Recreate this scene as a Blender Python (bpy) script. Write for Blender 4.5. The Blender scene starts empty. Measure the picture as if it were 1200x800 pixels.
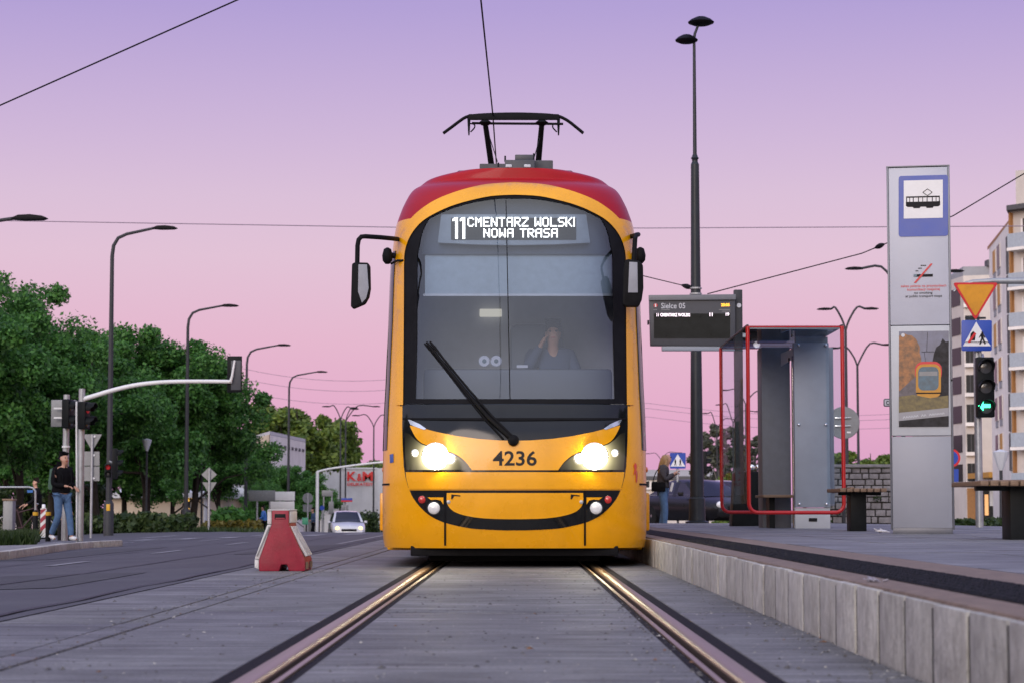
import bpy, bmesh, math, random
import numpy as np
from mathutils import Vector, Matrix
from mathutils.geometry import delaunay_2d_cdt

random.seed(7)
rng = np.random.default_rng(11)
SC = bpy.context.scene
COL = SC.collection
R = math.radians

# ------------------------------------------------------------------ camera
FPX = 2600.0                                  # focal length in photograph pixels (1200 wide)
CAM = Vector((0.06, 0.0, 0.51))
PITCH = math.atan(197 / FPX)
YAW = 8 * math.cos(PITCH) / FPX
cd = bpy.data.cameras.new('camera')
cam = bpy.data.objects.new('camera', cd)
COL.objects.link(cam)
cd.sensor_width = 36
cd.lens = 36 * FPX / 1200
cd.clip_start = 0.1
cd.clip_end = 6000
cam.location = CAM
cam.rotation_euler = (math.pi / 2 + PITCH, 0, YAW)
cd.dof.use_dof = True
cd.dof.focus_distance = 19.8
cd.dof.aperture_fstop = 6.3
SC.camera = cam

# ------------------------------------------------------------------ world, sun, exposure
SUN_EL, SUN_AZ = R(3.0), R(197)               # the sun has just gone down behind the camera
SC.view_settings.view_transform = 'Standard'
SC.view_settings.look = 'None'
SC.view_settings.exposure = 0.0
SC.view_settings.gamma = 1.0
SC.view_settings.use_curve_mapping = False


def lin(r, g, b):
    f = lambda c: c / 12.92 if c <= 0.04045 else ((c + 0.055) / 1.055) ** 2.4
    return (f(r / 255), f(g / 255), f(b / 255), 1)


W = bpy.data.worlds.new('World')
SC.world = W
W.use_nodes = True
nt = W.node_tree
nt.nodes.clear()
NN = lambda t, t_=None: (t_ or nt).nodes.new(t)
out = NN('ShaderNodeOutputWorld')
tc = NN('ShaderNodeTexCoord')
sep = NN('ShaderNodeSeparateXYZ')
nt.links.new(tc.outputs['Generated'], sep.inputs[0])
ramp = NN('ShaderNodeValToRGB')               # anti-twilight arch: pink low down, lilac above, blue overhead
cr = ramp.color_ramp
stops = [(0.0, (208, 154, 195)), (0.037, (222, 165, 201)), (0.0755, (224, 177, 204)), (0.1135, (221, 188, 211)), (0.14, (214, 186, 213)),
         (0.166, (203, 177, 213)), (0.19, (192, 168, 212)), (0.224, (174, 154, 210)), (0.4, (150, 142, 205)), (0.7, (132, 135, 199)), (1.0, (120, 130, 195))]
while len(cr.elements) < len(stops):
    cr.elements.new(0.5)
for e, (p, c) in zip(cr.elements, stops):
    e.position = p
    e.color = lin(*c)
nt.links.new(sep.outputs['Z'], ramp.inputs[0])
# brighter and warmer towards the afterglow, smoothly over the whole dome
dotn = NN('ShaderNodeVectorMath'); dotn.operation = 'DOT_PRODUCT'
nt.links.new(tc.outputs['Generated'], dotn.inputs[0])
dotn.inputs[1].default_value = (math.sin(SUN_AZ), math.cos(SUN_AZ), 0.18)
mr = NN('ShaderNodeMapRange'); mr.interpolation_type = 'SMOOTHSTEP'
mr.inputs['From Min'].default_value = -0.7
mr.inputs['From Max'].default_value = 1.0
nt.links.new(dotn.outputs['Value'], mr.inputs['Value'])
west = NN('ShaderNodeValToRGB')               # the afterglow side: warm low down, paler above
wr = west.color_ramp
for e, (p, c) in zip([wr.elements[0], wr.elements[1], wr.elements.new(0.25), wr.elements.new(0.5)],
                     [(0.0, (1.0, .70, .50, 1)), (1.0, (.34, .42, .68, 1)), (0.25, (.88, .82, .83, 1)), (0.5, (.50, .55, .76, 1))]):
    e.position = p
    e.color = c
nt.links.new(sep.outputs['Z'], west.inputs[0])
wst = NN('ShaderNodeVectorMath'); wst.operation = 'SCALE'
wst.inputs['Scale'].default_value = 1.75
nt.links.new(west.outputs['Color'], wst.inputs[0])
mul = NN('ShaderNodeMix'); mul.data_type = 'RGBA'
nt.links.new(mr.outputs['Result'], mul.inputs['Factor'])
nt.links.new(ramp.outputs['Color'], mul.inputs['A'])
nt.links.new(wst.outputs[0], mul.inputs['B'])
bg1 = NN('ShaderNodeBackground'); bg1.inputs['Strength'].default_value = 1.0
nt.links.new(mul.outputs['Result'], bg1.inputs['Color'])
sky = NN('ShaderNodeTexSky'); sky.sky_type = 'NISHITA'
sky.sun_disc = False
sky.sun_elevation = SUN_EL
sky.sun_rotation = SUN_AZ
bg2 = NN('ShaderNodeBackground'); bg2.inputs['Strength'].default_value = 0.015  # the physical sky on top
nt.links.new(sky.outputs['Color'], bg2.inputs['Color'])
addn = NN('ShaderNodeAddShader')
nt.links.new(bg1.outputs[0], addn.inputs[0])
nt.links.new(bg2.outputs[0], addn.inputs[1])
nt.links.new(addn.outputs[0], out.inputs['Surface'])

sd = bpy.data.lights.new('afterglow_sun', 'SUN')
sun = bpy.data.objects.new('afterglow_sun', sd)
COL.objects.link(sun)
sd.energy = 1.35
sd.angle = R(28)
sd.color = (1.0, 0.84, 0.74)
sdir = Vector((math.sin(SUN_AZ) * math.cos(R(16)), math.cos(SUN_AZ) * math.cos(R(16)), math.sin(R(16))))
sun.rotation_euler = sdir.to_track_quat('Z', 'Y').to_euler()

# ------------------------------------------------------------------ pixel of the photograph -> place in the world
_fw = Vector((-math.sin(YAW) * math.cos(PITCH), math.cos(YAW) * math.cos(PITCH), math.sin(PITCH)))
_rt = Vector((math.cos(YAW), math.sin(YAW), 0))
_up = _rt.cross(_fw)


def ray(px, py):
    return _fw * FPX + _rt * (px - 600) + _up * (400 - py)


def at(px, py, Y):
    d = ray(px, py)
    return CAM + d * (Y / d.y)


def gz(x, y):
    z0 = 0.0 if x > -2.31 else max(-0.55, 0.028 * (x + 2.31))
    yc = 104 * (0.51 - z0) if x < 0 else 62
    if y > yc:
        z0 -= min(0.02 * (y - yc), 1.6)
    return z0


def gnd(px, py):
    Y = 40.0
    for _ in range(60):
        p = at(px, py, Y)
        want = 2600 * (CAM.z - gz(p.x, Y)) / max(py - 597, 2)
        Y += 0.5 * (want - Y)
    p = at(px, py, Y)
    return Vector((p.x, Y, gz(p.x, Y)))


# ------------------------------------------------------------------ materials
MATS = {}


def pbr(name, col, rough=0.5, metal=0.0, var=0.12, scale=6.0, bump=0.0, bscale=60.0, coat=0.0, emit=None, es=0.0,
        stretch=(1, 1, 1), alpha=None, spec=None, dirt=0.0, trans=0.0):
    m = bpy.data.materials.new(name)
    m.use_nodes = True
    t = m.node_tree
    b = t.nodes['Principled BSDF']
    b.inputs['Roughness'].default_value = rough
    b.inputs['Metallic'].default_value = metal
    c = (col[0], col[1], col[2], 1)
    b.inputs['Base Color'].default_value = c
    if coat:
        b.inputs['Coat Weight'].default_value = coat
        b.inputs['Coat IOR'].default_value = 1.4
        b.inputs['Coat Roughness'].default_value = 0.06
    if spec is None and max(col) < 0.05:
        spec = 0.1
    if spec is not None:
        b.inputs['Specular IOR Level'].default_value = spec
    if emit:
        b.inputs['Emission Color'].default_value = (emit[0], emit[1], emit[2], 1)
        b.inputs['Emission Strength'].default_value = es
    if trans:
        b.inputs['Transmission Weight'].default_value = trans
    if var or bump:
        co = t.nodes.new('ShaderNodeTexCoord')
        mp = t.nodes.new('ShaderNodeMapping')
        mp.inputs['Scale'].default_value = stretch
        t.links.new(co.outputs['Object'], mp.inputs['Vector'])
    if var:
        n = t.nodes.new('ShaderNodeTexNoise')
        n.inputs['Scale'].default_value = scale
        n.inputs['Detail'].default_value = 6
        n.inputs['Roughness'].default_value = 0.62
        t.links.new(mp.outputs[0], n.inputs['Vector'])
        r_ = t.nodes.new('ShaderNodeValToRGB')
        r_.color_ramp.elements[0].position = 0.3
        r_.color_ramp.elements[1].position = 0.7
        r_.color_ramp.elements[0].color = (c[0] * (1 - var), c[1] * (1 - var), c[2] * (1 - var), 1)
        r_.color_ramp.elements[1].color = (min(1, c[0] * (1 + var)), min(1, c[1] * (1 + var)), min(1, c[2] * (1 + var)), 1)
        t.links.new(n.outputs['Fac'], r_.inputs[0])
        src = r_.outputs[0]
        if dirt:
            n2 = t.nodes.new('ShaderNodeTexNoise')
            n2.inputs['Scale'].default_value = scale * 0.35
            n2.inputs['Detail'].default_value = 8
            n2.inputs['Roughness'].default_value = 0.7
            t.links.new(mp.outputs[0], n2.inputs['Vector'])
            mrr = t.nodes.new('ShaderNodeMapRange')
            mrr.inputs['From Min'].default_value = 0.48
            mrr.inputs['From Max'].default_value = 0.68
            t.links.new(n2.outputs['Fac'], mrr.inputs['Value'])
            mx = t.nodes.new('ShaderNodeMix'); mx.data_type = 'RGBA'
            mm = t.nodes.new('ShaderNodeMath'); mm.operation = 'MULTIPLY'
            mm.inputs[1].default_value = dirt
            t.links.new(mrr.outputs[0], mm.inputs[0])
            t.links.new(mm.outputs[0], mx.inputs['Factor'])
            t.links.new(src, mx.inputs['A'])
            mx.inputs['B'].default_value = (c[0] * 0.4, c[1] * 0.37, c[2] * 0.35, 1)
            src = mx.outputs['Result']
        t.links.new(src, b.inputs['Base Color'])
        rm = t.nodes.new('ShaderNodeMapRange')
        rm.inputs['To Min'].default_value = max(0.0, rough - 0.08)
        rm.inputs['To Max'].default_value = min(1.0, rough + 0.08)
        t.links.new(n.outputs['Fac'], rm.inputs['Value'])
        t.links.new(rm.outputs[0], b.inputs['Roughness'])
    if bump:
        n3 = t.nodes.new('ShaderNodeTexNoise')
        n3.inputs['Scale'].default_value = bscale
        n3.inputs['Detail'].default_value = 5
        t.links.new(mp.outputs[0], n3.inputs['Vector'])
        bp = t.nodes.new('ShaderNodeBump')
        bp.inputs['Strength'].default_value = bump
        bp.inputs['Distance'].default_value = 0.02
        t.links.new(n3.outputs['Fac'], bp.inputs['Height'])
        t.links.new(bp.outputs[0], b.inputs['Normal'])
    MATS[name] = m
    return m


def leafmat(name, c0, c1, transl=0.35):
    m = bpy.data.materials.new(name)
    m.use_nodes = True
    t = m.node_tree
    t.nodes.clear()
    o = t.nodes.new('ShaderNodeOutputMaterial')
    g = t.nodes.new('ShaderNodeNewGeometry')
    r_ = t.nodes.new('ShaderNodeValToRGB')
    r_.color_ramp.elements[0].color = (*c0, 1)
    r_.color_ramp.elements[1].color = (*c1, 1)
    t.links.new(g.outputs['Random Per Island'], r_.inputs[0])
    d = t.nodes.new('ShaderNodeBsdfPrincipled')
    d.inputs['Roughness'].default_value = 0.55
    tr = t.nodes.new('ShaderNodeBsdfTranslucent')
    mx = t.nodes.new('ShaderNodeMixShader')
    mx.inputs[0].default_value = transl
    t.links.new(r_.outputs[0], d.inputs['Base Color'])
    t.links.new(r_.outputs[0], tr.inputs['Color'])
    t.links.new(d.outputs[0], mx.inputs[1])
    t.links.new(tr.outputs[0], mx.inputs[2])
    t.links.new(mx.outputs[0], o.inputs[0])
    MATS[name] = m
    return m


def glassmat(name, tint, ior=1.5, base=0.0, rough=0.0):
    """thin pane: tinted transmission plus a clear reflection"""
    m = bpy.data.materials.new(name)
    m.use_nodes = True
    t = m.node_tree
    t.nodes.clear()
    o = t.nodes.new('ShaderNodeOutputMaterial')
    tr = t.nodes.new('ShaderNodeBsdfTransparent')
    tr.inputs[0].default_value = (*tint, 1)
    gl = t.nodes.new('ShaderNodeBsdfGlossy')
    gl.inputs['Roughness'].default_value = rough
    gl.inputs['Color'].default_value = (1, 1, 1, 1)
    fr = t.nodes.new('ShaderNodeFresnel')
    fr.inputs['IOR'].default_value = ior
    ad = t.nodes.new('ShaderNodeMath'); ad.operation = 'ADD'; ad.use_clamp = True
    ad.inputs[1].default_value = base
    t.links.new(fr.outputs[0], ad.inputs[0])
    mx = t.nodes.new('ShaderNodeMixShader')
    t.links.new(ad.outputs[0], mx.inputs[0])
    t.links.new(tr.outputs[0], mx.inputs[1])
    t.links.new(gl.outputs[0], mx.inputs[2])
    t.links.new(mx.outputs[0], o.inputs[0])
    MATS[name] = m
    return m


def emat(name, col, s):
    m = bpy.data.materials.new(name)
    m.use_nodes = True
    b = m.node_tree.nodes['Principled BSDF']
    b.inputs['Base Color'].default_value = (col[0] * .5, col[1] * .5, col[2] * .5, 1)
    b.inputs['Emission Color'].default_value = (*col, 1)
    b.inputs['Emission Strength'].default_value = s
    MATS[name] = m
    return m


# tram
pbr('yellow_paint', (0.86, 0.385, 0.0), 0.28, var=0.06, scale=3, coat=0.3, dirt=0.2)
pbr('red_paint', (0.36, 0.004, 0.010), 0.38, var=0.06, scale=3, coat=0.1, spec=0.2)
pbr('black_gloss', (0.008, 0.009, 0.011), 0.1, var=0.2, scale=5, spec=0.4)
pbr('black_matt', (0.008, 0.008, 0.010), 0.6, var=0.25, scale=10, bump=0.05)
pbr('black_rubber', (0.009, 0.009, 0.011), 0.75, var=0.3, scale=12, bump=0.15)
pbr('dark_steel', (0.022, 0.024, 0.03), 0.45, metal=0.0, var=0.2)
pbr('cabin_grey', (0.30, 0.31, 0.36), 0.6, var=0.1)
pbr('cabin_dark', (0.03, 0.045, 0.075), 0.5, var=0.15)
pbr('blind_fabric', (0.30, 0.37, 0.44), 0.7, var=0.08, scale=14)
pbr('number_print', (0.03, 0.03, 0.03), 0.45, var=0.1)
pbr('lamp_clear', (0.75, 0.77, 0.8), 0.12, var=0.1, scale=40, coat=1)
pbr('lamp_red', (0.45, 0.02, 0.02), 0.2, var=0.1, coat=1)
pbr('lamp_orange', (0.75, 0.16, 0.01), 0.25, var=0.1, coat=1)
pbr('chrome', (0.72, 0.74, 0.78), 0.16, metal=0.9, var=0.08)
pbr('graphic_red', (0.7, 0.05, 0.01), 0.35, var=0.05, coat=0.5)
pbr('sticker_blue', (0.03, 0.1, 0.4), 0.4, var=0.05)
emat('headlight_glow', (1.0, 0.93, 0.7), 110)
emat('headlight_bowl', (1.0, 0.80, 0.34), 3.5)  # reflector's warm halo put in as its own glow
emat('position_lamp', (1.0, 0.95, 0.85), 6)
emat('led_white', (1.0, 0.98, 0.93), 3.2)
emat('cab_lamp', (1.0, 0.9, 0.7), 0.5)
glassmat('windscreen_glass', (0.78, 0.84, 0.92), 1.5, 0.045)
glassmat('shelter_glass', (0.90, 0.945, 0.97), 1.002, 0.03)
glassmat('roof_pane', (0.42, 0.52, 0.66), 1.3, 0.04)
glassmat('car_glass', (0.18, 0.2, 0.22), 1.5, 0.02)
# street
pbr('steel_galv', (0.36, 0.38, 0.41), 0.42, metal=0.55, var=0.15, scale=9)
pbr('steel_white', (0.72, 0.73, 0.75), 0.4, var=0.08)
pbr('pole_grey', (0.034, 0.037, 0.045), 0.5, metal=0.0, spec=0.25, var=0.15, scale=7)
pbr('pole_dark', (0.016, 0.022, 0.03), 0.4, metal=0.0, spec=0.3, var=0.2, scale=5)
pbr('lamp_head', (0.007, 0.007, 0.010), 0.5, var=0.2)
pbr('cable_black', (0.008, 0.008, 0.012), 0.6, var=0.1)
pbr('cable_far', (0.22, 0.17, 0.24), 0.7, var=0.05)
pbr('sign_back', (0.2, 0.21, 0.225), 0.5, metal=0.35, var=0.14, scale=9)
pbr('sign_blue', (0.012, 0.055, 0.36), 0.35, var=0.06)
pbr('sign_white', (0.72, 0.73, 0.76), 0.4, var=0.05)
pbr('sign_red', (0.55, 0.012, 0.02), 0.4, var=0.06)
pbr('sign_yellow', (0.62, 0.27, 0.008), 0.42, var=0.1, dirt=0.55, scale=5)
pbr('sign_black', (0.015, 0.015, 0.018), 0.5, var=0.1)
pbr('signal_black', (0.008, 0.010, 0.012), 0.45, var=0.2)
pbr('lens_dark', (0.05, 0.05, 0.055), 0.15, var=0.1, coat=1)
emat('signal_green', (0.05, 1.0, 0.45), 4.5)
emat('signal_red', (1.0, 0.03, 0.05), 0.1)
pbr('totem_grey', (0.26, 0.28, 0.34), 0.45, metal=0.1, var=0.05, scale=3, bump=0.02, bscale=300)
pbr('totem_white', (0.46, 0.48, 0.57), 0.4, var=0.04, scale=3)
pbr('totem_edge', (0.12, 0.13, 0.16), 0.4, metal=0.5, var=0.1)
pbr('poster_sky', (0.11, 0.125, 0.2), 0.3, var=0.35, scale=5)
pbr('poster_autumn', (0.22, 0.085, 0.02), 0.35, var=0.75, scale=16)
pbr('poster_hedge', (0.11, 0.085, 0.022), 0.35, var=0.65, scale=22)
pbr('poster_dark', (0.03, 0.03, 0.035), 0.35, var=0.6, scale=14)
pbr('poster_band', (0.25, 0.26, 0.30), 0.35, var=0.1)
pbr('poster_glass', (0.03, 0.09, 0.14), 0.3, var=0.4, scale=14)
pbr('poster_figure', (0.08, 0.07, 0.09), 0.4, var=0.5, scale=20)
pbr('red_tube', (0.46, 0.008, 0.014), 0.3, var=0.08, coat=0.2)
pbr('panel_grey', (0.27, 0.31, 0.38), 0.5, metal=0.15, var=0.06, scale=4, bump=0.03, bscale=200)
pbr('panel_dark', (0.15, 0.16, 0.185), 0.5, var=0.1)
pbr('panel_white', (0.46, 0.49, 0.54), 0.45, var=0.05)
pbr('screen_black', (0.02, 0.022, 0.022), 0.3, var=0.2)
pbr('display_case', (0.05, 0.055, 0.07), 0.5, var=0.08)
emat('led_amber', (1.0, 0.42, 0.03), 2.4)
emat('led_pink', (1.0, 0.85, 0.95), 1.8)
pbr('text_grey', (0.55, 0.58, 0.64), 0.5, var=0.05)
pbr('wood_seat', (0.20, 0.13, 0.085), 0.55, var=0.3, scale=8, stretch=(1, 12, 12), bump=0.1)
pbr('bench_black', (0.010, 0.012, 0.014), 0.45, var=0.2)
# ground
pbr('slab_concrete', (0.165, 0.168, 0.18), 0.5, var=0.55, scale=2.6, stretch=(0.35, 4.5, 1), bump=0.35, bscale=26, dirt=0.55, spec=0.5)
pbr('joint_dark', (0.018, 0.018, 0.018), 0.85, var=0.3, scale=20)
pbr('bitumen', (0.011, 0.011, 0.013), 0.7, var=0.45, scale=30, bump=0.5, bscale=70)
pbr('rail_steel', (0.40, 0.32, 0.22), 0.34, metal=1.0, var=0.12, scale=6, stretch=(10, 0.4, 1))
pbr('rail_groove', (0.09, 0.065, 0.05), 0.5, metal=0.6, var=0.4, scale=14)
pbr('asphalt', (0.070, 0.071, 0.078), 0.62, var=0.3, scale=0.9, bump=0.35, bscale=50, dirt=0.35, spec=0.4)
pbr('road_paint', (0.24, 0.245, 0.265), 0.6, var=0.35, scale=6, dirt=0.6)
pbr('kerb_concrete', (0.45, 0.44, 0.415), 0.7, var=0.3, scale=11, stretch=(1.5, 1.5, 1.0), bump=0.5, bscale=45, dirt=0.5)
pbr('edge_tan', (0.185, 0.135, 0.11), 0.7, var=0.35, scale=18, bump=0.4, bscale=60)
pbr('tactile_black', (0.012, 0.013, 0.017), 0.7, var=0.45, scale=22, bump=0.8, bscale=70)
pbr('paving_grey', (0.20, 0.2, 0.225), 0.5, var=0.28, scale=2.5, bump=0.25, bscale=35, dirt=0.45)
pbr('pavement_stone', (0.22, 0.215, 0.22), 0.65, var=0.25, scale=3, bump=0.2, dirt=0.4)
pbr('earth', (0.05, 0.055, 0.03), 0.9, var=0.4, scale=0.6, bump=0.4)
pbr('stone_debris', (0.09, 0.085, 0.085), 0.7, var=0.6, scale=9)
pbr('stone_wall', (0.21, 0.2, 0.215), 0.75, var=0.38, scale=5, bump=0.6, bscale=18)
pbr('mortar_dark', (0.055, 0.052, 0.05), 0.9, var=0.4, scale=9)
# buildings
pbr('wall_white', (0.84, 0.80, 0.78), 0.7, var=0.1, scale=0.6, dirt=0.2)
pbr('wall_beige', (0.62, 0.57, 0.54), 0.75, var=0.1, scale=0.5, dirt=0.2)
pbr('wall_cream', (0.60, 0.50, 0.38), 0.75, var=0.1, scale=0.6, dirt=0.2)
pbr('wall_grey', (0.30, 0.31, 0.35), 0.7, var=0.12, scale=0.7, dirt=0.15)
pbr('roof_dark', (0.08, 0.08, 0.09), 0.7, var=0.2)
pbr('roof_light', (0.55, 0.56, 0.6), 0.6, var=0.1)
pbr('window_dark', (0.02, 0.022, 0.025), 0.3, var=0.3, spec=0.12)
pbr('trim_orange', (0.34, 0.16, 0.05), 0.6, var=0.15)
pbr('trim_ochre', (0.52, 0.26, 0.04), 0.6, var=0.15)
pbr('rail_panel', (0.2, 0.24, 0.29), 0.3, var=0.15)
emat('window_lit', (1.0, 0.55, 0.08), 0.9)
emat('shop_lit', (1.0, 0.5, 0.2), 0.8)
# vegetation, people, cars
leafmat('leaf_green', (0.022, 0.095, 0.02), (0.11, 0.30, 0.055))
leafmat('leaf_bright', (0.045, 0.10, 0.015), (0.2, 0.28, 0.045))
leafmat('leaf_dusk', (0.05, 0.06, 0.045), (0.16, 0.17, 0.12))  # greyer leaf tones of the far poplars
leafmat('leaf_hedge', (0.012, 0.035, 0.01), (0.06, 0.1, 0.025))
leafmat('leaf_yellow', (0.06, 0.06, 0.01), (0.20, 0.17, 0.03))
leafmat('grass_blade', (0.015, 0.04, 0.01), (0.05, 0.09, 0.02))
pbr('bark', (0.035, 0.03, 0.026), 0.9, var=0.3, bump=0.5, bscale=14)
pbr('bark_pale', (0.16, 0.15, 0.14), 0.9, var=0.3)
pbr('skin', (0.50, 0.28, 0.20), 0.5, var=0.06)
pbr('hair_blond', (0.34, 0.21, 0.10), 0.5, var=0.35, scale=30, stretch=(6, 6, 0.5))
pbr('hair_dark', (0.02, 0.016, 0.013), 0.5, var=0.2)
pbr('cloth_black', (0.006, 0.006, 0.008), 0.8, var=0.3, scale=14, bump=0.2, bscale=12)
pbr('cloth_grey', (0.05, 0.046, 0.055), 0.85, var=0.25, scale=14, bump=0.2, bscale=12)
pbr('cloth_blue', (0.06, 0.08, 0.14), 0.8, var=0.1)
pbr('denim', (0.075, 0.15, 0.29), 0.85, var=0.25, scale=9, bump=0.2, bscale=12)
pbr('denim_dark', (0.035, 0.07, 0.14), 0.85, var=0.25, scale=9, bump=0.2, bscale=12)
pbr('shoe_white', (0.7, 0.7, 0.72), 0.6, var=0.06)
pbr('cloth_green', (0.06, 0.12, 0.09), 0.8, var=0.2)
pbr('paper_white', (0.7, 0.7, 0.72), 0.7, var=0.05)
pbr('car_white', (0.6, 0.62, 0.68), 0.25, var=0.03, coat=1)
pbr('car_black', (0.006, 0.006, 0.008), 0.3, var=0.1, spec=0.3)
pbr('tyre_rubber', (0.015, 0.015, 0.016), 0.8, var=0.2)
emat('car_headlight', (1.0, 0.66, 0.22), 3)
emat('car_taillight', (1.0, 0.04, 0.03), 1.2)
pbr('barrier_red', (0.27, 0.008, 0.03), 0.5, var=0.22, scale=7, bump=0.12, bscale=40, dirt=0.35)
pbr('barrier_white', (0.62, 0.63, 0.64), 0.5, var=0.14, scale=8, dirt=0.4)
pbr('km_red', (0.62, 0.02, 0.02), 0.45, var=0.05)
pbr('plastic_green', (0.05, 0.3, 0.18), 0.5, var=0.1)
pbr('plastic_blue', (0.03, 0.16, 0.5), 0.5, var=0.1)
pbr('bollard_yellow', (0.65, 0.36, 0.02), 0.5, var=0.1)


# ------------------------------------------------------------------ mesh helpers
def tag(o, label=None, cat=None, group=None, kind=None):
    if label: o['label'] = label
    if cat: o['category'] = cat
    if group: o['group'] = group
    if kind: o['kind'] = kind
    return o


def thing(name, label, cat, loc, group=None, rz=0.0):
    o = bpy.data.objects.new(name, None)
    COL.objects.link(o)
    o.location = Vector(loc)
    o.rotation_euler = (0, 0, rz)
    o.empty_display_size = 0.2
    return tag(o, label, cat, group)


def chain_loc(o):
    v = Vector((0, 0, 0))
    while o is not None:
        v += Vector(o.location)
        o = o.parent
    return v


class MB:
    def __init__(s):
        s.v, s.f, s.m = [], [], []

    def add(s, vs, fs, mi=0):
        b = len(s.v)
        s.v += [tuple(v) for v in vs]
        s.f += [tuple(b + i for i in f) for f in fs]
        s.m += [mi] * len(fs)
        return s

    def box(s, x0, x1, y0, y1, z0, z1, mi=0):
        return s.add([(x0, y0, z0), (x1, y0, z0), (x1, y1, z0), (x0, y1, z0), (x0, y0, z1), (x1, y0, z1), (x1, y1, z1), (x0, y1, z1)],
                     [(0, 3, 2, 1), (4, 5, 6, 7), (0, 1, 5, 4), (1, 2, 6, 5), (2, 3, 7, 6), (3, 0, 4, 7)], mi)

    def obox(s, c, size, rot=None, mi=0):
        m = rot or Matrix.Identity(3)
        hx, hy, hz = size[0] / 2, size[1] / 2, size[2] / 2
        c = Vector(c)
        vs = [c + m @ Vector((x, y, z)) for z in (-hz, hz) for x, y in ((-hx, -hy), (hx, -hy), (hx, hy), (-hx, hy))]
        return s.add(vs, [(0, 3, 2, 1), (4, 5, 6, 7), (0, 1, 5, 4), (1, 2, 6, 5), (2, 3, 7, 6), (3, 0, 4, 7)], mi)

    def bar(s, a, b, w, h, mi=0):
        a, b = Vector(a), Vector(b)
        d = (b - a)
        q = d.to_track_quat('X', 'Z').to_matrix()
        return s.obox((a + b) / 2, (d.length, w, h), q, mi)

    def tube(s, pts, r, n=8, mi=0, cap=True):
        pts = [Vector(p) for p in pts]
        rs = r if isinstance(r, (list, tuple)) else [r] * len(pts)
        rings = []
        ref = Vector((0, 0, 1))
        prev = None
        for i, p in enumerate(pts):
            t = (pts[min(i + 1, len(pts) - 1)] - pts[max(i - 1, 0)]).normalized()
            if prev is None:
                a = ref if abs(t.z) < 0.95 else Vector((1, 0, 0))
                u = t.cross(a).normalized()
            else:
                u = (prev - t * prev.dot(t)).normalized()
            prev = u
            w = t.cross(u)
            rings.append([p + (u * math.cos(2 * math.pi * k / n) + w * math.sin(2 * math.pi * k / n)) * rs[i] for k in range(n)])
        vs = [v for g in rings for v in g]
        fs = []
        for i in range(len(rings) - 1):
            for k in range(n):
                a, b = i * n + k, i * n + (k + 1) % n
                fs.append((a, b, b + n, a + n))
        if cap:
            fs.append(tuple(range(n - 1, -1, -1)))
            fs.append(tuple((len(rings) - 1) * n + k for k in range(n)))
        return s.add(vs, fs, mi)

    def lathe(s, prof, c, axis='Z', n=16, mi=0):
        """profile of (r, h) along an axis ('Z' up, 'Y' towards the camera is -h)"""
        c = Vector(c)
        vs, fs = [], []
        for r, h in prof:
            for k in range(n):
                a = 2 * math.pi * k / n
                if axis == 'Z':
                    vs.append(c + Vector((r * math.cos(a), r * math.sin(a), h)))
                elif axis == 'Y':
                    vs.append(c + Vector((r * math.cos(a), h, r * math.sin(a))))
                else:
                    vs.append(c + Vector((h, r * math.cos(a), r * math.sin(a))))
        for i in range(len(prof) - 1):
            for k in range(n):
                a, b = i * n + k, i * n + (k + 1) % n
                fs.append((a, b, b + n, a + n))
        fs.append(tuple(range(n)))
        fs.append(tuple((len(prof) - 1) * n + k for k in range(n - 1, -1, -1)))
        return s.add(vs, fs, mi)

    def prism(s, poly, y0, y1, mi=0):
        """(x, z) outline given thickness from y0 to y1"""
        n = len(poly)
        vs = [(x, y0, z) for x, z in poly] + [(x, y1, z) for x, z in poly]
        fs = [tuple(range(n)), tuple(range(2 * n - 1, n - 1, -1))]
        fs += [(i, i + n, (i + 1) % n + n, (i + 1) % n) for i in range(n)]
        return s.add(vs, fs, mi)

    def prism_z(s, poly, z0, z1, mi=0):
        n = len(poly)
        vs = [(x, y, z0) for x, y in poly] + [(x, y, z1) for x, y in poly]
        fs = [tuple(range(n - 1, -1, -1)), tuple(range(n, 2 * n))]
        fs += [(i, (i + 1) % n, (i + 1) % n + n, i + n) for i in range(n)]
        return s.add(vs, fs, mi)

    def build(s, name, mats, parent=None, smooth=0, bevel=0.0, local=False, loc=None):
        if not isinstance(mats, (list, tuple)):
            mats = [mats]
        off = Vector((0, 0, 0))
        if parent is not None and not local:
            off = chain_loc(parent)
        if loc is not None:
            off = Vector(loc)
        me = bpy.data.meshes.new(name)
        me.from_pydata([(v[0] - off.x, v[1] - off.y, v[2] - off.z) for v in s.v], [], s.f)
        for m in mats:
            me.materials.append(MATS[m] if isinstance(m, str) else m)
        if len(mats) > 1:
            me.polygons.foreach_set('material_index', s.m)
        bm = bmesh.new()
        bm.from_mesh(me)
        if bevel:
            es = [e for e in bm.edges if len(e.link_faces) == 2 and e.calc_face_angle(0) > 0.6]
            bmesh.ops.bevel(bm, geom=es, offset=bevel, segments=2, affect='EDGES', profile=0.6, clamp_overlap=True)
        bmesh.ops.recalc_face_normals(bm, faces=bm.faces[:])
        bm.to_mesh(me)
        bm.free()
        if smooth or bevel:
            me.polygons.foreach_set('use_smooth', [True] * len(me.polygons))
            me.set_sharp_from_angle(angle=R(smooth or 40))
        o = bpy.data.objects.new(name, me)
        COL.objects.link(o)
        if parent is not None:
            o.parent = parent
        elif loc is not None:
            o.location = Vector(loc)
        return o


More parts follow.
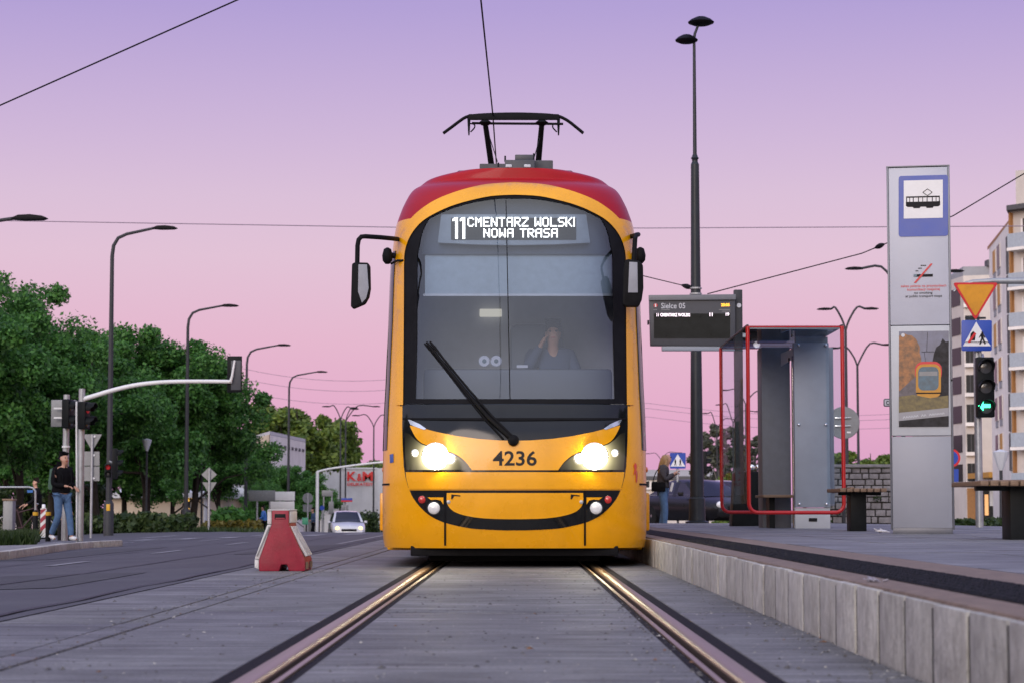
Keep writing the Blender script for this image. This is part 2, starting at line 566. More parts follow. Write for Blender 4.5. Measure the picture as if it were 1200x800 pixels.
def text_mesh(s, bold=0.0, align='CENTER', spacing=1.0):
    cu = bpy.data.curves.new('lettering', 'FONT')
    cu.body = s
    cu.align_x = align
    cu.offset = bold
    cu.space_character = spacing
    cu.resolution_u = 3
    o = bpy.data.objects.new('lettering', cu)
    COL.objects.link(o)
    dg = bpy.context.evaluated_depsgraph_get()
    dg.update()
    me = o.evaluated_get(dg).to_mesh()
    vs = [Vector(v.co) for v in me.vertices]
    fs = [tuple(p.vertices) for p in me.polygons]
    o.evaluated_get(dg).to_mesh_clear()
    bpy.data.objects.remove(o)
    bpy.data.curves.remove(cu)
    return vs, fs


def text_fit(s, bold=0.0, spacing=1.0):
    """lettering scaled into the unit box (0..1, 0..1)"""
    vs, fs = text_mesh(s, bold, 'LEFT', spacing)
    x0 = min(v.x for v in vs); x1 = max(v.x for v in vs)
    y0 = min(v.y for v in vs); y1 = max(v.y for v in vs)
    return [((v.x - x0) / (x1 - x0), (v.y - y0) / (y1 - y0)) for v in vs], fs


def text_px(name, s, box, Y, mat, parent, bold=0.0, thick=0.004, rows=None):
    """lettering filling the pixel box (x0, y0, x1, y1) on the plane at depth Y, facing the street (-Y)"""
    uv, fs = text_fit(s, bold)
    x0, y0, x1, y1 = box
    a = at(x0, y1, Y); b = at(x1, y0, Y)
    mb = MB()
    n = len(uv)
    mb.add([(a.x + u * (b.x - a.x), Y, a.z + v * (b.z - a.z)) for u, v in uv], fs)
    return mb.build(name, mat, parent)


def cat(pts, n=6, closed=False):
    """smooth curve through points"""
    P = [Vector((p[0], p[1], p[2] if len(p) > 2 else 0)) for p in pts]
    res = []
    N = len(P)
    rng_ = range(N) if closed else range(N - 1)
    for i in rng_:
        p0 = P[(i - 1) % N] if closed else P[max(i - 1, 0)]
        p1, p2 = P[i], P[(i + 1) % N]
        p3 = P[(i + 2) % N] if closed else P[min(i + 2, N - 1)]
        for k in range(n):
            t = k / n
            res.append(0.5 * ((2 * p1) + (p2 - p0) * t + (2 * p0 - 5 * p1 + 4 * p2 - p3) * t * t + (-p0 + 3 * p1 - 3 * p2 + p3) * t ** 3))
    if not closed:
        res.append(P[-1])
    return res


def ring(cx, cy, r, n=20):
    return [(cx + r * math.cos(2 * math.pi * k / n), cy + r * math.sin(2 * math.pi * k / n)) for k in range(n)]


def pxpoly(mb, poly, Y, thick, mi=0):
    """outline in photograph pixels -> slab standing at depth Y, thickness going back"""
    q = [at(x, y, Y) for x, y in poly]
    mb.prism([(p.x, p.z) for p in q], Y, Y + thick, mi)
    return mb

pbr('stone_pale', (0.34, 0.33, 0.32), 0.6, var=0.3, scale=9)
pbr('leaf_brown', (0.16, 0.08, 0.04), 0.7, var=0.4, scale=9)


def slabmat(name, base, streak, fine):
    m = bpy.data.materials.new(name)
    m.use_nodes = True
    t = m.node_tree
    b = t.nodes['Principled BSDF']
    co = t.nodes.new('ShaderNodeTexCoord')

    def noise(sx, sy, sc, det, rg=.6):
        mp = t.nodes.new('ShaderNodeMapping'); mp.inputs['Scale'].default_value = (sx, sy, 1)
        t.links.new(co.outputs['Object'], mp.inputs['Vector'])
        n = t.nodes.new('ShaderNodeTexNoise')
        n.inputs['Scale'].default_value = sc; n.inputs['Detail'].default_value = det; n.inputs['Roughness'].default_value = rg
        t.links.new(mp.outputs[0], n.inputs['Vector'])
        return n.outputs['Fac']

    def mapr(src, a, b_, lo, hi):
        r_ = t.nodes.new('ShaderNodeMapRange')
        for k, v in zip(('From Min', 'From Max', 'To Min', 'To Max'), (a, b_, lo, hi)):
            r_.inputs[k].default_value = v
        t.links.new(src, r_.inputs['Value'])
        return r_.outputs[0]

    def mulm(x, y):
        k = t.nodes.new('ShaderNodeMath'); k.operation = 'MULTIPLY'
        t.links.new(x, k.inputs[0]); t.links.new(y, k.inputs[1])
        return k.outputs[0]
    n1 = noise(.55, 7.0, 2.2, 5, .7)          # broom marks across the track
    n2 = noise(1, 1, 1.3, 6, .65)             # broad stains
    n3 = noise(1.2, 2.2, 60, 4, .75)             # grain
    n4 = noise(.25, 2.2, 3.1, 6, .72)         # scraped light patches
    f = mulm(mapr(n1, .3, .7, 1 - streak, 1 + streak), mapr(n2, .32, .68, .6, 1.22))
    f = mulm(f, mapr(n3, .3, .7, 1 - fine, 1 + fine))
    f = mulm(f, mapr(n4, .55, .72, 1.0, 1.5))
    rgb = t.nodes.new('ShaderNodeVectorMath'); rgb.operation = 'SCALE'
    rgb.inputs[0].default_value = base
    t.links.new(f, rgb.inputs['Scale'])
    t.links.new(rgb.outputs[0], b.inputs['Base Color'])
    t.links.new(mapr(n4, .45, .7, .62, .42), b.inputs['Roughness'])
    b.inputs['Specular IOR Level'].default_value = .4
    add = t.nodes.new('ShaderNodeMath'); add.operation = 'ADD'
    t.links.new(mapr(n1, 0, 1, 0, .8), add.inputs[0]); t.links.new(mapr(n3, 0, 1, 0, .5), add.inputs[1])
    bp = t.nodes.new('ShaderNodeBump'); bp.inputs['Strength'].default_value = .8; bp.inputs['Distance'].default_value = .012
    t.links.new(add.outputs[0], bp.inputs['Height'])
    t.links.new(bp.outputs[0], b.inputs['Normal'])
    MATS[name] = m


slabmat('slab_concrete', (0.165, 0.166, 0.172), .5, .55)
slabmat('paving_grey', (0.185, 0.188, 0.212), .16, .22)
pbr('bicycle_paint', (0.05, 0.02, 0.025), 0.5, var=0.1)

_t = MATS['kerb_concrete'].node_tree                      # each kerb block has its own tone
_b = _t.nodes['Principled BSDF']
_src = _b.inputs['Base Color'].links[0].from_socket
_oi = _t.nodes.new('ShaderNodeObjectInfo')
_mr = _t.nodes.new('ShaderNodeMapRange'); _mr.inputs['To Min'].default_value = .8; _mr.inputs['To Max'].default_value = 1.12
_t.links.new(_oi.outputs['Random'], _mr.inputs['Value'])
_sc = _t.nodes.new('ShaderNodeVectorMath'); _sc.operation = 'SCALE'
_t.links.new(_src, _sc.inputs[0]); _t.links.new(_mr.outputs[0], _sc.inputs['Scale'])
_t.links.new(_sc.outputs[0], _b.inputs['Base Color'])

pbr('desk_grey', (0.075, 0.085, 0.11), 0.5, var=0.1)
pbr('cabin_pale', (0.62, 0.63, 0.68), 0.6, var=0.06)
pbr('litter_grey', (0.3, 0.29, 0.36), 0.5, var=0.4, scale=30)


def lampglow(name, cx, cz, base=1.0):
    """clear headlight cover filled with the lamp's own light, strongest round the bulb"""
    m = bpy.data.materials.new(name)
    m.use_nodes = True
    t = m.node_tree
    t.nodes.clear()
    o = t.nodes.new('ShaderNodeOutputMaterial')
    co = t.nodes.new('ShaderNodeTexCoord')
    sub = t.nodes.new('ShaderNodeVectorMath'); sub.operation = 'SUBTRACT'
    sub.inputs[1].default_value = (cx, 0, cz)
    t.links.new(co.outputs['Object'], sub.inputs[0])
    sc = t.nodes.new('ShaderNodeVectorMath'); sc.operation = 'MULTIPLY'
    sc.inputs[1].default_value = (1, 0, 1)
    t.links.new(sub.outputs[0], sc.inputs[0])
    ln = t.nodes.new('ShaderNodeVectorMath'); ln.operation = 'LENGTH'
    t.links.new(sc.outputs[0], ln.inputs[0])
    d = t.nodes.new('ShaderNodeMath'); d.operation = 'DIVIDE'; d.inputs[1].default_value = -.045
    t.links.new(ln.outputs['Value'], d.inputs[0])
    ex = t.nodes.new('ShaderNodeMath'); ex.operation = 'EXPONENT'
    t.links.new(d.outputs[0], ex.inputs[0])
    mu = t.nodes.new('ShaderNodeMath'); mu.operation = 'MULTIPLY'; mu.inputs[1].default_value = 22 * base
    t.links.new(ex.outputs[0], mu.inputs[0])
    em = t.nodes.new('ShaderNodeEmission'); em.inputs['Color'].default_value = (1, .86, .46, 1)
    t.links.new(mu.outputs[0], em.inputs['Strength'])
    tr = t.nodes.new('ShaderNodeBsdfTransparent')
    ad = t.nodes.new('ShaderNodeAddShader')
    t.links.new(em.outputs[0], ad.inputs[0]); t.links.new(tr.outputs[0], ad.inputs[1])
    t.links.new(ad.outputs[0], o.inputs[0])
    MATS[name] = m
    return m

pbr('wall_pale', (0.58, 0.585, 0.62), 0.7, var=0.1, scale=0.7, dirt=0.15)
pbr('balcony_panel', (0.36, 0.41, 0.48), 0.35, var=0.12)
pbr('asphalt_patch', (0.05, 0.051, 0.056), 0.7, var=0.35, scale=3, bump=0.4, bscale=60)
pbr('tar_seam', (0.02, 0.02, 0.023), 0.45, var=0.3, scale=9)
# ================================================================== GROUND
def grid_sheet(name, xs, ys, dz, mat, kind='structure', zf=gz):
    mb = MB()
    nx = len(xs)
    mb.v = [(x, y, zf(x, y) + dz) for y in ys for x in xs]
    mb.f = [(j * nx + i, j * nx + i + 1, (j + 1) * nx + i + 1, (j + 1) * nx + i) for j in range(len(ys) - 1) for i in range(nx - 1)]
    mb.m = [0] * len(mb.f)
    o = mb.build(name, mat, smooth=60)
    o['kind'] = kind
    return o


ysd = [-400, -150, -60, -20, 0, 4, 8, 12, 16, 20, 25, 30, 35, 40, 44, 48, 52, 56, 60, 64, 68, 72, 76, 80, 85, 90, 95, 100, 105, 110, 116, 122, 130, 140, 160, 200, 300, 600, 1200, 4000]
xsd = [-3000, -800, -200, -80, -50, -40, -34, -30, -27, -24, -22, -20, -18, -16, -14, -12, -10, -8, -6, -4, -2.4, -2.3, 0, 4, 10, 20, 40, 80, 200, 800, 3000]
grid_sheet('ground', xsd, ysd, -0.12, 'earth')
xl = [-70, -50, -40, -34, -30, -27, -24, -22, -20, -18, -16, -14, -12, -10, -8, -6, -4, -2.33]
yl = [y for y in ysd if -60 <= y <= 160]
grid_sheet('road', xl, yl, 0.0, 'asphalt')
grid_sheet('side_road', [1.31, 4, 8, 12, 20, 40, 70], [y for y in ysd if 44 <= y <= 160], 0.0, 'asphalt')

# worn lane markings
for k, (x0, x1, ya, yb) in enumerate([(-4.85, -4.72, 17.5, 19.5), (-4.85, -4.72, 23.0, 25.0), (-4.85, -4.72, 29.5, 32), (-4.85, -4.72, 37, 39.5),
                                      (-7.95, -7.82, 22, 52), (-2.75, -2.65, 34, 50), (-6.3, -6.18, 44, 47), (-9.6, -9.3, 56, 62), (-6.4, -6.2, 53, 57)]):
    mb = MB()
    n = max(2, int((yb - ya) / 2))
    for i in range(n):
        a = ya + (yb - ya) * i / n; b = ya + (yb - ya) * (i + 1) / n
        mb.add([(x0, a, gz(x0, a) + .006), (x1, a, gz(x1, a) + .006), (x1, b, gz(x1, b) + .006), (x0, b, gz(x0, b) + .006)], [(0, 1, 2, 3)])
    mb.build('road_marking', 'road_paint')['kind'] = 'structure'
mb = MB()                                               # stop line and crossing bars of the junction
for i in range(9):
    x = -10.5 + i * 0.95
    mb.add([(x, 49, gz(x, 49) + .008), (x + .45, 49, gz(x + .45, 49) + .008), (x + .45, 51.5, gz(x + .45, 51.5) + .008), (x, 51.5, gz(x, 51.5) + .008)], [(0, 1, 2, 3)])
mb.build('crossing_marking', 'road_paint')['kind'] = 'structure'

# repairs in the asphalt: patches and tar seams
def strip_sheet(name, x0, x1, ya, yb, dz, mat, wob=0.0):
    n = max(3, int((yb - ya) / 1.2))
    vs, fs = [], []
    for i in range(n + 1):
        y = ya + (yb - ya) * i / n
        o_ = random.uniform(-wob, wob)
        for x in (x0 + o_, x1 + o_ + random.uniform(-wob, wob) * .3):
            vs.append((x, y, gz(x, y) + dz))
    for i in range(n):
        fs.append((2 * i, 2 * i + 1, 2 * i + 3, 2 * i + 2))
    MB().add(vs, fs).build(name, mat)['kind'] = 'structure'


for a_ in ((-4.3, -3.1, 15.2, 19.0), (-6.6, -5.6, 27, 36), (-3.4, -2.5, 27, 33), (-8.9, -7.4, 30, 33.5)):
    strip_sheet('road_patch', *a_, .004, 'asphalt_patch', .01)
for a_ in ((-3.72, -3.69, 9, 46), (-5.32, -5.295, 14, 48), (-6.95, -6.92, 20, 50), (-2.47, -2.44, 9, 44)):
    strip_sheet('tar_seam', *a_, .008, 'tar_seam', .03)

# ---- track bed: concrete panels, rails, seals
bed = MB().box(-2.33, 1.32, -8, 170, -0.11, -0.045).build('track_bed', 'joint_dark')
bed['kind'] = 'structure'
strips = [(-2.31, -1.745, [-6, 4.2, 10.0, 16.2, 22.4, 28.6, 34.8, 41, 47, 53, 60]),
          (-1.73, -1.605, [-6, 10.02, 24, 38, 60]),
          (-1.59, -0.858, [-6, 5.1, 11.3, 17.5, 23.7, 29.9, 36, 42, 48, 60]),
          (-0.615, 0.615, [-6, 4.9, 11.1, 17.4, 23.6, 29.8, 36, 42, 48, 60]),
          (0.858, 1.262, [-6, 5.0, 11.2, 17.4, 23.6, 29.8, 36, 42, 48, 60])]
for x0, x1, cuts in strips:
    for a, b in zip(cuts, cuts[1:]):
        j = random.uniform(-.002, .002)
        MB().box(x0, x1, a + .004, b - .004, -0.06, j).build('concrete_panel', 'slab_concrete', bed, bevel=0.005)
for s in (-1, 1):
    prof = [(.7915, -.04), (.7915, -.002), (.786, .004), (.728, .004), (.7195, -.001), (.7175, -.012), (.7165, -.038), (.678, -.038), (.675, -.008), (.672, .001), (.652, .001), (.648, -.04)]
    ys_ = [-6, 60]
    mb = MB()
    n = len(prof)
    mb.v = [(s * x, y, z) for y in ys_ for x, z in prof]
    mb.f = [(i, i + 1, n + i + 1, n + i) for i in range(n - 1)]
    mb.m = [1 if 5 <= i <= 7 else 0 for i in range(n - 1)]
    mb.build('tram_rail', ['rail_steel', 'rail_groove'], bed, smooth=50)
    MB().box(min(s * .856, s * .793), max(s * .856, s * .793), -6, 60, -.04, -.004).build('rail_seal', 'bitumen', bed)
    MB().box(min(s * .646, s * .617), max(s * .646, s * .617), -6, 60, -.04, -.005).build('rail_seal', 'bitumen', bed)

# loose stones and crumbs on the slabs
for nm, mt, cnt, r0, r1 in (('debris', 'stone_debris', 1500, .003, .009), ('crumbs', 'stone_pale', 1100, .002, .006), ('crumbs', 'leaf_brown', 40, .004, .011)):
    mb = MB()
    for k in range(cnt):
        y = 5.5 + 13.8 * random.random() ** 1.35
        x = random.choice([random.uniform(-2.2, -.9), random.uniform(-.6, .6), random.uniform(-.6, .6), random.uniform(.9, 1.25), random.gauss(.6, .04), random.gauss(1.2, .05), random.gauss(-1.67, .1)])
        if .64 < abs(x) < .8:
            continue
        r = random.uniform(r0, r1) * (1.7 if random.random() < .08 else 1)
        a = random.random() * 6
        vs = [(x + r * math.cos(a + t) * random.uniform(.7, 1.3), y + r * math.sin(a + t) * random.uniform(.7, 1.2), .001) for t in (0, 1.6, 3.1, 4.7)]
        vs.append((x, y, r * random.uniform(.5, .95)))
        mb.add(vs, [(0, 1, 4), (1, 2, 4), (2, 3, 4), (3, 0, 4)])
    mb.build(nm, mt)['kind'] = 'stuff'

# ---- platform
PH = 0.245
plat = MB().prism_z([(1.445, -2), (5.2, -2), (13.5, -2), (13.5, 31), (8.4, 34), (6.4, 45), (1.445, 45)], -.08, PH).build('platform', 'paving_grey')
plat['kind'] = 'structure'
y = 3.0
kb = None
while y < 44.5:
    L = random.choice([.5, .5, .5, .48, .52])
    d = random.uniform(-.010, .0)
    MB().box(1.274 + d, 1.42, y + L - .016, y + L + .016, -.07, PH - .02).build('joint_filler', 'joint_dark', plat)
    MB().box(1.272 + d, 1.42, y + .012, y + L - .012, -.07, PH - .005 + random.uniform(-.003, .003)).build('kerb_block', 'kerb_concrete', plat, bevel=.006)
    y += L
MB().box(1.276, 1.44, -2, 45.01, -.07, PH - .02).build('kerb_bedding', 'joint_dark', plat)
MB().box(1.292, 1.455, -2, 45.01, PH - .012, PH + .004).build('edge_strip', 'edge_tan', plat, bevel=.004)
MB().box(1.457, 1.79, -2, 45.01, PH - .02, PH + .008).build('tactile_strip', 'tactile_black', plat)
mb = MB()
for j in range(1400):
    yy = 4.5 + j * .0201 * (1 + j * .00026)
    for i in range(6):
        if yy > 20: break
        x = 1.485 + i * .054 + random.uniform(-.008, .008)
        r = .016
        z = PH + .0085
        mb.add([(x - r, yy - r, z), (x + r, yy - r, z), (x + r, yy + r, z), (x - r, yy + r, z), (x - r * .6, yy - r * .6, z + .006), (x + r * .6, yy - r * .6, z + .006), (x + r * .6, yy + r * .6, z + .006), (x - r * .6, yy + r * .6, z + .006)],
               [(4, 5, 6, 7), (0, 1, 5, 4), (1, 2, 6, 5), (2, 3, 7, 6), (3, 0, 4, 7)])
tag(mb.build('tactile_stud', 'tactile_black', plat), kind='stuff')
MB().box(1.792, 2.12, -2, 45.01, PH - .02, PH + .003).build('edge_strip', 'edge_tan', plat)
# paving slabs behind the strips: slightly uneven rows
xs_ = [2.125, 2.92, 3.72, 4.52, 5.32, 6.12, 6.92]
for a, b in zip(xs_, xs_[1:]):
    yy = -2 + random.random()
    while yy < 43.5 and b < 6.3 or yy < 33:
        L = 1.2
        if yy > 5:
            MB().box(a + .003, b - .003, yy + .003, yy + L - .003, PH - .02, PH + .004 + random.uniform(-.002, .002)).build('paving_slab', 'paving_grey', plat)
        yy += L

# crumpled litter on the platform edge
p = at(1024, 682, 8.1)
mb = MB()
for k in range(14):
    c = Vector((p.x + random.gauss(0, .018), 8.1 + random.gauss(0, .02), PH + .008 + abs(random.gauss(0, .005))))
    mb.obox(c, (.02, .015, .003), Matrix.Rotation(random.random() * 6, 3, Vector((random.random(), random.random(), random.random() + .1)).normalized()))
tag(mb.build('litter', 'litter_grey'), 'small crumpled scrap of pale wrapper lying on the platform edge', 'litter')
mb = MB()
c = at(1034, 623, 26)
for k in range(4):
    mb.obox((c.x + random.gauss(0, .05), 26 + random.gauss(0, .05), PH + .02), (.12, .08, .012), Matrix.Rotation(random.random() * 2, 3, Vector((.3, .2, 1)).normalized()))
tag(mb.build('litter', 'paper_white'), 'white crumpled paper lying by the foot of the stop totem', 'litter')

# ---- traffic island on the left, its kerb, grass
def island(name, pts, h, mat, kerb=True):
    mb = MB()
    n = len(pts)
    mb.v = [(x, y, gz(x, y) - .1) for x, y in pts] + [(x, y, gz(x, y) + h) for x, y in pts]
    mb.f = [tuple(range(n, 2 * n))] + [(i, (i + 1) % n, (i + 1) % n + n, i + n) for i in range(n)]
    mb.m = [0] * len(mb.f)
    o = mb.build(name, mat)
    o['kind'] = 'structure'
    return o


g1 = gnd(0, 655); g2 = gnd(70, 644); g3 = gnd(128, 640)
edge = [(g1.x - .9, g1.y - 9), (g1.x, g1.y), (g2.x, g2.y), (g3.x - .3, g3.y - .5), (g3.x, g3.y + .7), (g3.x - 1, g3.y + 1.6), (g3.x - 6, g3.y + 2.4), (g3.x - 22, g3.y + 2.0), (g3.x - 22, g1.y - 9)]
isl = island('pavement', edge, .08, 'pavement_stone')
for (ax, ay), (bx, by) in zip(edge[:4], edge[1:5]):
    L = math.hypot(bx - ax, by - ay)
    n = max(1, int(L / 1.0))
    for i in range(n):
        t0, t1 = (i + .01) / n, (i + .99) / n
        a = Vector((ax + (bx - ax) * t0, ay + (by - ay) * t0, 0)); b = Vector((ax + (bx - ax) * t1, ay + (by - ay) * t1, 0))
        a.z = gz(a.x, a.y) + .03; b.z = gz(b.x, b.y) + .03
        MB().bar(a + Vector((.05, 0, 0)), b + Vector((.05, 0, 0)), .14, .16).build('kerb_stone', 'kerb_concrete', isl, bevel=.012)


def blades(name, poly_fn, n, h, mat, wid=.02, label=None):
    mb = MB()
    for k in range(n):
        x, y, z = poly_fn()
        a = random.random() * 6.28
        hh = h * random.uniform(.5, 1.2)
        dx, dy = math.cos(a) * wid, math.sin(a) * wid
        lx, ly = random.gauss(0, .35) * hh, random.gauss(0, .35) * hh
        mb.add([(x - dx, y - dy, z), (x + dx, y + dy, z), (x + lx, y + ly, z + hh)], [(0, 1, 2)])
    o = mb.build(name, mat)
    o['kind'] = 'stuff'
    return o


def isl_pt():
    y = random.uniform(38, 43.5)
    x = at(random.uniform(-30, 42), 630, y).x
    return x, y, gz(x, y) + .08


blades('grass', isl_pt, 9000, .24, 'grass_blade', .022)


def verge_pt():
    y = random.uniform(86, 118)
    x = at(random.uniform(-40, 330), 620, y).x
    return x, y, gz(x, y) - .1


blades('grass', verge_pt, 22000, .35, 'grass_blade', .07)

# ================================================================== TRAM
XC = 0.02
tram = thing('tram', 'yellow and red city tram with bright headlights and route 11 display coming along the track', 'tram', (XC, 19.7, 0))
_zt = np.array([0.10, 0.17, 0.35, 0.55, 0.8, 1.0, 1.2, 1.4, 1.6, 1.9, 2.2, 2.5, 2.8, 3.0, 3.15, 3.3, 3.4, 3.5, 3.56, 3.6, 3.63, 3.67])
_yt = np.array([19.82, 19.78, 19.72, 19.69, 19.68, 19.69, 19.72, 19.78, 19.86, 19.96, 20.06, 20.15, 20.25, 20.32, 20.38, 20.44, 20.50, 20.59, 20.68, 20.78, 20.9, 21.2])
_zz = np.linspace(.1, 3.67, 700)
_yy = np.interp(_zz, _zt, _yt)
_k = np.exp(-np.linspace(-2.2, 2.2, 41) ** 2); _k /= _k.sum()
_yy = np.convolve(np.pad(_yy, 20, mode='edge'), _k, mode='valid')


def yp(z):
    return float(np.interp(z, _zz, _yy))


SE_N, SE_D = 2.7, 0.85
sil = [(645, 150), (640, 151), (632, 152.4), (624, 153.2), (567, 153.6), (530, 153.1), (477, 151.2), (455, 150), (417, 148.6), (380, 147), (340, 145.9), (306, 144.3), (280, 141.4),
       (269, 139.5), (262, 137.4), (248, 132.2), (233, 125), (222, 116.5), (213, 106), (207, 93), (202.5, 77), (199.6, 58), (197.8, 30)]
_sz, _sw = [], []
for py, hw in sil:
    Y = 20.6
    for _ in range(5):
        z = at(603.5, py, Y).z
        Y = yp(z) + SE_D * min(1, (hw / 128) ** 2)
    _sz.append(z); _sw.append(hw / 2600 * Y)
_sz, _sw = np.array(_sz), np.array(_sw)
_wz = np.linspace(_sz[0], _sz[-1], 900)
_ww = np.interp(_wz, _sz, _sw)
_k2 = np.exp(-np.linspace(-2, 2, 13) ** 2); _k2 /= _k2.sum()
_ww = np.convolve(np.pad(_ww, 6, mode='edge'), _k2, mode='valid')


def wz(z):
    return float(np.interp(z, _wz, _ww))


def Yf(x, z):
    u = min(abs(x - XC) / max(wz(z), .02), .9985)
    return yp(z) + SE_D * (1 - (1 - u ** SE_N) ** (1 / SE_N))


def tp(px, py, off=0.0):
    Y = 19.9
    for _ in range(9):
        p = at(px, py, Y)
        Y = .4 * Y + .6 * (Yf(p.x, p.z))
    return at(px, py, Y - off)


def mir(pts):
    """left half of an outline (top to bottom or so), mirrored about the tram's middle"""
    return list(pts) + [(1207 - x, y) for x, y in reversed(pts)]


def patch(name, outline, mat, off, parent=None, step=7, thick=.012, fn=tp, mats=None):
    """a sheet that follows the tram's rounded front, with a rim going back"""
    P = [Vector((p[0], p[1])) for p in outline]
    n = len(P)
    x0 = min(p.x for p in P); x1 = max(p.x for p in P); y0 = min(p.y for p in P); y1 = max(p.y for p in P)
    pts = list(P)
    # fine edges
    dense = []
    for i in range(n):
        a, b = P[i], P[(i + 1) % n]
        k = max(1, int((b - a).length / step))
        for q in range(k):
            dense.append(a + (b - a) * q / k)
    n = len(dense)
    pts = list(dense)

    def inside(q):
        c = False
        for i in range(n):
            a, b = dense[i], dense[i - 1]
            if (a.y > q.y) != (b.y > q.y) and q.x < (b.x - a.x) * (q.y - a.y) / (b.y - a.y) + a.x:
                c = not c
        return c
    yy = y0 + step * .5
    while yy < y1:
        xx = x0 + step * .5
        while xx < x1:
            q = Vector((xx, yy))
            if inside(q) and min((q - d).length_squared for d in dense) > (step * .45) ** 2:
                pts.append(q)
            xx += step
        yy += step
    vo, eo, fo, *_ = delaunay_2d_cdt(pts, [], [list(range(n))], 1, 1e-4)
    mb = MB()
    V = [fn(v.x, v.y, off) for v in vo]
    N = len(V)
    cnt = {}
    for f in fo:
        for i in range(len(f)):
            e = (f[i], f[(i + 1) % len(f)])
            cnt[tuple(sorted(e))] = cnt.get(tuple(sorted(e)), 0) + 1
    mb.v = [tuple(v) for v in V] + [(v.x, v.y + thick, v.z) for v in V]
    mb.f = [tuple(f) for f in fo]
    for (a, b), c in cnt.items():
        if c == 1:
            mb.f.append((a, b, b + N, a + N))
    used = sorted({i for f in mb.f for i in f})
    re_ = {u: i for i, u in enumerate(used)}
    mb.v = [mb.v[u] for u in used]
    mb.f = [tuple(re_[i] for i in f) for f in mb.f]
    mb.m = [0] * len(mb.f)
    return mb.build(name, mat, parent or tram, smooth=35)


arch_in = [(603.5, 228.4), (575, 230), (545, 236.5), (525, 243), (509, 250.5), (498, 257), (489, 265), (481, 276), (476, 288), (473.6, 302), (473.3, 330)]
arch_in_s = [(v.x, v.y) for v in cat(arch_in, 4)]
arch_out = [(603.5, 213.6), (570, 216), (545, 221.5), (525, 228), (509, 235), (497, 242.5), (487, 250.5), (479, 259), (473, 267.5), (468.6, 277), (466.2, 290), (465.3, 330)]
arch_out_s = [(v.x, v.y) for v in cat(arch_out, 4)]
wind = arch_in_s + [(473, 400), (472.2, 473)]
windscreen_outline = list(reversed(wind)) + [(1207 - x, y) for x, y in wind[1:]]


def pin(poly, x, y):
    c = False
    for i in range(len(poly)):
        a, b = poly[i], poly[i - 1]
        if (a[1] > y) != (b[1] > y) and x < (b[0] - a[0]) * (y - a[1]) / (b[1] - a[1]) + a[0]:
            c = not c
    return c


hole = [(603.5, 224)] + [(x - 3.5 * min(1, (603.5 - x) / 60), y - 3.6 * max(0, 1 - (603.5 - x) / 140)) for x, y in arch_in_s[3:]] + [(469.6, 400), (469, 476)]
hole = list(reversed(hole)) + [(1207 - x, y) for x, y in hole[1:]]


def project(p):
    d = Vector(p) - CAM
    w = d.dot(_fw)
    return 600 + FPX * d.dot(_rt) / w, 400 - FPX * d.dot(_up) / w


def shell(name, z0, z1, mat, nrow, cut=None, length=30.0, cap_top=False):
    zs = np.linspace(z0, z1, nrow)
    th = np.linspace(0, 1, 58) ** .85 * (math.pi / 2)
    us = [math.sin(t) ** (2 / SE_N) for t in th]
    ds = [1 - math.cos(t) ** (2 / SE_N) for t in th]
    ds[-1] = 1.0; us[-1] = 1.0
    half = list(zip(us, ds)) + [(1.0, 1.0 + 1.2), (1.0, 1.0 + length)]
    col = [(-u, d) for u, d in reversed(half)] + half[1:]
    mb = MB()
    nc = len(col)
    for z in zs:
        w, y = wz(z), yp(z)
        for u, d in col:
            mb.v.append((XC + u * w, y + SE_D * min(d, 1) + max(0, d - 1), z))
    for j in range(nrow - 1):
        for i in range(nc - 1):
            q = (j * nc + i, j * nc + i + 1, (j + 1) * nc + i + 1, (j + 1) * nc + i)
            if cut is not None:
                c = sum((Vector(mb.v[k]) for k in q), Vector()) / 4
                px, py = project(c)
                if abs(c.x - XC) < wz(c.z) * .975 and c.y < 21.5 and pin(cut, px, py):
                    continue
            mb.f.append(q)
    if cap_top:
        b = (nrow - 1) * nc
        mb.f += [(b + i, b + i + 1, b + nc - 2 - i, b + nc - 1 - i) for i in range(nc // 2)]
    mb.m = [0] * len(mb.f)
    return mb.build(name, mat, tram, smooth=60)


z_red = at(603.5, 264, 21.2).z
shell('body', _sz[1], z_red, 'yellow_paint', 150, cut=hole)
shell('roof_shell', z_red, _sz[-1], 'red_paint', 60, cut=hole, cap_top=True)
MB().box(XC - 1.15, XC + 1.15, 50.9, 51.0, .2, 3.5).build('rear_wall', 'yellow_paint', tram)
# yellow arch around the windscreen
fr_l = arch_out_s + [(465, 400), (464.6, 474)]
fr_in = arch_in_s + [(473, 400), (472.2, 474)]
outl = list(reversed(fr_l)) + [(1207 - x, y) for x, y in fr_l[1:]]
inl = [(1207 - x, y) for x, y in reversed(fr_in)] + fr_in[1:]
patch('window_surround', outl + inl, 'yellow_paint', .02, step=5, thick=.03)
gl = patch('windscreen', windscreen_outline, 'windscreen_glass', .0, step=9, thick=.004)
# dark border band of the windscreen and the joint down its middle
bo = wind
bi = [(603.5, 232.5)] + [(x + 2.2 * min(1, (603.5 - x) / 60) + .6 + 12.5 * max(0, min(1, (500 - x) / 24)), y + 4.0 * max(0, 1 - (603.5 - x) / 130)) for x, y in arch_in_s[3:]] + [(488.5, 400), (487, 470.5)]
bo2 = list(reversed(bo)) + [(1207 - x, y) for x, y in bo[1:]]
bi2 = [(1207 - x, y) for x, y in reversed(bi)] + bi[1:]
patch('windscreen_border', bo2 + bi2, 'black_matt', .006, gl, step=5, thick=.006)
patch('lower_border', [(487, 467), (720, 467), (734.6, 472.8), (472.4, 472.8)], 'black_matt', .005, gl, step=7, thick=.005)
patch('glass_joint', [(592.3, 229.5), (593.3, 229.5), (598.4, 472), (597.2, 472)], 'black_rubber', .003, gl, step=12, thick=.004)

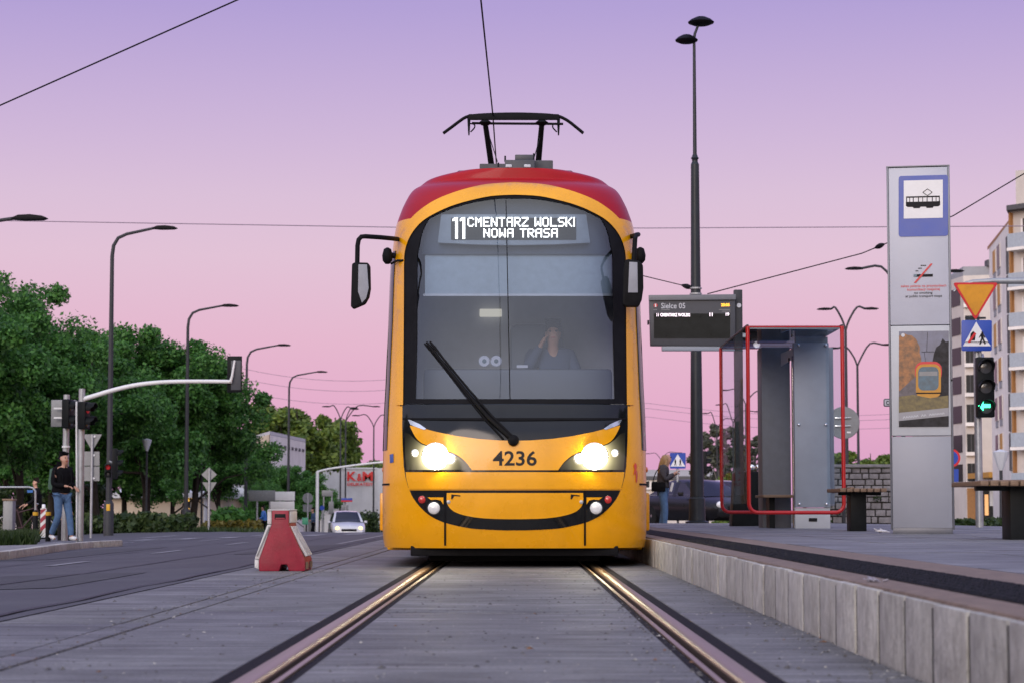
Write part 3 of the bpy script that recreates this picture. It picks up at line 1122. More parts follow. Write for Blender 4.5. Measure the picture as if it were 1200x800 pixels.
# lower dark mask and yellow face
mask = [(471.6, 473.6), (471.3, 500), (471.8, 520), (473, 545), (475, 558), (478.5, 571)]
patch('lower_windscreen', mir(mask[:1] + mask[1:]), 'black_gloss', .004, step=8)
patch('windscreen_ledge', [(472, 489.2), (735, 489.2), (735, 491), (680, 491.8), (603.5, 492.4), (527, 491.8), (472, 491)], 'black_rubber', .016, step=10, thick=.02)
nose = [(553, 550.3), (546, 541), (537, 533.5), (524, 527.5), (507, 523), (494, 518.5), (486.5, 511), (480.5, 499), (482, 498.3), (492, 500.5), (512, 505.6), (535, 510.2), (560, 513.6), (585, 515.4), (603.5, 515.8)]
patch('nose_panel', [(v.x, v.y) for v in cat(nose[:9], 3)] + nose[9:] + [(1207 - x, y) for x, y in reversed(nose[9:-1])] + [(1207 - v.x, v.y) for v in reversed(cat(nose[:9], 3))], 'yellow_paint', .02, step=7, thick=.03)
patch('bumper_strip', mir([(475.3, 552.6), (476.2, 560), (479.2, 572.6)]), 'yellow_paint', .016, step=8, thick=.03)
smile = [(480, 574), (484, 582.5), (491, 592), (501, 601.5), (511, 607.6), (522, 612), (540, 616.4), (560, 619.3), (603.5, 621.2)]
patch('lower_mask', mir([(v.x, v.y) for v in cat(smile, 3)][:-1]), 'black_gloss', .006, step=7)
panel = [(523.6, 577), (523.6, 587.5), (527, 594.5), (534, 599.8), (546, 603.6), (562, 606.2), (580, 607.4), (603.5, 607.8)]
hatch = patch('front_hatch', mir([(v.x, v.y) for v in cat(panel, 3)][:-1]), 'yellow_paint', .018, step=7, thick=.02)
for sgn in (0, 1):
    mx = (lambda pts: [(1207 - x, y) for x, y in pts]) if sgn else (lambda pts: pts)
    patch('lamp_trim', mx([(501, 582.2), (519.6, 582.2), (519.6, 590.5), (516.5, 585.8), (511, 584.6), (505, 585.2)]), 'yellow_paint', .014, step=5)
    patch('panel_gap', mx([(520.4, 574), (522.6, 574), (522.6, 638.6), (520.4, 638.6)]), 'black_rubber', .011, step=9, thick=.012)
    patch('daylight_strip', mx([(478, 491.2), (481, 491.6), (492, 496.5), (499.5, 501.8), (497, 503), (489, 500.2), (481, 497)]), 'chrome', .026, step=4)
    # fog lamp, marker reflector
    c = tp(*mx([(508.6, 594.8)])[0])
    f = MB().lathe([(.066, .0), (.066, -.022), (.058, -.026)], c, 'Y', 24).build('fog_lamp', 'dark_steel', tram, smooth=40)
    MB().lathe([(.056, -.022), (.05, -.034), (.03, -.041), (.001, -.043)], c, 'Y', 24).build('lens', 'lamp_clear', f, smooth=60)
    c = tp(*mx([(494.6, 584.8)])[0])
    MB().lathe([(.034, .01), (.034, -.016), (.026, -.022), (.001, -.024)], c, 'Y', 18).build('marker_lamp', 'lamp_red', tram, smooth=50)
    # headlight: bowl, lit lens, rings
    c = tp(*mx([(510.5, 534.5)])[0], .008)
    h = MB().lathe([(.125, .03), (.125, -.03), (.115, -.036), (.107, -.03)], c, 'Y', 32).build('headlight', 'chrome', tram, smooth=50)
    MB().lathe([(.107, -.028), (.09, -.04), (.055, -.046)], c, 'Y', 32).build('reflector', 'headlight_bowl', h, smooth=60)
    MB().lathe([(.078, -.05), (.062, -.066), (.03, -.074), (.001, -.076)], c, 'Y', 32).build('lens', 'headlight_glow', h, smooth=60)
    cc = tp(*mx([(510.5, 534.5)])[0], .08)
    lampglow('painted_lamp_glow', cc.x - XC, cc.z)
    patch('painted_glow_cover', mx([(474.5, 506), (480, 508), (486.5, 514.5), (494, 520), (507, 524.6), (524, 529), (537, 535), (546, 542.3), (552, 549.6), (520, 549.9), (476.2, 549.9), (474.4, 530)]), 'painted_lamp_glow', .09, h if False else tram, step=6, thick=.003)  # sheet over the lamp pod, its glow painted to fade away from the bulb
    for q, r_, m_ in (((528.4, 537.5), .042, 'position_lamp'), ((486.6, 530.8), .03, 'position_lamp')):
        c = tp(*mx([q])[0])
        l = MB().lathe([(r_ * 1.25, .03), (r_ * 1.25, -.018), (r_, -.024)], c, 'Y', 20).build('position_lamp', 'chrome', tram, smooth=40)
        MB().lathe([(r_, -.016), (r_ * .7, -.03), (.001, -.034)], c, 'Y', 20).build('lens', m_, l, smooth=60)
    # dark hook-shaped latch and a bolt on the hatch
    lx = 1207 - 678 if not sgn else 669
    patch('latch', [(lx, 578.6), (lx + 10.5, 579.8), (lx + 10.2, 581), (lx + 3.5, 580.4), (lx + .8, 584.6), (lx - .4, 584)], 'sign_black', .022, hatch, step=4, thick=.004)
    c = tp(*mx([(525.8, 587.6)])[0])
    MB().lathe([(.017, .0), (.017, -.024), (.001, -.027)], c, 'Y', 12).build('bolt', 'steel_galv', tram, smooth=40)
    # orange marker lights on the cheeks
    for q in ((455.3, 507.3), (449.9, 549.5)):
        qx = 1207 - q[0] if sgn else q[0]
        z = at(603.5, q[1], 20.4).z
        sx = 1 if sgn else -1
        yb_ = yp(z) + SE_D * (.62 if q[0] > 452 else 1.02)
        x_ = at(qx, q[1], yb_).x
        MB().lathe([(.03, -.02), (.024, .012), (.001, .02)] if sx > 0 else [(.03, .02), (.024, -.012), (.001, -.02)], (x_, yb_, z), 'X', 14).build('side_marker', 'lamp_orange', tram, smooth=50)


def text_tp(name, s, box, mat, off, bold=0.0, parent=None):
    uv, fs = text_fit(s, bold)
    x0, y0, x1, y1 = box
    mb = MB().add([tp(x0 + u * (x1 - x0), y1 - v * (y1 - y0), off) for u, v in uv], fs)
    return mb.build(name, mat, parent or tram)


text_tp('fleet_number', '4236', (577.5, 527.6, 629, 545.2), 'number_print', .0225, bold=.018)

# cheeks: dark glazing turning the corner, panels below
def cheek(name, s, py0, py1, th0, th1, mat, off, back=0.0):
    z0, z1 = at(603.5, py1, 20.5).z, at(603.5, py0, 20.9).z
    nz = max(4, int((z1 - z0) / .05))
    ths = list(np.linspace(th0, math.pi / 2, 16))
    mb = MB()
    nc = len(ths) + (1 if back else 0)
    for layer in (0, 1):
        for j in range(nz + 1):
            z = z0 + (z1 - z0) * j / nz
            w, y = wz(z), yp(z)
            for t in ths:
                u = math.sin(t) ** (2 / SE_N); d = 1 - max(0, math.cos(t)) ** (2 / SE_N)
                nrm = Vector((math.sin(t), -math.cos(t)))
                o_ = off if layer == 0 else -.004
                mb.v.append((XC + s * (u * w + nrm.x * o_), y + SE_D * d + nrm.y * o_, z))
            if back:
                mb.v.append((XC + s * (w + (off if layer == 0 else -.004)), y + SE_D + back, z))
    B = nc * (nz + 1)
    for j in range(nz):
        for i in range(nc - 1):
            mb.f.append((j * nc + i, j * nc + i + 1, (j + 1) * nc + i + 1, (j + 1) * nc + i))
    edge_ = [i for i in range(nc)] + [j * nc + nc - 1 for j in range(1, nz + 1)] + [nz * nc + i for i in range(nc - 2, -1, -1)] + [j * nc for j in range(nz - 1, 0, -1)]
    for a, b in zip(edge_, edge_[1:] + edge_[:1]):
        mb.f.append((a, b, b + B, a + B))
    mb.m = [0] * len(mb.f)
    return mb.build(name, mat, tram, smooth=40)


TH0 = math.asin(.955 ** (SE_N / 2))
for s in (-1, 1):
    cheek('side_glass', s, 296, 473, TH0, 0, 'black_gloss', .008, back=1.1)
    cheek('side_panel', s, 475.5, 500, TH0, 0, 'black_gloss', .008, back=.5)
    cheek('side_panel', s, 501.5, 528, TH0, 0, 'black_gloss', .006, back=.5)
    cheek('side_seam', s, 567, 568.6, math.asin(.93 ** (SE_N / 2)), 0, 'black_rubber', .004, back=.4)
    # skirt fairings that stand out behind the front
    a = at(603.5, 577, 21.6); b = at(603.5, 621, 21.6)
    x0 = XC + s * 1.2; x1 = XC + s * 1.295
    MB().box(min(x0, x1), max(x0, x1), 21.35, 24.2, b.z, a.z).build('skirt', 'yellow_paint', tram, bevel=.02)
    MB().box(min(XC + s * .95, XC + s * 1.215), max(XC + s * .95, XC + s * 1.215), 21.2, 24.0, .13, b.z + .02).build('skirt', 'yellow_paint', tram, bevel=.02)
    # windows and doors along the side
    yb = 22.6
    for k in range(7):
        w_ = wz(1.8) + .004
        MB().box(min(XC + s * (w_ - .06), XC + s * w_), max(XC + s * (w_ - .06), XC + s * w_), yb, yb + 2.4, 1.15, 2.75).build('side_window', 'black_gloss', tram, bevel=.02)
        yb += 2.9
    if s > 0:
        for k in range(3):
            MB().box(XC + 1.2, XC + 1.232, 25.1 + k * 6.2, 26.4 + k * 6.2, .3, 2.9).build('door', 'black_gloss', tram, bevel=.02)
# red ribbon mark on the right cheek, blue plate on the left
def cheek_pt(px, py, s, off):
    Y = 20.2
    for _ in range(30):
        p = at(px, py, Y)
        u = min(abs(p.x - XC) / wz(p.z), .9999)
        Y = .8 * Y + .2 * (yp(p.z) + SE_D * (1 - (1 - u ** SE_N) ** (1 / SE_N)))
    return at(px, py, Y - off)


for poly in ([(742.6, 545), (744.8, 541.5), (746.6, 545), (745.6, 550), (743.8, 556), (742.6, 555), (744, 549)], [(745.2, 552), (746.8, 550), (747.2, 558), (746.4, 565), (745.2, 564)]):
    patch('ribbon_mark', poly, 'graphic_red', .012, step=3, thick=.004, fn=lambda x, y, o: cheek_pt(x, y, 1, o))
patch('cheek_plate', [(456.6, 532), (460.8, 531), (461, 541), (456.8, 542)], 'sticker_blue', .012, step=4, thick=.004, fn=lambda x, y, o: cheek_pt(x, y, -1, o))

# wiper
pts = [tp(*q, .05) for q in ((500, 401), (520, 426), (545, 457), (572, 488), (602, 515.2))]
w = MB().tube(pts, [.012, .014, .016, .018, .02], 8).build('wiper', 'black_matt', tram, smooth=50)
pts = [tp(*q, .06) for q in ((504, 400.5), (524, 425.5), (549, 455.5), (576, 486.5), (604.5, 514.6))]
MB().tube(pts, .011, 8).build('wiper_arm', 'black_matt', w, smooth=50)
pts = [tp(*q, .028) for q in ((497.5, 402.5), (518, 428), (543, 459.5), (568, 490), (590, 514))]
MB().tube(pts, .008, 6).build('wiper_blade', 'black_rubber', w, smooth=50)
c = tp(601.5, 515.5, .02)
MB().lathe([(.05, .02), (.05, -.03), (.03, -.05), (.001, -.052)], c, 'Y', 16).build('wiper_pivot', 'black_matt', w, smooth=50)

# cabin seen through the windscreen
zf = lambda py: at(603.5, py, 20.4).z
cab = MB()
cab.box(XC - 1.12, XC + 1.12, 22.05, 22.1, .5, 3.3)
MB().box(XC - 1.12, XC + 1.12, 22.3, 22.34, .5, 3.3).build('cabin_rear_wall', 'cabin_pale', tram)
MB().box(XC - 1.14, XC - 1.1, 21.0, 22.3, .5, 2.8).build('cabin_side_wall', 'cabin_dark', tram)
MB().box(XC + 1.1, XC + 1.14, 21.0, 22.3, .5, 2.8).build('cabin_side_wall', 'cabin_dark', tram)
MB().box(XC - .95, XC + .95, 21.0, 22.3, 3.12, 3.16).build('cabin_ceiling', 'cabin_grey', tram)
MB().box(XC - 1.1, XC + 1.1, 20.05, 22.3, .5, .55).build('cabin_floor', 'cabin_dark', tram)
dash = MB()
dash.prism_z([(XC - 1.0, 20.55), (XC - .8, 20.22), (XC, 20.05), (XC + .8, 20.22), (XC + 1.0, 20.55)], .9, zf(474)).build('dashboard', 'cabin_dark', tram, bevel=.03)
a, b = at(497, 433, 20.75), at(717, 474, 20.75)
MB().box(a.x, b.x, 20.6, 21.0, b.z, a.z).build('instrument_desk', 'desk_grey', tram, bevel=.04)
# dark header band above the sun blind, the blind itself
hd = [(494, 298), (497, 262), (530, 243), (565, 234), (603.5, 231.6)]
patch('header_panel', mir(hd), 'cabin_dark', -.13, step=12, thick=.02)
patch('sun_blind', [(498, 297.5), (716.5, 297.5), (716.5, 345.5), (498, 345.5)], 'blind_fabric', -.17, step=14, thick=.015)
patch('blind_bar', [(496, 344.2), (718, 344.2), (718, 347), (496, 347)], 'panel_white', -.165, step=14, thick=.02)
# destination display
ds = patch('destination_display', [(517, 251.5), (687, 251.5), (691.5, 284.5), (650, 286.6), (603.5, 287.4), (560, 286.8), (513, 284.5)], 'rail_panel', -.035, step=9, thick=.06)
patch('display_screen', [(528.6, 255.6), (675.2, 255.6), (675.2, 281.2), (528.6, 281.2)], 'screen_black', -.028, ds, step=9, thick=.004)
G = {'C': ('01110', '10001', '10000', '10000', '10000', '10001', '01110'), 'M': ('10001', '11011', '10101', '10101', '10001', '10001', '10001'),
     'E': ('11111', '10000', '10000', '11110', '10000', '10000', '11111'), 'N': ('10001', '11001', '11001', '10101', '10011', '10011', '10001'),
     'T': ('11111', '00100', '00100', '00100', '00100', '00100', '00100'), 'A': ('01111', '10001', '10001', '11111', '10001', '10001', '10001'),
     'R': ('11110', '10001', '10001', '11110', '10100', '10010', '10001'), 'Z': ('11111', '00001', '00010', '00100', '01000', '10000', '11111'),
     'W': ('10001', '10001', '10001', '10101', '10101', '11011', '10001'), 'O': ('01110', '10001', '10001', '10001', '10001', '10001', '01110'),
     'L': ('10000', '10000', '10000', '10000', '10000', '10000', '11111'), 'S': ('01111', '10000', '10000', '01110', '00001', '00001', '11110'),
     'K': ('10001', '10010', '10100', '11000', '10100', '10010', '10001'), 'I': ('1', '1', '1', '1', '1', '1', '1'), ' ': ('000',) * 7}


def led_text(name, s, box, mat, fn, parent, fat=1.0):
    cols = []
    for ch in s:
        g = G[ch]
        cols += [[row[i] for row in g] for i in range(len(g[0]))] + [['0'] * 7]
    cols = cols[:-1]
    x0, y0, x1, y1 = box
    cw, rh = (x1 - x0) / len(cols), (y1 - y0) / 7
    mb = MB()
    for i, c_ in enumerate(cols):
        for j, b_ in enumerate(c_):
            if b_ == '1':
                cx, cy = x0 + (i + .5) * cw, y0 + (j + .5) * rh
                hx, hy = cw * fat / 2, rh * fat / 2
                mb.add([fn(cx - hx, cy + hy), fn(cx + hx, cy + hy), fn(cx + hx, cy - hy), fn(cx - hx, cy - hy)], [(0, 1, 2, 3)])
    return tag(mb.build(name, mat, parent), kind='stuff')


led = lambda x, y: tp(x, y, -.022)
led_text('led_lettering', 'CMENTARZ WOLSKI', (548, 254.8, 673.5, 265.8), 'led_white', led, ds)
led_text('led_lettering', 'NOWA TRASA', (566.5, 268, 653.5, 278.4), 'led_white', led, ds)
for xo in (530.5, 539.0):
    mb = MB()
    for poly in ([(xo + 3, 255), (xo + 6, 255), (xo + 6, 280.2), (xo + 3, 280.2)], [(xo, 259.6), (xo, 256.6), (xo + 3, 255), (xo + 3, 258.4)]):
        mb.add([led(x, y) for x, y in poly], [(0, 1, 2, 3)])
    mb.build('led_numeral', 'led_white', ds)
# things behind the glass: seat, two round eyes of a sign on the desk, a cab lamp
a = at(628, 395, 21.5)
MB().box(a.x - .25, a.x + .27, 21.55, 21.68, .9, a.z + .13).build('driver_seat', 'cabin_dark', tram, bevel=.06)
a, b = at(562, 362, 22.2), at(588, 371, 22.2)
MB().box(a.x, b.x, 22.2, 22.25, b.z, a.z).build('cab_lamp', 'cab_lamp', tram, bevel=.01)
for px in (567.5, 581.5):
    c = tp(px, 423, -.1)
    e = MB().lathe([(.052, .012), (.052, -.006), (.046, -.012), (.001, -.012)], c, 'Y', 20).build('round_badge', 'totem_white', tram, smooth=40)
    MB().lathe([(.02, -.012), (.02, -.016), (.001, -.016)], c, 'Y', 16).build('badge_centre', 'poster_glass', e, smooth=40)
c = tp(612, 429, -.1)
MB().box(c.x - .05, c.x + .05, c.y, c.y + .02, c.z - .012, c.z + .012).build('desk_label', 'totem_white', tram)

# mirrors
def mirror(s, arm, body, glass, ya):
    mb = MB()
    mb.tube([at(x, y, yy) for x, y, yy in arm], .022, 10)
    m = mb.build('wing_mirror', 'black_matt', tram, smooth=50)
    q = [at(x, y, ya) for x, y in body]
    MB().prism([(p.x, p.z) for p in q], ya - .03, ya + .09).build('mirror_housing', 'black_matt', m, bevel=.022)
    q = [at(x, y, ya - .034) for x, y in glass]
    MB().prism([(p.x, p.z) for p in q], ya - .036, ya - .025).build('mirror_cover', 'cabin_grey', m, bevel=.004)


mirror(-1, [(466, 280.5, 20.75), (458, 279.5, 20.5), (445, 278.3, 20.3), (428, 277.2, 20.2), (423.5, 277.6, 20.2), (420.3, 281, 20.2), (419, 288, 20.2), (418.6, 310, 20.2)],
       [(412.6, 309.5), (416, 307.8), (431, 308.2), (433.6, 311), (434.2, 338), (432.5, 348), (428, 356), (414, 362), (411.2, 359.5)],
       [(420, 310), (430, 310), (432, 338), (429, 350), (424, 355), (419.5, 342)], 20.2)
mirror(1, [(739, 277.5, 20.85), (748, 275, 20.5), (745.5, 275.5, 20.3), (744.2, 280, 20.2), (742.8, 306, 20.2)],
       [(732, 305.5), (737, 304), (750, 306.5), (753.5, 311), (754, 338), (752, 352), (748.5, 359.5), (732, 359.5), (729.4, 356), (730.4, 320)],
       [(737.5, 307), (747, 307.5), (747.5, 343), (736, 343)], 20.2)
for px, py in ((455.5, 300), (749, 299.5)):
    c = at(px, py, 20.75)
    sgn = -1 if px < 600 else 1
    m = MB().tube([(c.x + sgn * -.07, 20.75, c.z), (c.x, 20.75, c.z + .005)], [.025, .03], 10).build('side_camera', 'black_matt', tram, smooth=50)
    MB().lathe([(.02, -.08), (.045, -.05), (.05, 0), (.035, .06), (.01, .075)], (c.x + sgn * .01, 20.72, c.z), 'Z', 14).build('camera_dome', 'black_matt', m, smooth=60)
for s in (-1, 1):
    a = tp(603.5 + s * 130.5, 305.5, .015) if s < 0 else tp(603.5 + s * 130.5, 305.5, .015)
    b = at(603.5 + s * 145, 309, 20.7)
    MB().tube([a, (a + b) / 2 + Vector((0, -.03, .01)), b], .011, 8).build('grab_handle', 'black_matt', tram, smooth=50)

# underframe, wheels
MB().box(XC - .93, XC + .93, 19.95, 23.5, .10, .19).build('underframe', 'black_matt', tram, bevel=.01)
MB().box(XC - .78, XC + .78, 20.35, 20.6, .045, .12).build('track_guard', 'black_matt', tram, bevel=.01)
for yy in (21.6, 23.4, 33, 34.8):
    for s in (-1, 1):
        MB().lathe([(.3, -.06), (.3, .05), (.27, .06), (.1, .06), (.001, .05)], (s * .75, yy, .305), 'X', 24).build('wheel', 'dark_steel', tram, smooth=40)
MB().box(XC - 1.1, XC + 1.1, 24.5, 50.5, .12, .3).build('underframe', 'black_matt', tram)

# roof equipment
def rbox(name, px0, py0, px1, py1, Y, dep, mat, par=None):
    a, b = at(px0, py1, Y), at(px1, py0, Y)
    return MB().box(a.x, b.x, Y, Y + dep, min(3.5, a.z) if par is None else a.z, b.z).build(name, mat, par or tram, bevel=.012)


ru = rbox('roof_unit', 591.5, 187.5, 626.5, 200, 24.6, 1.5, 'display_case')
rbox('roof_cover', 603.5, 181.3, 625, 188, 24.9, .8, 'display_case', ru)
rbox('unit_plate', 592.5, 192.8, 600, 196.4, 24.585, .02, 'text_grey', ru)
rbox('unit_plate', 614, 192.8, 622, 196.4, 24.585, .02, 'text_grey', ru)
rbox('roof_unit', 624, 188, 648, 200, 25.2, 1.2, 'roof_dark')
rbox('roof_unit', 562, 192, 592, 200, 25.6, 1.0, 'roof_dark')
for s in (-1, 1):
    q = [at(603.5 + s * d, y, 22.4) for d, y in ((74, 206), (66, 200), (28, 199), (28, 206))]
    MB().prism([(p.x, p.z) for p in q], 22.4, 30).build('roof_fairing', 'roof_dark', tram, bevel=.01)
for px, a_, b_ in ((592, 183, 190), (625.5, 180, 188), (584, 191, 196)):
    MB().tube([at(px, b_, 25), at(px, a_, 25)], .012, 6).build('antenna', 'dark_steel', tram)

# pantograph
PY = 28.0
pg = MB()
P = lambda x, y, d=0: at(x, y, PY + d)
arms = MB()
for lo, hi in (((577.5, 205), (568.5, 144)), ((629.5, 205), (635, 145))):
    arms.tube([P(*lo, .6), P(*hi)], [.042, .034], 10)
    z_ = P(*lo, .6)
    arms.tube([z_, (z_.x, PY + 1.2, 4.15), (z_.x, PY + 2.0, 3.6)], .045, 10)
pan = arms.build('pantograph', 'black_matt', tram, smooth=50)
MB().tube([P(553, 144.6), P(575, 145), P(640, 145.4), P(660, 145.6)], .016, 8).build('cross_tube', 'black_matt', pan, smooth=50)
for d, k in ((0, 0), (.32, 1)):
    s_ = [(519.5, 156.2), (528, 150), (538, 142.5), (546, 137.4), (556, 135.4), (575, 134.2), (603, 133.6), (630, 134.2), (648, 135.4), (657, 137.2), (666, 142), (675, 149), (683.5, 156)]
    MB().tube([P(v.x, v.y + .6 * k, d) for v in cat(s_, 3)], .018, 8).build('collector_horn', 'black_matt', pan, smooth=60)
    MB().bar(P(549, 137.6, d), P(655, 137.6, d), .045, .075).build('contact_strip', 'black_matt', pan, bevel=.01)
for px in (549.5, 654.5):
    MB().tube([P(px, 138, .15), P(px, 152), P(px, 159)], [.022, .014, .008], 8).build('spring_post', 'black_matt', pan, smooth=50)
    q = [(px, 145), (px + (6 if px < 600 else -6), 146), (px + (6.5 if px < 600 else -6.5), 150), (px + (2 if px < 600 else -2), 155)]
    MB().tube([P(v.x, v.y) for v in cat(q, 4)], .01, 6).build('spring_link', 'black_matt', pan, smooth=50)
for px in (568.5, 635):
    MB().lathe([(.05, 0), (.09, .03), (.05, .06)], P(px, 147), 'Z', 10).build('head_joint', 'black_matt', pan, smooth=40)
MB().tube([P(574, 162), P(583, 190)], .006, 5).build('tension_rod', 'dark_steel', pan)
MB().tube([P(632.5, 162), P(626, 185)], .006, 5).build('tension_rod', 'dark_steel', pan)

# small green running light is a lens flare in the photograph and is left out
# ================================================================== VEGETATION
def leaf_cloud(name, mat, centres, radii, per, size, parent=None, squash=.8, flat=.35, seed=1, loc=None):
    """many small leaf faces spread through clumps"""
    g = np.random.default_rng(seed)
    C = np.repeat(np.array(centres), per, axis=0)
    Rr = np.repeat(np.array(radii), per)
    n = len(C)
    d = g.normal(size=(n, 3)); d /= np.linalg.norm(d, axis=1)[:, None]
    rad = Rr * (g.random(n) ** .42) * g.uniform(.75, 1.12, n)
    P = C + d * rad[:, None] * np.array([1, 1, squash])
    nrm = d * .8 + g.normal(size=(n, 3)) * .75 + np.array([0, 0, .35])
    nrm /= np.linalg.norm(nrm, axis=1)[:, None]
    a = np.cross(nrm, g.normal(size=(n, 3))); a /= np.linalg.norm(a, axis=1)[:, None]
    b = np.cross(nrm, a)
    s = size * g.uniform(.6, 1.3, n)
    a *= s[:, None]; b *= (s * .62)[:, None]
    droop = nrm * (s * .18)[:, None]
    V = np.stack([P - a, P + b - droop, P + a, P - b - droop], axis=1).reshape(-1, 3)
    me = bpy.data.meshes.new(name)
    me.vertices.add(n * 4); me.loops.add(n * 4); me.polygons.add(n)
    me.vertices.foreach_set('co', V.astype(np.float32).ravel())
    me.loops.foreach_set('vertex_index', np.arange(n * 4, dtype=np.int32))
    me.polygons.foreach_set('loop_start', np.arange(0, n * 4, 4, dtype=np.int32))
    me.polygons.foreach_set('loop_total', np.full(n, 4, dtype=np.int32))
    me.update(calc_edges=True)
    me.materials.append(MATS[mat])
    o = bpy.data.objects.new(name, me)
    COL.objects.link(o)
    o.parent = parent
    if loc is not None:
        o.location = loc
    return o


def tree_proto(seed, H, W_, trunk_h, mat, bark='bark', per=230, leaf=.17, clumps=105, shape='round', trunk_r=.2):
    """trunk with limbs and a crown of unit size H; returns (trunk mesh, crown mesh)"""
    rr = random.Random(seed)
    cz = trunk_h + (H - trunk_h) * .5
    rz_ = (H - trunk_h) * .5
    cen, rad = [], []
    # a few big lobes give the crown its uneven outline
    lobes = []
    for k in range(9):
        a = rr.random() * 6.28
        e = rr.uniform(-.55, .7)
        q = rr.uniform(.34, .56)
        lobes.append((Vector((math.cos(a) * W_ * .5 * q * math.cos(e), math.sin(a) * W_ * .5 * q * math.cos(e), cz + rz_ * .62 * math.sin(e))), rr.uniform(.36, .56)))
    lobes.append((Vector((0, 0, cz + rz_ * .5)), .5))
    for k in range(clumps):
        L, q = lobes[k % len(lobes)]
        d = Vector((rr.gauss(0, 1), rr.gauss(0, 1), rr.gauss(0, 1))).normalized()
        t = rr.random() ** .33
        if shape == 'poplar':
            z = trunk_h + (H - trunk_h) * rr.random()
            w = W_ * .5 * math.sin(math.pi * min(.97, max(.06, (z - trunk_h) / (H - trunk_h)))) ** .6
            a = rr.random() * 6.28
            c = Vector((math.cos(a) * w * rr.random() ** .5, math.sin(a) * w * rr.random() ** .5, z))
        else:
            c = L + Vector((d.x * W_ * .5 * q, d.y * W_ * .5 * q, d.z * rz_ * q * .95)) * t
        c.z = max(c.z, trunk_h * .8)
        cen.append(tuple(c)); rad.append(W_ * rr.uniform(.055, .11))
    crown = leaf_cloud('crown', mat, cen, rad, per, leaf, seed=seed)
    mb = MB()
    wob = [(rr.gauss(0, .12), rr.gauss(0, .12)) for _ in range(4)]
    pts = [(0, 0, -.3), (wob[0][0] * .3, wob[0][1] * .3, trunk_h * .5), (wob[1][0], wob[1][1], trunk_h), (wob[2][0] * 1.5, wob[2][1] * 1.5, cz), (wob[3][0] * 2, wob[3][1] * 2, H * .86)]
    mb.tube(pts, [trunk_r * 1.35, trunk_r, trunk_r * .85, trunk_r * .55, .03], 9)
    for k in range(16):
        c = Vector(cen[rr.randrange(len(cen))])
        z0 = rr.uniform(trunk_h * .75, cz + rz_ * .2)
        st = Vector((wob[1][0], wob[1][1], min(z0, c.z - .2)))
        mid = st.lerp(c, .5) + Vector((0, 0, rr.uniform(-.1, .5)))
        mb.tube([st, mid, c], [trunk_r * .42, trunk_r * .26, .02], 6)
    trunk = mb.build('trunk', bark, smooth=60)
    return trunk, crown


protos = {}


def proto(key, *a, **k):
    t, c = tree_proto(*a, **k)
    protos[key] = (t.data, c.data, a[1])
    bpy.data.objects.remove(t); bpy.data.objects.remove(c)


proto('lin1', 3, 11.5, 11.0, 1.7, 'leaf_green', leaf=.095, per=640, clumps=140)
proto('lin2', 8, 10.0, 9.0, 1.6, 'leaf_green', leaf=.095, per=640, clumps=125)
proto('lin3', 15, 9.0, 9.5, 1.5, 'leaf_green', leaf=.095, per=640, clumps=120)
proto('bri1', 21, 11.0, 9.0, 1.6, 'leaf_bright', leaf=.2, per=210, clumps=95)
proto('bri2', 29, 9.0, 8.5, 1.4, 'leaf_bright', leaf=.2, per=210, clumps=80)
proto('gry1', 33, 11.0, 5.0, 2.2, 'leaf_dusk', 'bark_pale', leaf=.22, per=90, clumps=80, shape='poplar')
proto('gry2', 37, 10.0, 4.4, 2.0, 'leaf_dusk', 'bark_pale', leaf=.22, per=90, clumps=70, shape='poplar')
proto('low1', 41, 6.0, 7.0, .5, 'leaf_bright', leaf=.24, per=90, clumps=70, trunk_r=.12)


def tree(key, name, px, Y, top, label, group=None, rz=0.0, wide=1.0, base=None):
    """a tree at the photo's column px, depth Y, its top at the photo's row top"""
    p = at(px, 600, Y)
    g = gz(p.x, Y) if base is None else base
    td, cd_, H = protos[key]
    s = (at(px, top, Y).z - g) / H
    t = thing(name, label, 'tree', (p.x, Y, g), group, rz)
    for nm, d in (('trunk', td), ('crown', cd_)):
        o = bpy.data.objects.new(nm, d)
        COL.objects.link(o)
        o.parent = t
        o.scale = (s * wide, s * wide, s)
    return t


GL = 'trees along the left of the road'
tree('lin1', 'linden_tree', 22, 92, 318, 'tallest dark green tree, cut off by the left edge of the view', GL, .4)
tree('lin3', 'linden_tree', -75, 84, 330, 'broad dark green tree mostly outside the view on the far left', GL, 2.0)
tree('lin2', 'linden_tree', 112, 100, 372, 'dense green tree right behind the nearest full street lamp', GL, 1.2)
tree('lin3', 'linden_tree', 172, 108, 384, 'round green tree between the two tallest street lamps', GL, 2.6)
tree('lin2', 'linden_tree', 226, 112, 402, 'green tree behind the raised signal arm, its right edge against the sky', GL, 4.1, 1.02)
tree('lin3', 'linden_tree', 60, 112, 400, 'dark green tree filling the gap behind the man in black', GL, 5.2)
tree('lin2', 'linden_tree', 258, 128, 486, 'low dark green tree overhanging the cream low building', GL, .9, 1.1)
GB = 'dark trees in the second row on the left'
tree('lin3', 'linden_tree', 10, 128, 450, 'dark second-row tree seen below the crown of the tallest left tree', GB, 2.9, 1.15)
tree('lin2', 'linden_tree', 88, 132, 455, 'dark second-row tree seen right of the walking man', GB, 5.5, 1.15)
tree('lin3', 'linden_tree', 145, 136, 470, 'dark second-row tree behind the first slim lantern post', GB, .2, 1.1)
tree('lin2', 'linden_tree', 200, 138, 480, 'dark second-row tree left of the second slim lantern post', GB, 3.8, 1.1)
GM = 'lighter trees in the middle distance'
tree('bri1', 'broadleaf_tree', 347, 232, 456, 'yellow-green tree rising behind the grey two-storey building', GM, 1.0, 1.2)
tree('bri2', 'broadleaf_tree', 318, 236, 462, 'yellow-green tree just left of the tallest pale tree', GM, 2.5)
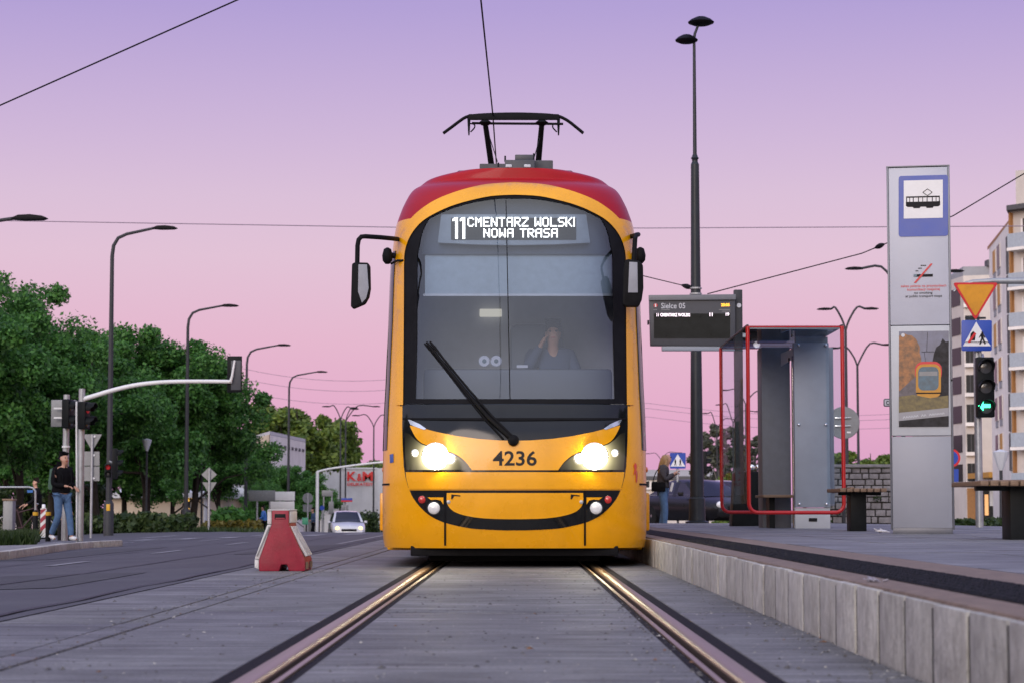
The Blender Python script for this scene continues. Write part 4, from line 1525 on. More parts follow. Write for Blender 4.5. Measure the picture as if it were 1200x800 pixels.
tree('bri2', 'broadleaf_tree', 376, 262, 476, 'pale green tree right of the grey two-storey building', GM, 3.7, .85)
tree('bri1', 'broadleaf_tree', 416, 300, 534, 'small distant green tree above the shop with red letters', GM, .3, 1.3)
tree('bri2', 'broadleaf_tree', 446, 310, 534, 'small distant green tree cut off by the tram', GM, 2.2, 1.3)
tree('lin3', 'linden_tree', 336, 150, 545, 'dark green tree in front of the white two-storey facade', GM, 3.3, 1.25)
tree('lin2', 'linden_tree', 361, 160, 552, 'dark green tree beside the white portal post', GM, .6, 1.1)
tree('lin3', 'linden_tree', 304, 140, 560, 'low dark tree left of the white panels behind the barrier', GM, 1.4, 1.0)
GP = 'tall greyish trees beyond the shelter'
tree('gry1', 'poplar_tree', 842, 250, 499, 'greyish poplar just right of the tall dark lamp post', GP, .2, 1.1)
tree('gry2', 'poplar_tree', 862, 255, 500, 'tallest greyish poplar behind the display column', GP, 1.9, 1.2)
tree('gry1', 'poplar_tree', 884, 260, 512, 'greyish poplar seen through the shelter glass', GP, 3.1, 1.1)
tree('gry2', 'poplar_tree', 826, 262, 508, 'greyish poplar half hidden by the tall dark lamp post', GP, 4.4, 1.1)
tree('low1', 'broadleaf_tree', 852, 170, 556, 'yellow-green young tree below the greyish poplars', None, .5, .8)
GR = 'trees behind the stone wall'
tree('bri1', 'broadleaf_tree', 1022, 160, 514, 'round green tree behind the stone wall next to the totem', GR, 2.0, 1.15)
tree('bri2', 'broadleaf_tree', 985, 175, 528, 'lower green tree behind the round sign back', GR, 4.0, 1.3)
tree('bri2', 'broadleaf_tree', 1056, 165, 522, 'green tree almost hidden behind the stop totem', GR, 5.5, 1.2)


def hedge(name, px0, px1, Y, top, mat, label, dep=2.0, per=140, leaf=.16, base=None, cat_='hedge'):
    a, b = at(px0, 600, Y), at(px1, 600, Y)
    g = gz(a.x, Y) if base is None else base
    h = at(px0, top, Y).z - g
    n = max(3, int((b.x - a.x) / (h * .55)))
    cen, rad = [], []
    for i in range(n):
        for layer in (.35, .68):
            for d_ in (0, 1):
                cen.append(((b.x - a.x) * (i + random.uniform(.2, .8)) / n - (b.x - a.x) / 2, dep * (d_ - .5) * .6 + random.gauss(0, .1), h * layer * random.uniform(.85, 1.05)))
                rad.append(h * random.uniform(.3, .42))
    o = leaf_cloud(name, mat, cen, rad, per, leaf, seed=abs(int(px0)) + 7)
    o.location = ((a.x + b.x) / 2, Y, g)
    return tag(o, label, cat_)


hedge('hedge', 98, 224, 84, 600, 'leaf_hedge', 'long dark green hedge at the foot of the left trees')
hedge('hedge', -30, 125, 116, 560, 'leaf_hedge', 'tall dark hedge closing the view under the left trees', 3.0, 260, .17)
hedge('hedge', 36, 98, 80, 606, 'leaf_hedge', 'low dark hedge behind the black bollards', 1.6)
hedge('hedge', 238, 306, 96, 610, 'leaf_yellow', 'low yellow-green hedge left of the red barrier', 1.6)
hedge('bush', 255, 286, 104, 592, 'leaf_green', 'rounded dark green bush in front of the low cream building', 2.0, cat_='bush')
hedge('bush', 425, 440, 200, 596, 'leaf_hedge', 'small dark bush below the red lettering', 2.0, cat_='bush')
hedge('hedge', 1112, 1172, 42, 606, 'leaf_hedge', 'low green hedge at the foot of the traffic signal post', 1.0, leaf=.07, base=.0)
hedge('hedge', 845, 905, 110, 585, 'leaf_bright', 'bright green shrubs seen beneath the poplars', 3, base=-.8)
hedge('bush', 395, 428, 190, 600, 'leaf_hedge', 'dark bush right behind the white car', 2.0, cat_='bush')

# ================================================================== STREET LAMPS
def lamp_head(mb, p, dx, L, Wd):
    q = [(-.05, .0), (.15, .05), (.5, .06), (.85, .035), (1.0, .0), (.85, -.03), (.3, -.035), (-.05, -.02)]
    s = 1 if dx > 0 else -1
    prof = [(p.x + s * x * L, p.z + z * L * 1.75) for x, z in q]
    mb.prism(prof, p.y - Wd / 2, p.y + Wd / 2)


def street_lamp(px_base, py_base, head, bend, Y, label, group, r=.075, hl=.75):
    b = at(px_base, py_base, Y)
    g = gz(b.x, Y) - .1
    h = at(head[0], head[1], Y)
    bx = at(bend[0], bend[1], Y)
    t = thing('street_lamp', label, 'street lamp', (b.x, Y, g), group)
    s = 1 if h.x > b.x else -1
    top = bx.z
    k = abs(h.x - b.x)
    pts = [(b.x, Y, g), (b.x, Y, g + 2), (b.x, Y, top - k * .28)]
    arm = [(b.x + s * k * .02, Y, top - k * .12, ), (b.x + s * k * .09, Y, top + k * .0), (b.x + s * k * .22, Y, top + k * .06), (h.x - s * hl, Y, h.z + .0), (h.x - s * hl * .6, Y, h.z + .01)]
    rs = [r * 1.25, r * 1.1, r * .75] + [r * .7, r * .65, r * .6, r * .5, r * .45]
    MB().tube([Vector(p) for p in pts + arm], rs, 9).build('pole', 'pole_grey', t, smooth=60)
    MB().lathe([(r * 1.9, 0), (r * 1.9, 1.1), (r * 1.3, 1.2)], (b.x, Y, g), 'Z', 10).build('base_sleeve', 'pole_grey', t, smooth=50)
    m = MB()
    lamp_head(m, Vector((h.x - s * hl, Y, h.z)), s, hl, .28)
    m.build('lamp_head', 'lamp_head', t, bevel=.03)
    return t


GS = 'street lamps in a row along the left of the road'
street_lamp(127, 622, (208, 267.5), (131, 279), 70, 'nearest full street lamp, tallest of the left row', GS, .085)
street_lamp(217.5, 622, (280, 358.5), (219.5, 367), 96, 'street lamp standing before the green trees, second tallest', GS, .085)
street_lamp(287.5, 622, (341, 404.5), (289, 412), 120, 'street lamp beside the black signal head on the raised arm', GS, .085)
street_lamp(337.5, 622, (384, 435.5), (338.5, 442), 143, 'street lamp crossing the white facade of the two-storey building', GS, .085)
# the lamp whose head reaches in from the left edge
street_lamp(-95, 640, (56, 256), (-92, 275), 52, 'street lamp head on a long arm entering at the upper left edge', None, .085, .8)


def double_lamp(px, heads, Y, label, group, r=.08, ybot=622, hl=.7):
    b = at(px, ybot, Y)
    g = gz(b.x, Y) - .1
    t = thing('street_lamp', label, 'street lamp', (b.x, Y, g), group)
    ft = min(at(*h, Y).z for h in heads)
    fork = ft - 1.0
    MB().tube([(b.x, Y, g), (b.x, Y, g + 3), (b.x, Y, fork)], [r * 1.3, r, r * .75], 8).build('pole', 'pole_grey', t, smooth=60)
    for hx, hy in heads:
        h = at(hx, hy, Y)
        s = 1 if h.x > b.x else -1
        k = abs(h.x - b.x)
        q = cat([(b.x, Y, fork - .05), (b.x + s * k * .1, Y, fork + .45), (b.x + s * k * .35, Y, h.z + .08), (h.x - s * hl, Y, h.z + .02), (h.x - s * hl * .5, Y, h.z)], 3)
        MB().tube(q, r * .6, 7).build('arm', 'pole_grey', t, smooth=60)
        m = MB()
        lamp_head(m, Vector((h.x - s * hl, Y, h.z)), s, hl, .26)
        m.build('lamp_head', 'lamp_head', t, bevel=.025)
    return t


GD = 'double-armed street lamps in the distance'
double_lamp(398.5, [(377, 476), (420, 477.5)], 190, 'double-armed lamp farthest left, rising left of the red shop letters', GD)
double_lamp(404.5, [(421, 479), (446, 476)], 194, 'double-armed lamp close beside the farthest left one', GD)
double_lamp(437.5, [(412, 486.5), (462, 487)], 205, 'double-armed lamp partly hidden by the left edge of the tram', GD)
double_lamp(993.5, [(957, 362.5), (1030, 362)], 106, 'double-armed lamp with both heads showing left of the totem', GD, .085)
double_lamp(1007, [(968, 408), (1048, 404)], 128, 'double-armed lamp whose right arm ends behind the totem', GD, .085)
double_lamp(1060, [(990, 315), (1130, 318)], 88, 'lamp with one head peeping out left of the totem, pole hidden', GD, .085)
double_lamp(875, [(843, 457), (912, 459)], 182, 'double-armed lamp seen through the shelter, highest of those', GD)
double_lamp(860, [(838, 474), (893, 482)], 205, 'double-armed lamp seen between the red shelter loops', GD)
double_lamp(841, [(822, 484), (867, 491)], 225, 'double-armed lamp next to the tall dark post', GD)
double_lamp(775, [(756, 531), (800, 530)], 330, 'tiny far lamp over the blond woman', GD)

# tall dark post with two saucer lamps
Y = 45
b = at(817, 612, Y)
t = thing('lamp_post', 'very tall dark post with two saucer lamps at its top', 'lamp post', (b.x, Y, PH))
zt = lambda y: at(814, y, Y).z
MB().tube([(b.x, Y, PH), (b.x, Y, zt(400)), (b.x, Y, zt(193))], [.145, .11, .085], 14).build('pole', 'pole_dark', t, smooth=60)
MB().lathe([(.24, 0), (.24, .03), (.17, .05), (.16, .5), (.14, .52)], (b.x, Y, PH), 'Z', 16).build('base_plate', 'pole_dark', t, smooth=40)
MB().lathe([(.085, 0), (.06, .05), (.06, .1), (.085, .13), (.06, .16), (.05, .2)], (b.x, Y, zt(193)), 'Z', 12).build('collar', 'pole_dark', t, smooth=40)
MB().tube([(b.x, Y, zt(192)), (b.x, Y, zt(46)), (b.x + .015, Y, zt(40)), (b.x + .09, Y, zt(29))], [.042, .03, .03, .026], 10).build('mast', 'pole_dark', t, smooth=60)
for hx, hy, r in ((821.5, 25, .27), (804.5, 46, .235)):
    h = at(hx, hy, Y)
    l = MB().lathe([(.02, .10), (r * .35, .085), (r * .75, .035), (r, -.02), (r * .96, -.045), (r * .6, -.085), (r * .2, -.1), (.01, -.1)], h, 'Z', 24).build('lamp_head', 'lamp_head', t, smooth=50)
    MB().tube([(b.x, Y, h.z - .02), h], .022, 8).build('bracket', 'pole_dark', l)
for yy in (338, 344.5):
    MB().lathe([(.125, -.015), (.125, .015)], (b.x, Y, zt(yy)), 'Z', 14).build('clamp_band', 'steel_galv', t)

# ================================================================== OVERHEAD WIRES
def wire(label, pts, r, mat='cable_black', sag=0.0, ins=()):
    P = [at(*p) for p in pts]
    Q = []
    for a, b_ in zip(P, P[1:]):
        for k in range(12):
            u = k / 12
            q = a.lerp(b_, u); q.z -= sag * 4 * u * (1 - u)
            Q.append(q)
    Q.append(P[-1])
    o = MB().tube(Q, r, 5).build('overhead_wire', mat, smooth=60)
    tag(o, label, 'overhead wire', 'overhead wires')
    for u in ins:
        k = u * (len(Q) - 1)
        i = int(k)
        c = Q[i].lerp(Q[min(i + 1, len(Q) - 1)], k - i)
        d = (Q[min(i + 1, len(Q) - 1)] - Q[i]).normalized()
        q = MB().tube([c - d * .12, c - d * .05, c, c + d * .05, c + d * .12], [.015, .045, .055, .045, .015], 8).build('insulator', 'cable_black', o, smooth=50)
    return o


cw = [(-.32, -10, 5.55), (-.32, 21, 5.55), (-.27, 28, 5.52), (-.24, 60, 5.55)]
tag(MB().tube([Vector(p) for p in cw], .009, 6).build('overhead_wire', 'cable_black', smooth=60), 'contact wire running down from the top to the pantograph', 'overhead wire', 'overhead wires')
wire('dark wire slanting across the upper left corner of the sky', [(-60, 150.5, 32), (290, -5, 30), (700, -190, 30)], .012)
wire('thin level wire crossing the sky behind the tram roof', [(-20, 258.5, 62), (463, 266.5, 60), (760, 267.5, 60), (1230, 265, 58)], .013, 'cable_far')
wire('wire falling from the right edge to the tall dark post', [(1260, 168, 40), (1117, 253, 42), (1010, 297, 43.5), (829, 344.5, 45)], .012, 'cable_black', 0, (.545, .60))
wire('short wire from the tall dark post towards the tram', [(813, 338, 45), (800, 334.5, 45), (744, 321, 44)], .01, 'cable_black', 0, (.3,))
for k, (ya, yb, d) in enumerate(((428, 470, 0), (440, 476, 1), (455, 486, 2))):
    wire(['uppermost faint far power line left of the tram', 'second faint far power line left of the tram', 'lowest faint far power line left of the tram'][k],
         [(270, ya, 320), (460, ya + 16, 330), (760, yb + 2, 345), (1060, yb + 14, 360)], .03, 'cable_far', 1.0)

# ================================================================== SIGNALS AND SIGNS, LEFT
def signal_head(parent, c, face, n=3, w=.3, h=.9, lit=None, name='signal_head'):
    """black head with visored round lamps; face = direction it looks (unit x, y)"""
    f = Vector((face[0], face[1], 0)).normalized()
    s = Vector((-f.y, f.x, 0))
    rot = Matrix((s, -f, Vector((0, 0, 1)))).transposed()
    c = Vector(c)
    hd_ = MB().obox(c, (w, .16, h), rot).build(name, 'signal_black', parent, bevel=.025)
    for i in range(n):
        lc = c + Vector((0, 0, h / 2 - h * (i + .5) / n)) + f * .085
        L = MB()
        pr = w * .36
        ringp = [lc + s * (pr * math.cos(2 * math.pi * k / 16)) + Vector((0, 0, pr * math.sin(2 * math.pi * k / 16))) for k in range(16)]
        L.add(ringp + [lc + f * .03], [(k, (k + 1) % 16, 16) for k in range(16)])
        m_ = 'lens_dark'
        if lit and lit[0] == i and lit[1] != 'arrow':
            m_ = lit[1]
        L.build('lens', m_, hd_, smooth=60)
        V = MB()
        a0, a1 = R(-25), R(205)
        n_ = 10
        for k in range(n_ + 1):
            a = a0 + (a1 - a0) * k / n_
            o_ = s * ((pr + .012) * math.cos(a)) + Vector((0, 0, (pr + .012) * math.sin(a)))
            V.v += [tuple(lc + o_), tuple(lc + o_ + f * (.17 if math.sin(a) > 0 else .10))]
            o2 = o_ * (1 + .012 / pr)
            V.v += [tuple(lc + o2), tuple(lc + o2 + f * (.17 if math.sin(a) > 0 else .10))]
        for k in range(n_):
            q = k * 4
            for i0, i1 in ((0, 1), (1, 3), (3, 2), (2, 0)):
                V.f.append((q + i0, q + i1, q + 4 + i1, q + 4 + i0))
        V.m = [0] * len(V.f)
        V.build('visor', 'signal_black', hd_, smooth=40)
    return hd_


# signal mast with the long white arm
Y = 46
g0 = gnd(94, 637)
Y = g0.y
gm = g0.z + .06
b = at(93.5, 637, Y)
t = thing('signal_mast', 'grey signal mast with a long white arm curving out over the road', 'traffic signal', (b.x, Y, gm))
MB().tube([(b.x, Y, gm), (b.x, Y, at(93, 455, Y).z)], [.07, .062], 14).build('pole', 'steel_galv', t, smooth=60)
MB().tube([at(90, 637, Y - .02), at(89.7, 470, Y - .02)], .02, 8).build('conduit', 'steel_white', t, smooth=60)
q = cat([(97, 467.5), (112, 463), (130, 457.5), (155, 451.5), (180, 448.2), (205, 446.8), (240, 446.5), (272, 446.8)], 3)
MB().tube([at(v.x, v.y, Y) for v in q], [.05 - .012 * i / len(q) for i in range(len(q))], 12).build('arm', 'steel_white', t, smooth=60)
c = at(274.5, 438, Y)
h_ = signal_head(t, c + Vector((0, .12, 0)), (0, 1), 3, .2, .66)
MB().obox(c + Vector((0, .05, 0)), (.30, .02, .74)).build('backing_board', 'signal_black', t, bevel=.01)
MB().obox(c + Vector((.03, .035, -.02)), (.2, .012, .6)).build('backing_panel', 'display_case', t, bevel=.004)
MB().tube([at(270, 446.8, Y - .05), at(272, 440, Y - .06), at(275, 422, Y - .03)], [.03, .025, .02], 8).build('bracket', 'steel_white', t, smooth=50)
MB().tube([at(94, 478, Y), at(98, 478, Y - .05)], .02, 6).build('bracket', 'steel_galv', t)
signal_head(t, at(98.5, 486.5, Y - .06), (1, -.25), 2, .27, .56, (0, 'signal_red'))
# second post with the sign back and another pair of lamps
b = at(75.5, 638, Y + .9)
t = thing('signal_post', 'shorter grey signal post with a square sign back behind its lamps', 'traffic signal', (b.x, Y + .9, gm))
MB().tube([(b.x, Y + .9, gm), (b.x, Y + .9, at(75, 462, Y + .9).z)], [.07, .062], 14).build('pole', 'steel_galv', t, smooth=60)
a_, b2 = at(59.5, 499.5, Y + 1.0), at(89.5, 468, Y + 1.0)
MB().box(a_.x, b2.x, Y + 1.0, Y + 1.03, a_.z, b2.z).build('sign_panel', 'sign_back', t, bevel=.012)
for yy in (478, 489):
    p = at(70, yy, Y + .86)
    MB().bar((p.x - .12, Y + .86, p.z), (p.x + .2, Y + .86, p.z), .03, .035).build('sign_clamp', 'steel_white', t)
signal_head(t, at(79.5, 484.5, Y + .8), (1, -.25), 2, .27, .6)
MB().lathe([(.085, -.02), (.085, .02)], (b.x, Y + .9, at(75, 523, Y + .9).z), 'Z', 12).build('clamp_band', 'steel_white', t)

# yield sign back with plates
Y = 62
b = at(106.5, 622, Y); g = gz(b.x, Y)
t = thing('road_sign', 'triangular sign seen from behind with two square plates under it', 'road sign', (b.x, Y, g), 'signs seen from behind')
MB().tube([(b.x, Y, g), (b.x, Y, at(107, 509, Y).z)], .035, 8).build('pole', 'steel_galv', t, smooth=60)
pxpoly(MB(), [(97, 508.3), (119.5, 508.3), (108.5, 527.5), (107.5, 527.5)], Y + .05, .02).build('sign_panel', 'sign_back', t)
pxpoly(MB(), [(98.7, 528.5), (116.5, 528.5), (116.5, 545), (98.7, 545)], Y + .05, .02).build('sign_plate', 'sign_back', t)
pxpoly(MB(), [(98.7, 546), (116.5, 546), (116.5, 563), (98.7, 563)], Y + .05, .02).build('sign_plate', 'sign_back', t)
for x, y in ((111, 511), (110, 533), (110, 560)):
    MB().lathe([(.03, .0), (.03, -.03), (.001, -.035)], at(x, y, Y + .04), 'Y', 8).build('fixing', 'steel_white', t)
# signal seen from the side next to the nearest lamp
Y = 69.4
p = at(134.5, 543, Y)
t = thing('traffic_signal', 'side view of a grey signal head fixed beside the nearest street lamp', 'traffic signal', (p.x, Y, p.z))
signal_head(t, p, (1, .12), 3, .24, .95)
c = at(126.5, 551, Y)
signal_head(t, c, (.2, -1), 2, .2, .42, (0, 'signal_red'), 'small_signal_head')
MB().tube([at(128, 540, Y), p], .03, 6).build('bracket', 'steel_galv', t)
a_, b2 = at(124.6, 598, Y), at(128.6, 590, Y)
MB().box(a_.x, b2.x, Y - .02, Y + .12, a_.z, b2.z).build('button_box', 'bollard_yellow', t, bevel=.01)


def lantern(px, top, bot, Y, label, mat='pole_grey'):
    b = at(px, bot, Y); tt = at(px, top, Y)
    g = min(b.z, gz(b.x, Y))
    t = thing('park_lantern', label, 'lamp post', (b.x, Y, g), 'slim lantern posts')
    MB().tube([(b.x, Y, g), (b.x, Y, tt.z - .5)], [.06, .045], 8).build('pole', mat, t, smooth=60)
    MB().lathe([(.05, -.5), (.09, -.42), (.2, -.08), (.22, 0), (.05, .06), (.01, .07)], (b.x, Y, tt.z), 'Z', 10).build('lamp_shade', 'text_grey', t, smooth=30)


lantern(171, 515, 612, 100, 'slim lantern post in front of the dark tree trunks')
lantern(236, 533, 616, 112, 'slim lantern post left of the diamond sign back')
lantern(1174, 529, 612, 60, 'slim lantern post by the ground floor of the white flats')

# diamond + triangle sign seen from behind
Y = 88
b = at(244.5, 622, Y); g = gz(b.x, Y)
t = thing('road_sign', 'diamond sign back over an upturned triangle on a thin pole', 'road sign', (b.x, Y, g), 'signs seen from behind')
MB().tube([(b.x, Y, g), (b.x, Y, at(244, 549, Y).z)], .045, 8).build('pole', 'steel_galv', t, smooth=60)
pxpoly(MB(), [(245, 547), (254, 555.5), (245, 564), (236, 555.5)], Y + .06, .03).build('sign_panel', 'sign_back', t)
pxpoly(MB(), [(237, 564.5), (254, 564.5), (245.6, 578), (245, 578)], Y + .06, .03).build('sign_plate', 'sign_back', t)

# direction boards and other small signs beyond the road
def board(name, label, rect, Y, mat, posts, cat_='road sign', group=None, extra=None):
    x0, y0, x1, y1 = rect
    a_, b2 = at(x0, y1, Y), at(x1, y0, Y)
    g = gz(a_.x, Y)
    t = thing(name, label, cat_, ((a_.x + b2.x) / 2, Y, g), group)
    MB().box(a_.x, b2.x, Y, Y + .06, a_.z, b2.z).build('sign_panel', mat, t, bevel=.01)
    for px in posts:
        p = at(px, 600, Y)
        MB().tube([(p.x, Y + .1, g), (p.x, Y + .1, b2.z - .05)], .05, 8).build('post', 'steel_galv', t, smooth=60)
    return t


board('direction_board', 'dark grey back of a wide direction board on two posts', (291, 574, 322.5, 586.5), 120, 'sign_back', (301, 316))
board('direction_board', 'large white panel above another, behind the red barrier', (322.5, 575.5, 345.5, 586), 118, 'sign_white', (328, 343))
board('direction_board', 'lower white panel standing just behind the red barrier', (317, 587, 345, 596.5), 117, 'sign_white', (320, 341))
Y = 125
b = at(360.5, 622, Y); g = gz(b.x, Y)
t = thing('road_sign', 'round sign back above a square plate left of the white portal', 'road sign', (b.x, Y, g), 'signs seen from behind')
MB().tube([(b.x, Y, g), (b.x, Y, at(360, 577, Y).z)], .045, 8).build('pole', 'steel_galv', t, smooth=60)
c = at(360.5, 583, Y)
MB().lathe([(.29, .05), (.29, .08)], (c.x, Y, c.z), 'Y', 24).build('sign_panel', 'sign_back', t)
pxpoly(MB(), [(355, 590.5), (366, 590.5), (366, 599), (355, 599)], Y + .05, .03).build('sign_plate', 'sign_back', t)
Y = 128
b = at(377.5, 622, Y); g = gz(b.x, Y)
t = thing('road_sign', 'small round blue sign on a thin pole right of the white portal post', 'road sign', (b.x, Y, g))
MB().tube([(b.x, Y, g), (b.x, Y, at(377, 592, Y).z)], .04, 8).build('pole', 'steel_galv', t, smooth=60)
c = at(377.5, 594.5, Y)
MB().lathe([(.001, -.05), (.14, -.05), (.14, -.02)], (c.x, Y, c.z), 'Y', 20).build('sign_panel', 'sign_blue', t)
t = board('road_sign', 'narrow sign with a blue upper and red lower half', (400, 583, 413, 587.5), 135, 'sign_blue', (404.5,))
a_, b2 = at(400, 587.4, 134.98), at(413, 585.6, 134.98)
MB().box(a_.x, b2.x, 134.95, 134.99, a_.z, b2.z).build('red_band', 'sign_red', t)
board('road_sign', 'grey back of a tall rectangular sign under the shop wall', (385, 587, 391, 602), 140, 'sign_back', (388,), 'road sign', 'signs seen from behind')
board('road_sign', 'grey square sign back low beside the double lamp pole', (400, 591, 408, 600), 142, 'sign_back', (404,), 'road sign', 'signs seen from behind')
board('road_sign', 'dull grey wide sign back left of the red shop letters', (377, 574, 390, 581), 150, 'sign_back', (379, 388.5), 'road sign', 'signs seen from behind')
board('notice_board', 'small green board at the far kerb beside the white portal', (354, 606, 361, 614), 116, 'plastic_green', (357,), 'sign')

# white portal over the far carriageway
Y = 120
b = at(371.5, 622, Y); g = gz(b.x, Y)
t = thing('portal_frame', 'white portal frame with a sloping beam running behind the tram', 'portal frame', (b.x, Y, g))
MB().tube([(b.x, Y, g), (b.x, Y, at(371.5, 552, Y).z)], .085, 12).build('post', 'steel_white', t, smooth=60)
q = cat([(371.5, 552.3), (385, 549), (405, 546), (430, 542.8), (455, 540.5), (470, 540)], 3)
MB().tube([at(v.x, v.y, Y) for v in q], .055, 10).build('beam', 'steel_white', t, smooth=60)

# ================================================================== LEFT: railing, bollards, barrier
gp = gz(-9.6, 47) + .08
Y = 46.5
def railing():
    a_ = at(-12, 570, Y); c = at(41.5, 570, Y)
    t = thing('bike_hoop', 'grey tubular hoop railing reaching in from the left edge', 'railing', (c.x, Y, gp))
    q = [at(-14, 570.3, Y), at(34, 570.3, Y), at(38.5, 571.2, Y), at(41.2, 574.5, Y), at(41.6, 580, Y), at(41.6, 629, Y)]
    MB().tube(q, .022, 10).build('hoop', 'steel_galv', t, smooth=60)
    MB().bar(at(-14, 622.2, Y), at(41, 623.8, Y), .04, .05).build('lower_rail', 'steel_white', t, bevel=.008)
    a_, b2 = at(32, 576.6, Y - .03), at(38.5, 573.7, Y - .03)
    MB().box(a_.x, b2.x, Y - .03, Y - .02, a_.z, b2.z).build('blue_tag', 'plastic_blue', t)


railing()
for k, (px, top, bot, Yb, lab) in enumerate([(41, 598.5, 640, 45.2, 'black bollard with yellow band at the end of the hoop railing'), (56, 598.5, 640, 45.6, 'black bollard with yellow band left of the man in black'),
                                        (81.8, 598.5, 640, 46.6, 'black bollard with yellow band between the man and the signal mast'), (70, 604, 640, 47.6, 'black bollard hidden behind the walking legs'),
                                        (43.5, 621, 641, 44.8, 'short black stump in front of the hoop railing end'), (20, 621, 642, 44.2, 'short black stump in the grass by the left edge')]):
    b = at(px, bot, Yb); g = gz(b.x, Yb) + .07
    zt_ = at(px, top, Yb).z
    t = thing('bollard', lab, 'bollard', (b.x, Yb, g), 'black bollards on the traffic island')
    MB().lathe([(.055, 0), (.055, zt_ - g - .1), (.05, zt_ - g - .08)], (b.x, Yb, g), 'Z', 12).build('post', 'bench_black', t, smooth=50)
    MB().lathe([(.056, -.085), (.058, -.05), (.056, -.015)], (b.x, Yb, zt_), 'Z', 12).build('band', 'bollard_yellow', t, smooth=50)
    MB().lathe([(.052, -.015), (.05, .0), (.03, .02), (.001, .025)], (b.x, Yb, zt_), 'Z', 12).build('cap', 'bench_black', t, smooth=50)
# striped work board behind
Yb = 60
a_, b2 = at(47, 624, Yb), at(54.5, 595, Yb)
t = thing('warning_board', 'upright board with red and white slanting stripes behind the bollards', 'warning board', (a_.x, Yb, gz(a_.x, Yb)))
MB().box(a_.x, b2.x, Yb, Yb + .04, a_.z - .1, b2.z).build('board', 'barrier_white', t, bevel=.005)
w_ = b2.x - a_.x
for k in range(3):
    z = a_.z + .02 + k * .24
    if z + .3 < b2.z + .15:
        MB().prism([(a_.x + .005, z), (b2.x - .005, z + .14), (b2.x - .005, min(z + .27, b2.z - .01)), (a_.x + .005, z + .13)], Yb - .008, Yb - .002).build('stripe', 'barrier_red', t)
MB().lathe([(.05, 0), (.05, .09), (.03, .11)], ((a_.x + b2.x) / 2, Yb + .02, b2.z), 'Z', 10).build('lamp', 'lamp_clear', t, smooth=50)
# grey utility cabinet behind the railing
Yb = 62
a_, b2 = at(3, 618, Yb), at(15, 586, Yb)
t = thing('utility_cabinet', 'grey utility cabinet in the shade behind the hoop railing', 'cabinet', (a_.x, Yb, gz(a_.x, Yb)))
MB().box(a_.x, b2.x, Yb, Yb + .4, gz(a_.x, Yb) - .1, b2.z).build('cabinet_box', 'sign_back', t, bevel=.02)
MB().box(a_.x - .02, b2.x + .02, Yb - .03, Yb + .43, b2.z, b2.z + .05).build('cabinet_lid', 'wood_seat', t, bevel=.01)

# red and white plastic barrier
Yb = 18.6
cb = at(331.5, 668, Yb)
t = thing('road_barrier', 'red and white plastic road barrier standing on the concrete edge', 'barrier', (cb.x, Yb, 0))
def bx(px): return at(px, 640, Yb).x
def bzz(py): return at(331, py, Yb).z
D = .62
zb, z1, z2, zt_ = 0.0, bzz(655.5), bzz(613.5), bzz(597.5)
mb = MB()
L0, R0 = bx(303.5), bx(357.5); L1, R1 = bx(318), bx(338)
out_l = bx(298); out_r = bx(366)
sec = [(L0 - .008, zb + .02, .0), (L0, z1, .0), (L1, z2, .055), (L1, zt_, .06)]
# red front and back faces with foot opening: a lofted centre body
prof = [(L0, zb), (L0 + .17 - .0, zb), (L0 + .185, zb + .055), (L0 + .235, zb + .055), (L0 + .25, zb), (R0, zb), (R0, z1), (R1, z2), (R1, zt_), (L1, zt_), (L1, z2), (L0, z1)]
MB().prism(prof, Yb, Yb + D).build('barrier_body', 'barrier_red', t, bevel=.014)
# pocket near the top
MB().box(bx(321.5), bx(334.5), Yb - .004, Yb + .02, bzz(608), bzz(601.5)).build('pocket', 'bench_black', t, bevel=.006)
MB().box(bx(322.5), bx(333.5), Yb - .006, Yb + .012, bzz(608), bzz(606)).build('pocket_lip', 'barrier_red', t, bevel=.003)
# white sloping end on the left; ribs and a pale head panel on the right-hand side face
x0, x1, xo, xt = L0, L1, out_l, bx(312.5)
end = MB().prism([(x0 - .003, z1), (xo, z1 + .01), (xt, z2 - .004), (x1 - .003, z2 - .004)], Yb + .03, Yb + D - .03).build('barrier_end', 'barrier_white', t, bevel=.008)
MB().prism([(x1 - .003, z2), (xt, z2), (xt, zt_), (x1 - .003, zt_)], Yb + .028, Yb + D - .028).build('barrier_head', 'barrier_white', t, bevel=.006)
MB().prism([(x0 - .003, zb + .015), (xo, zb + .03), (xo, z1 + .006), (x0 - .003, z1 - .004)], Yb + .025, Yb + D - .025).build('barrier_foot', 'barrier_white', t, bevel=.006)
MB().bar(((x0 + xo) / 2, Yb + .026, z1 + .03), ((x1 + xt) / 2, Yb + .026, z2 - .02), .008, .011).build('rib', 'sign_back', end)
MB().box(R1 + .001, R1 + .012, Yb + .04, Yb + D - .04, z2 + .01, zt_ - .006).build('barrier_head', 'barrier_white', t, bevel=.004)
for k in range(4):
    yy = Yb + .1 + k * .135
    MB().bar((R0 + .004, yy, z1 + .03), (R1 + .006, yy, z2 - .02), .05, .02).build('rib', 'barrier_white', t, bevel=.004)
MB().box(R0 + .001, R0 + .010, Yb + .05, Yb + .22, .02, z1 - .02).build('foot_plate', 'wood_seat', t)
MB().box(R0 + .001, R0 + .010, Yb + .4, Yb + .57, .02, z1 - .02).build('foot_plate', 'wood_seat', t)
MB().prism([(bx(312.5), zt_), (R1 + .012, zt_), (R1 + .008, zt_ + .008), (bx(313.5), zt_ + .008)], Yb + .01, Yb + D - .01).build('barrier_top', 'barrier_white', t, bevel=.003)
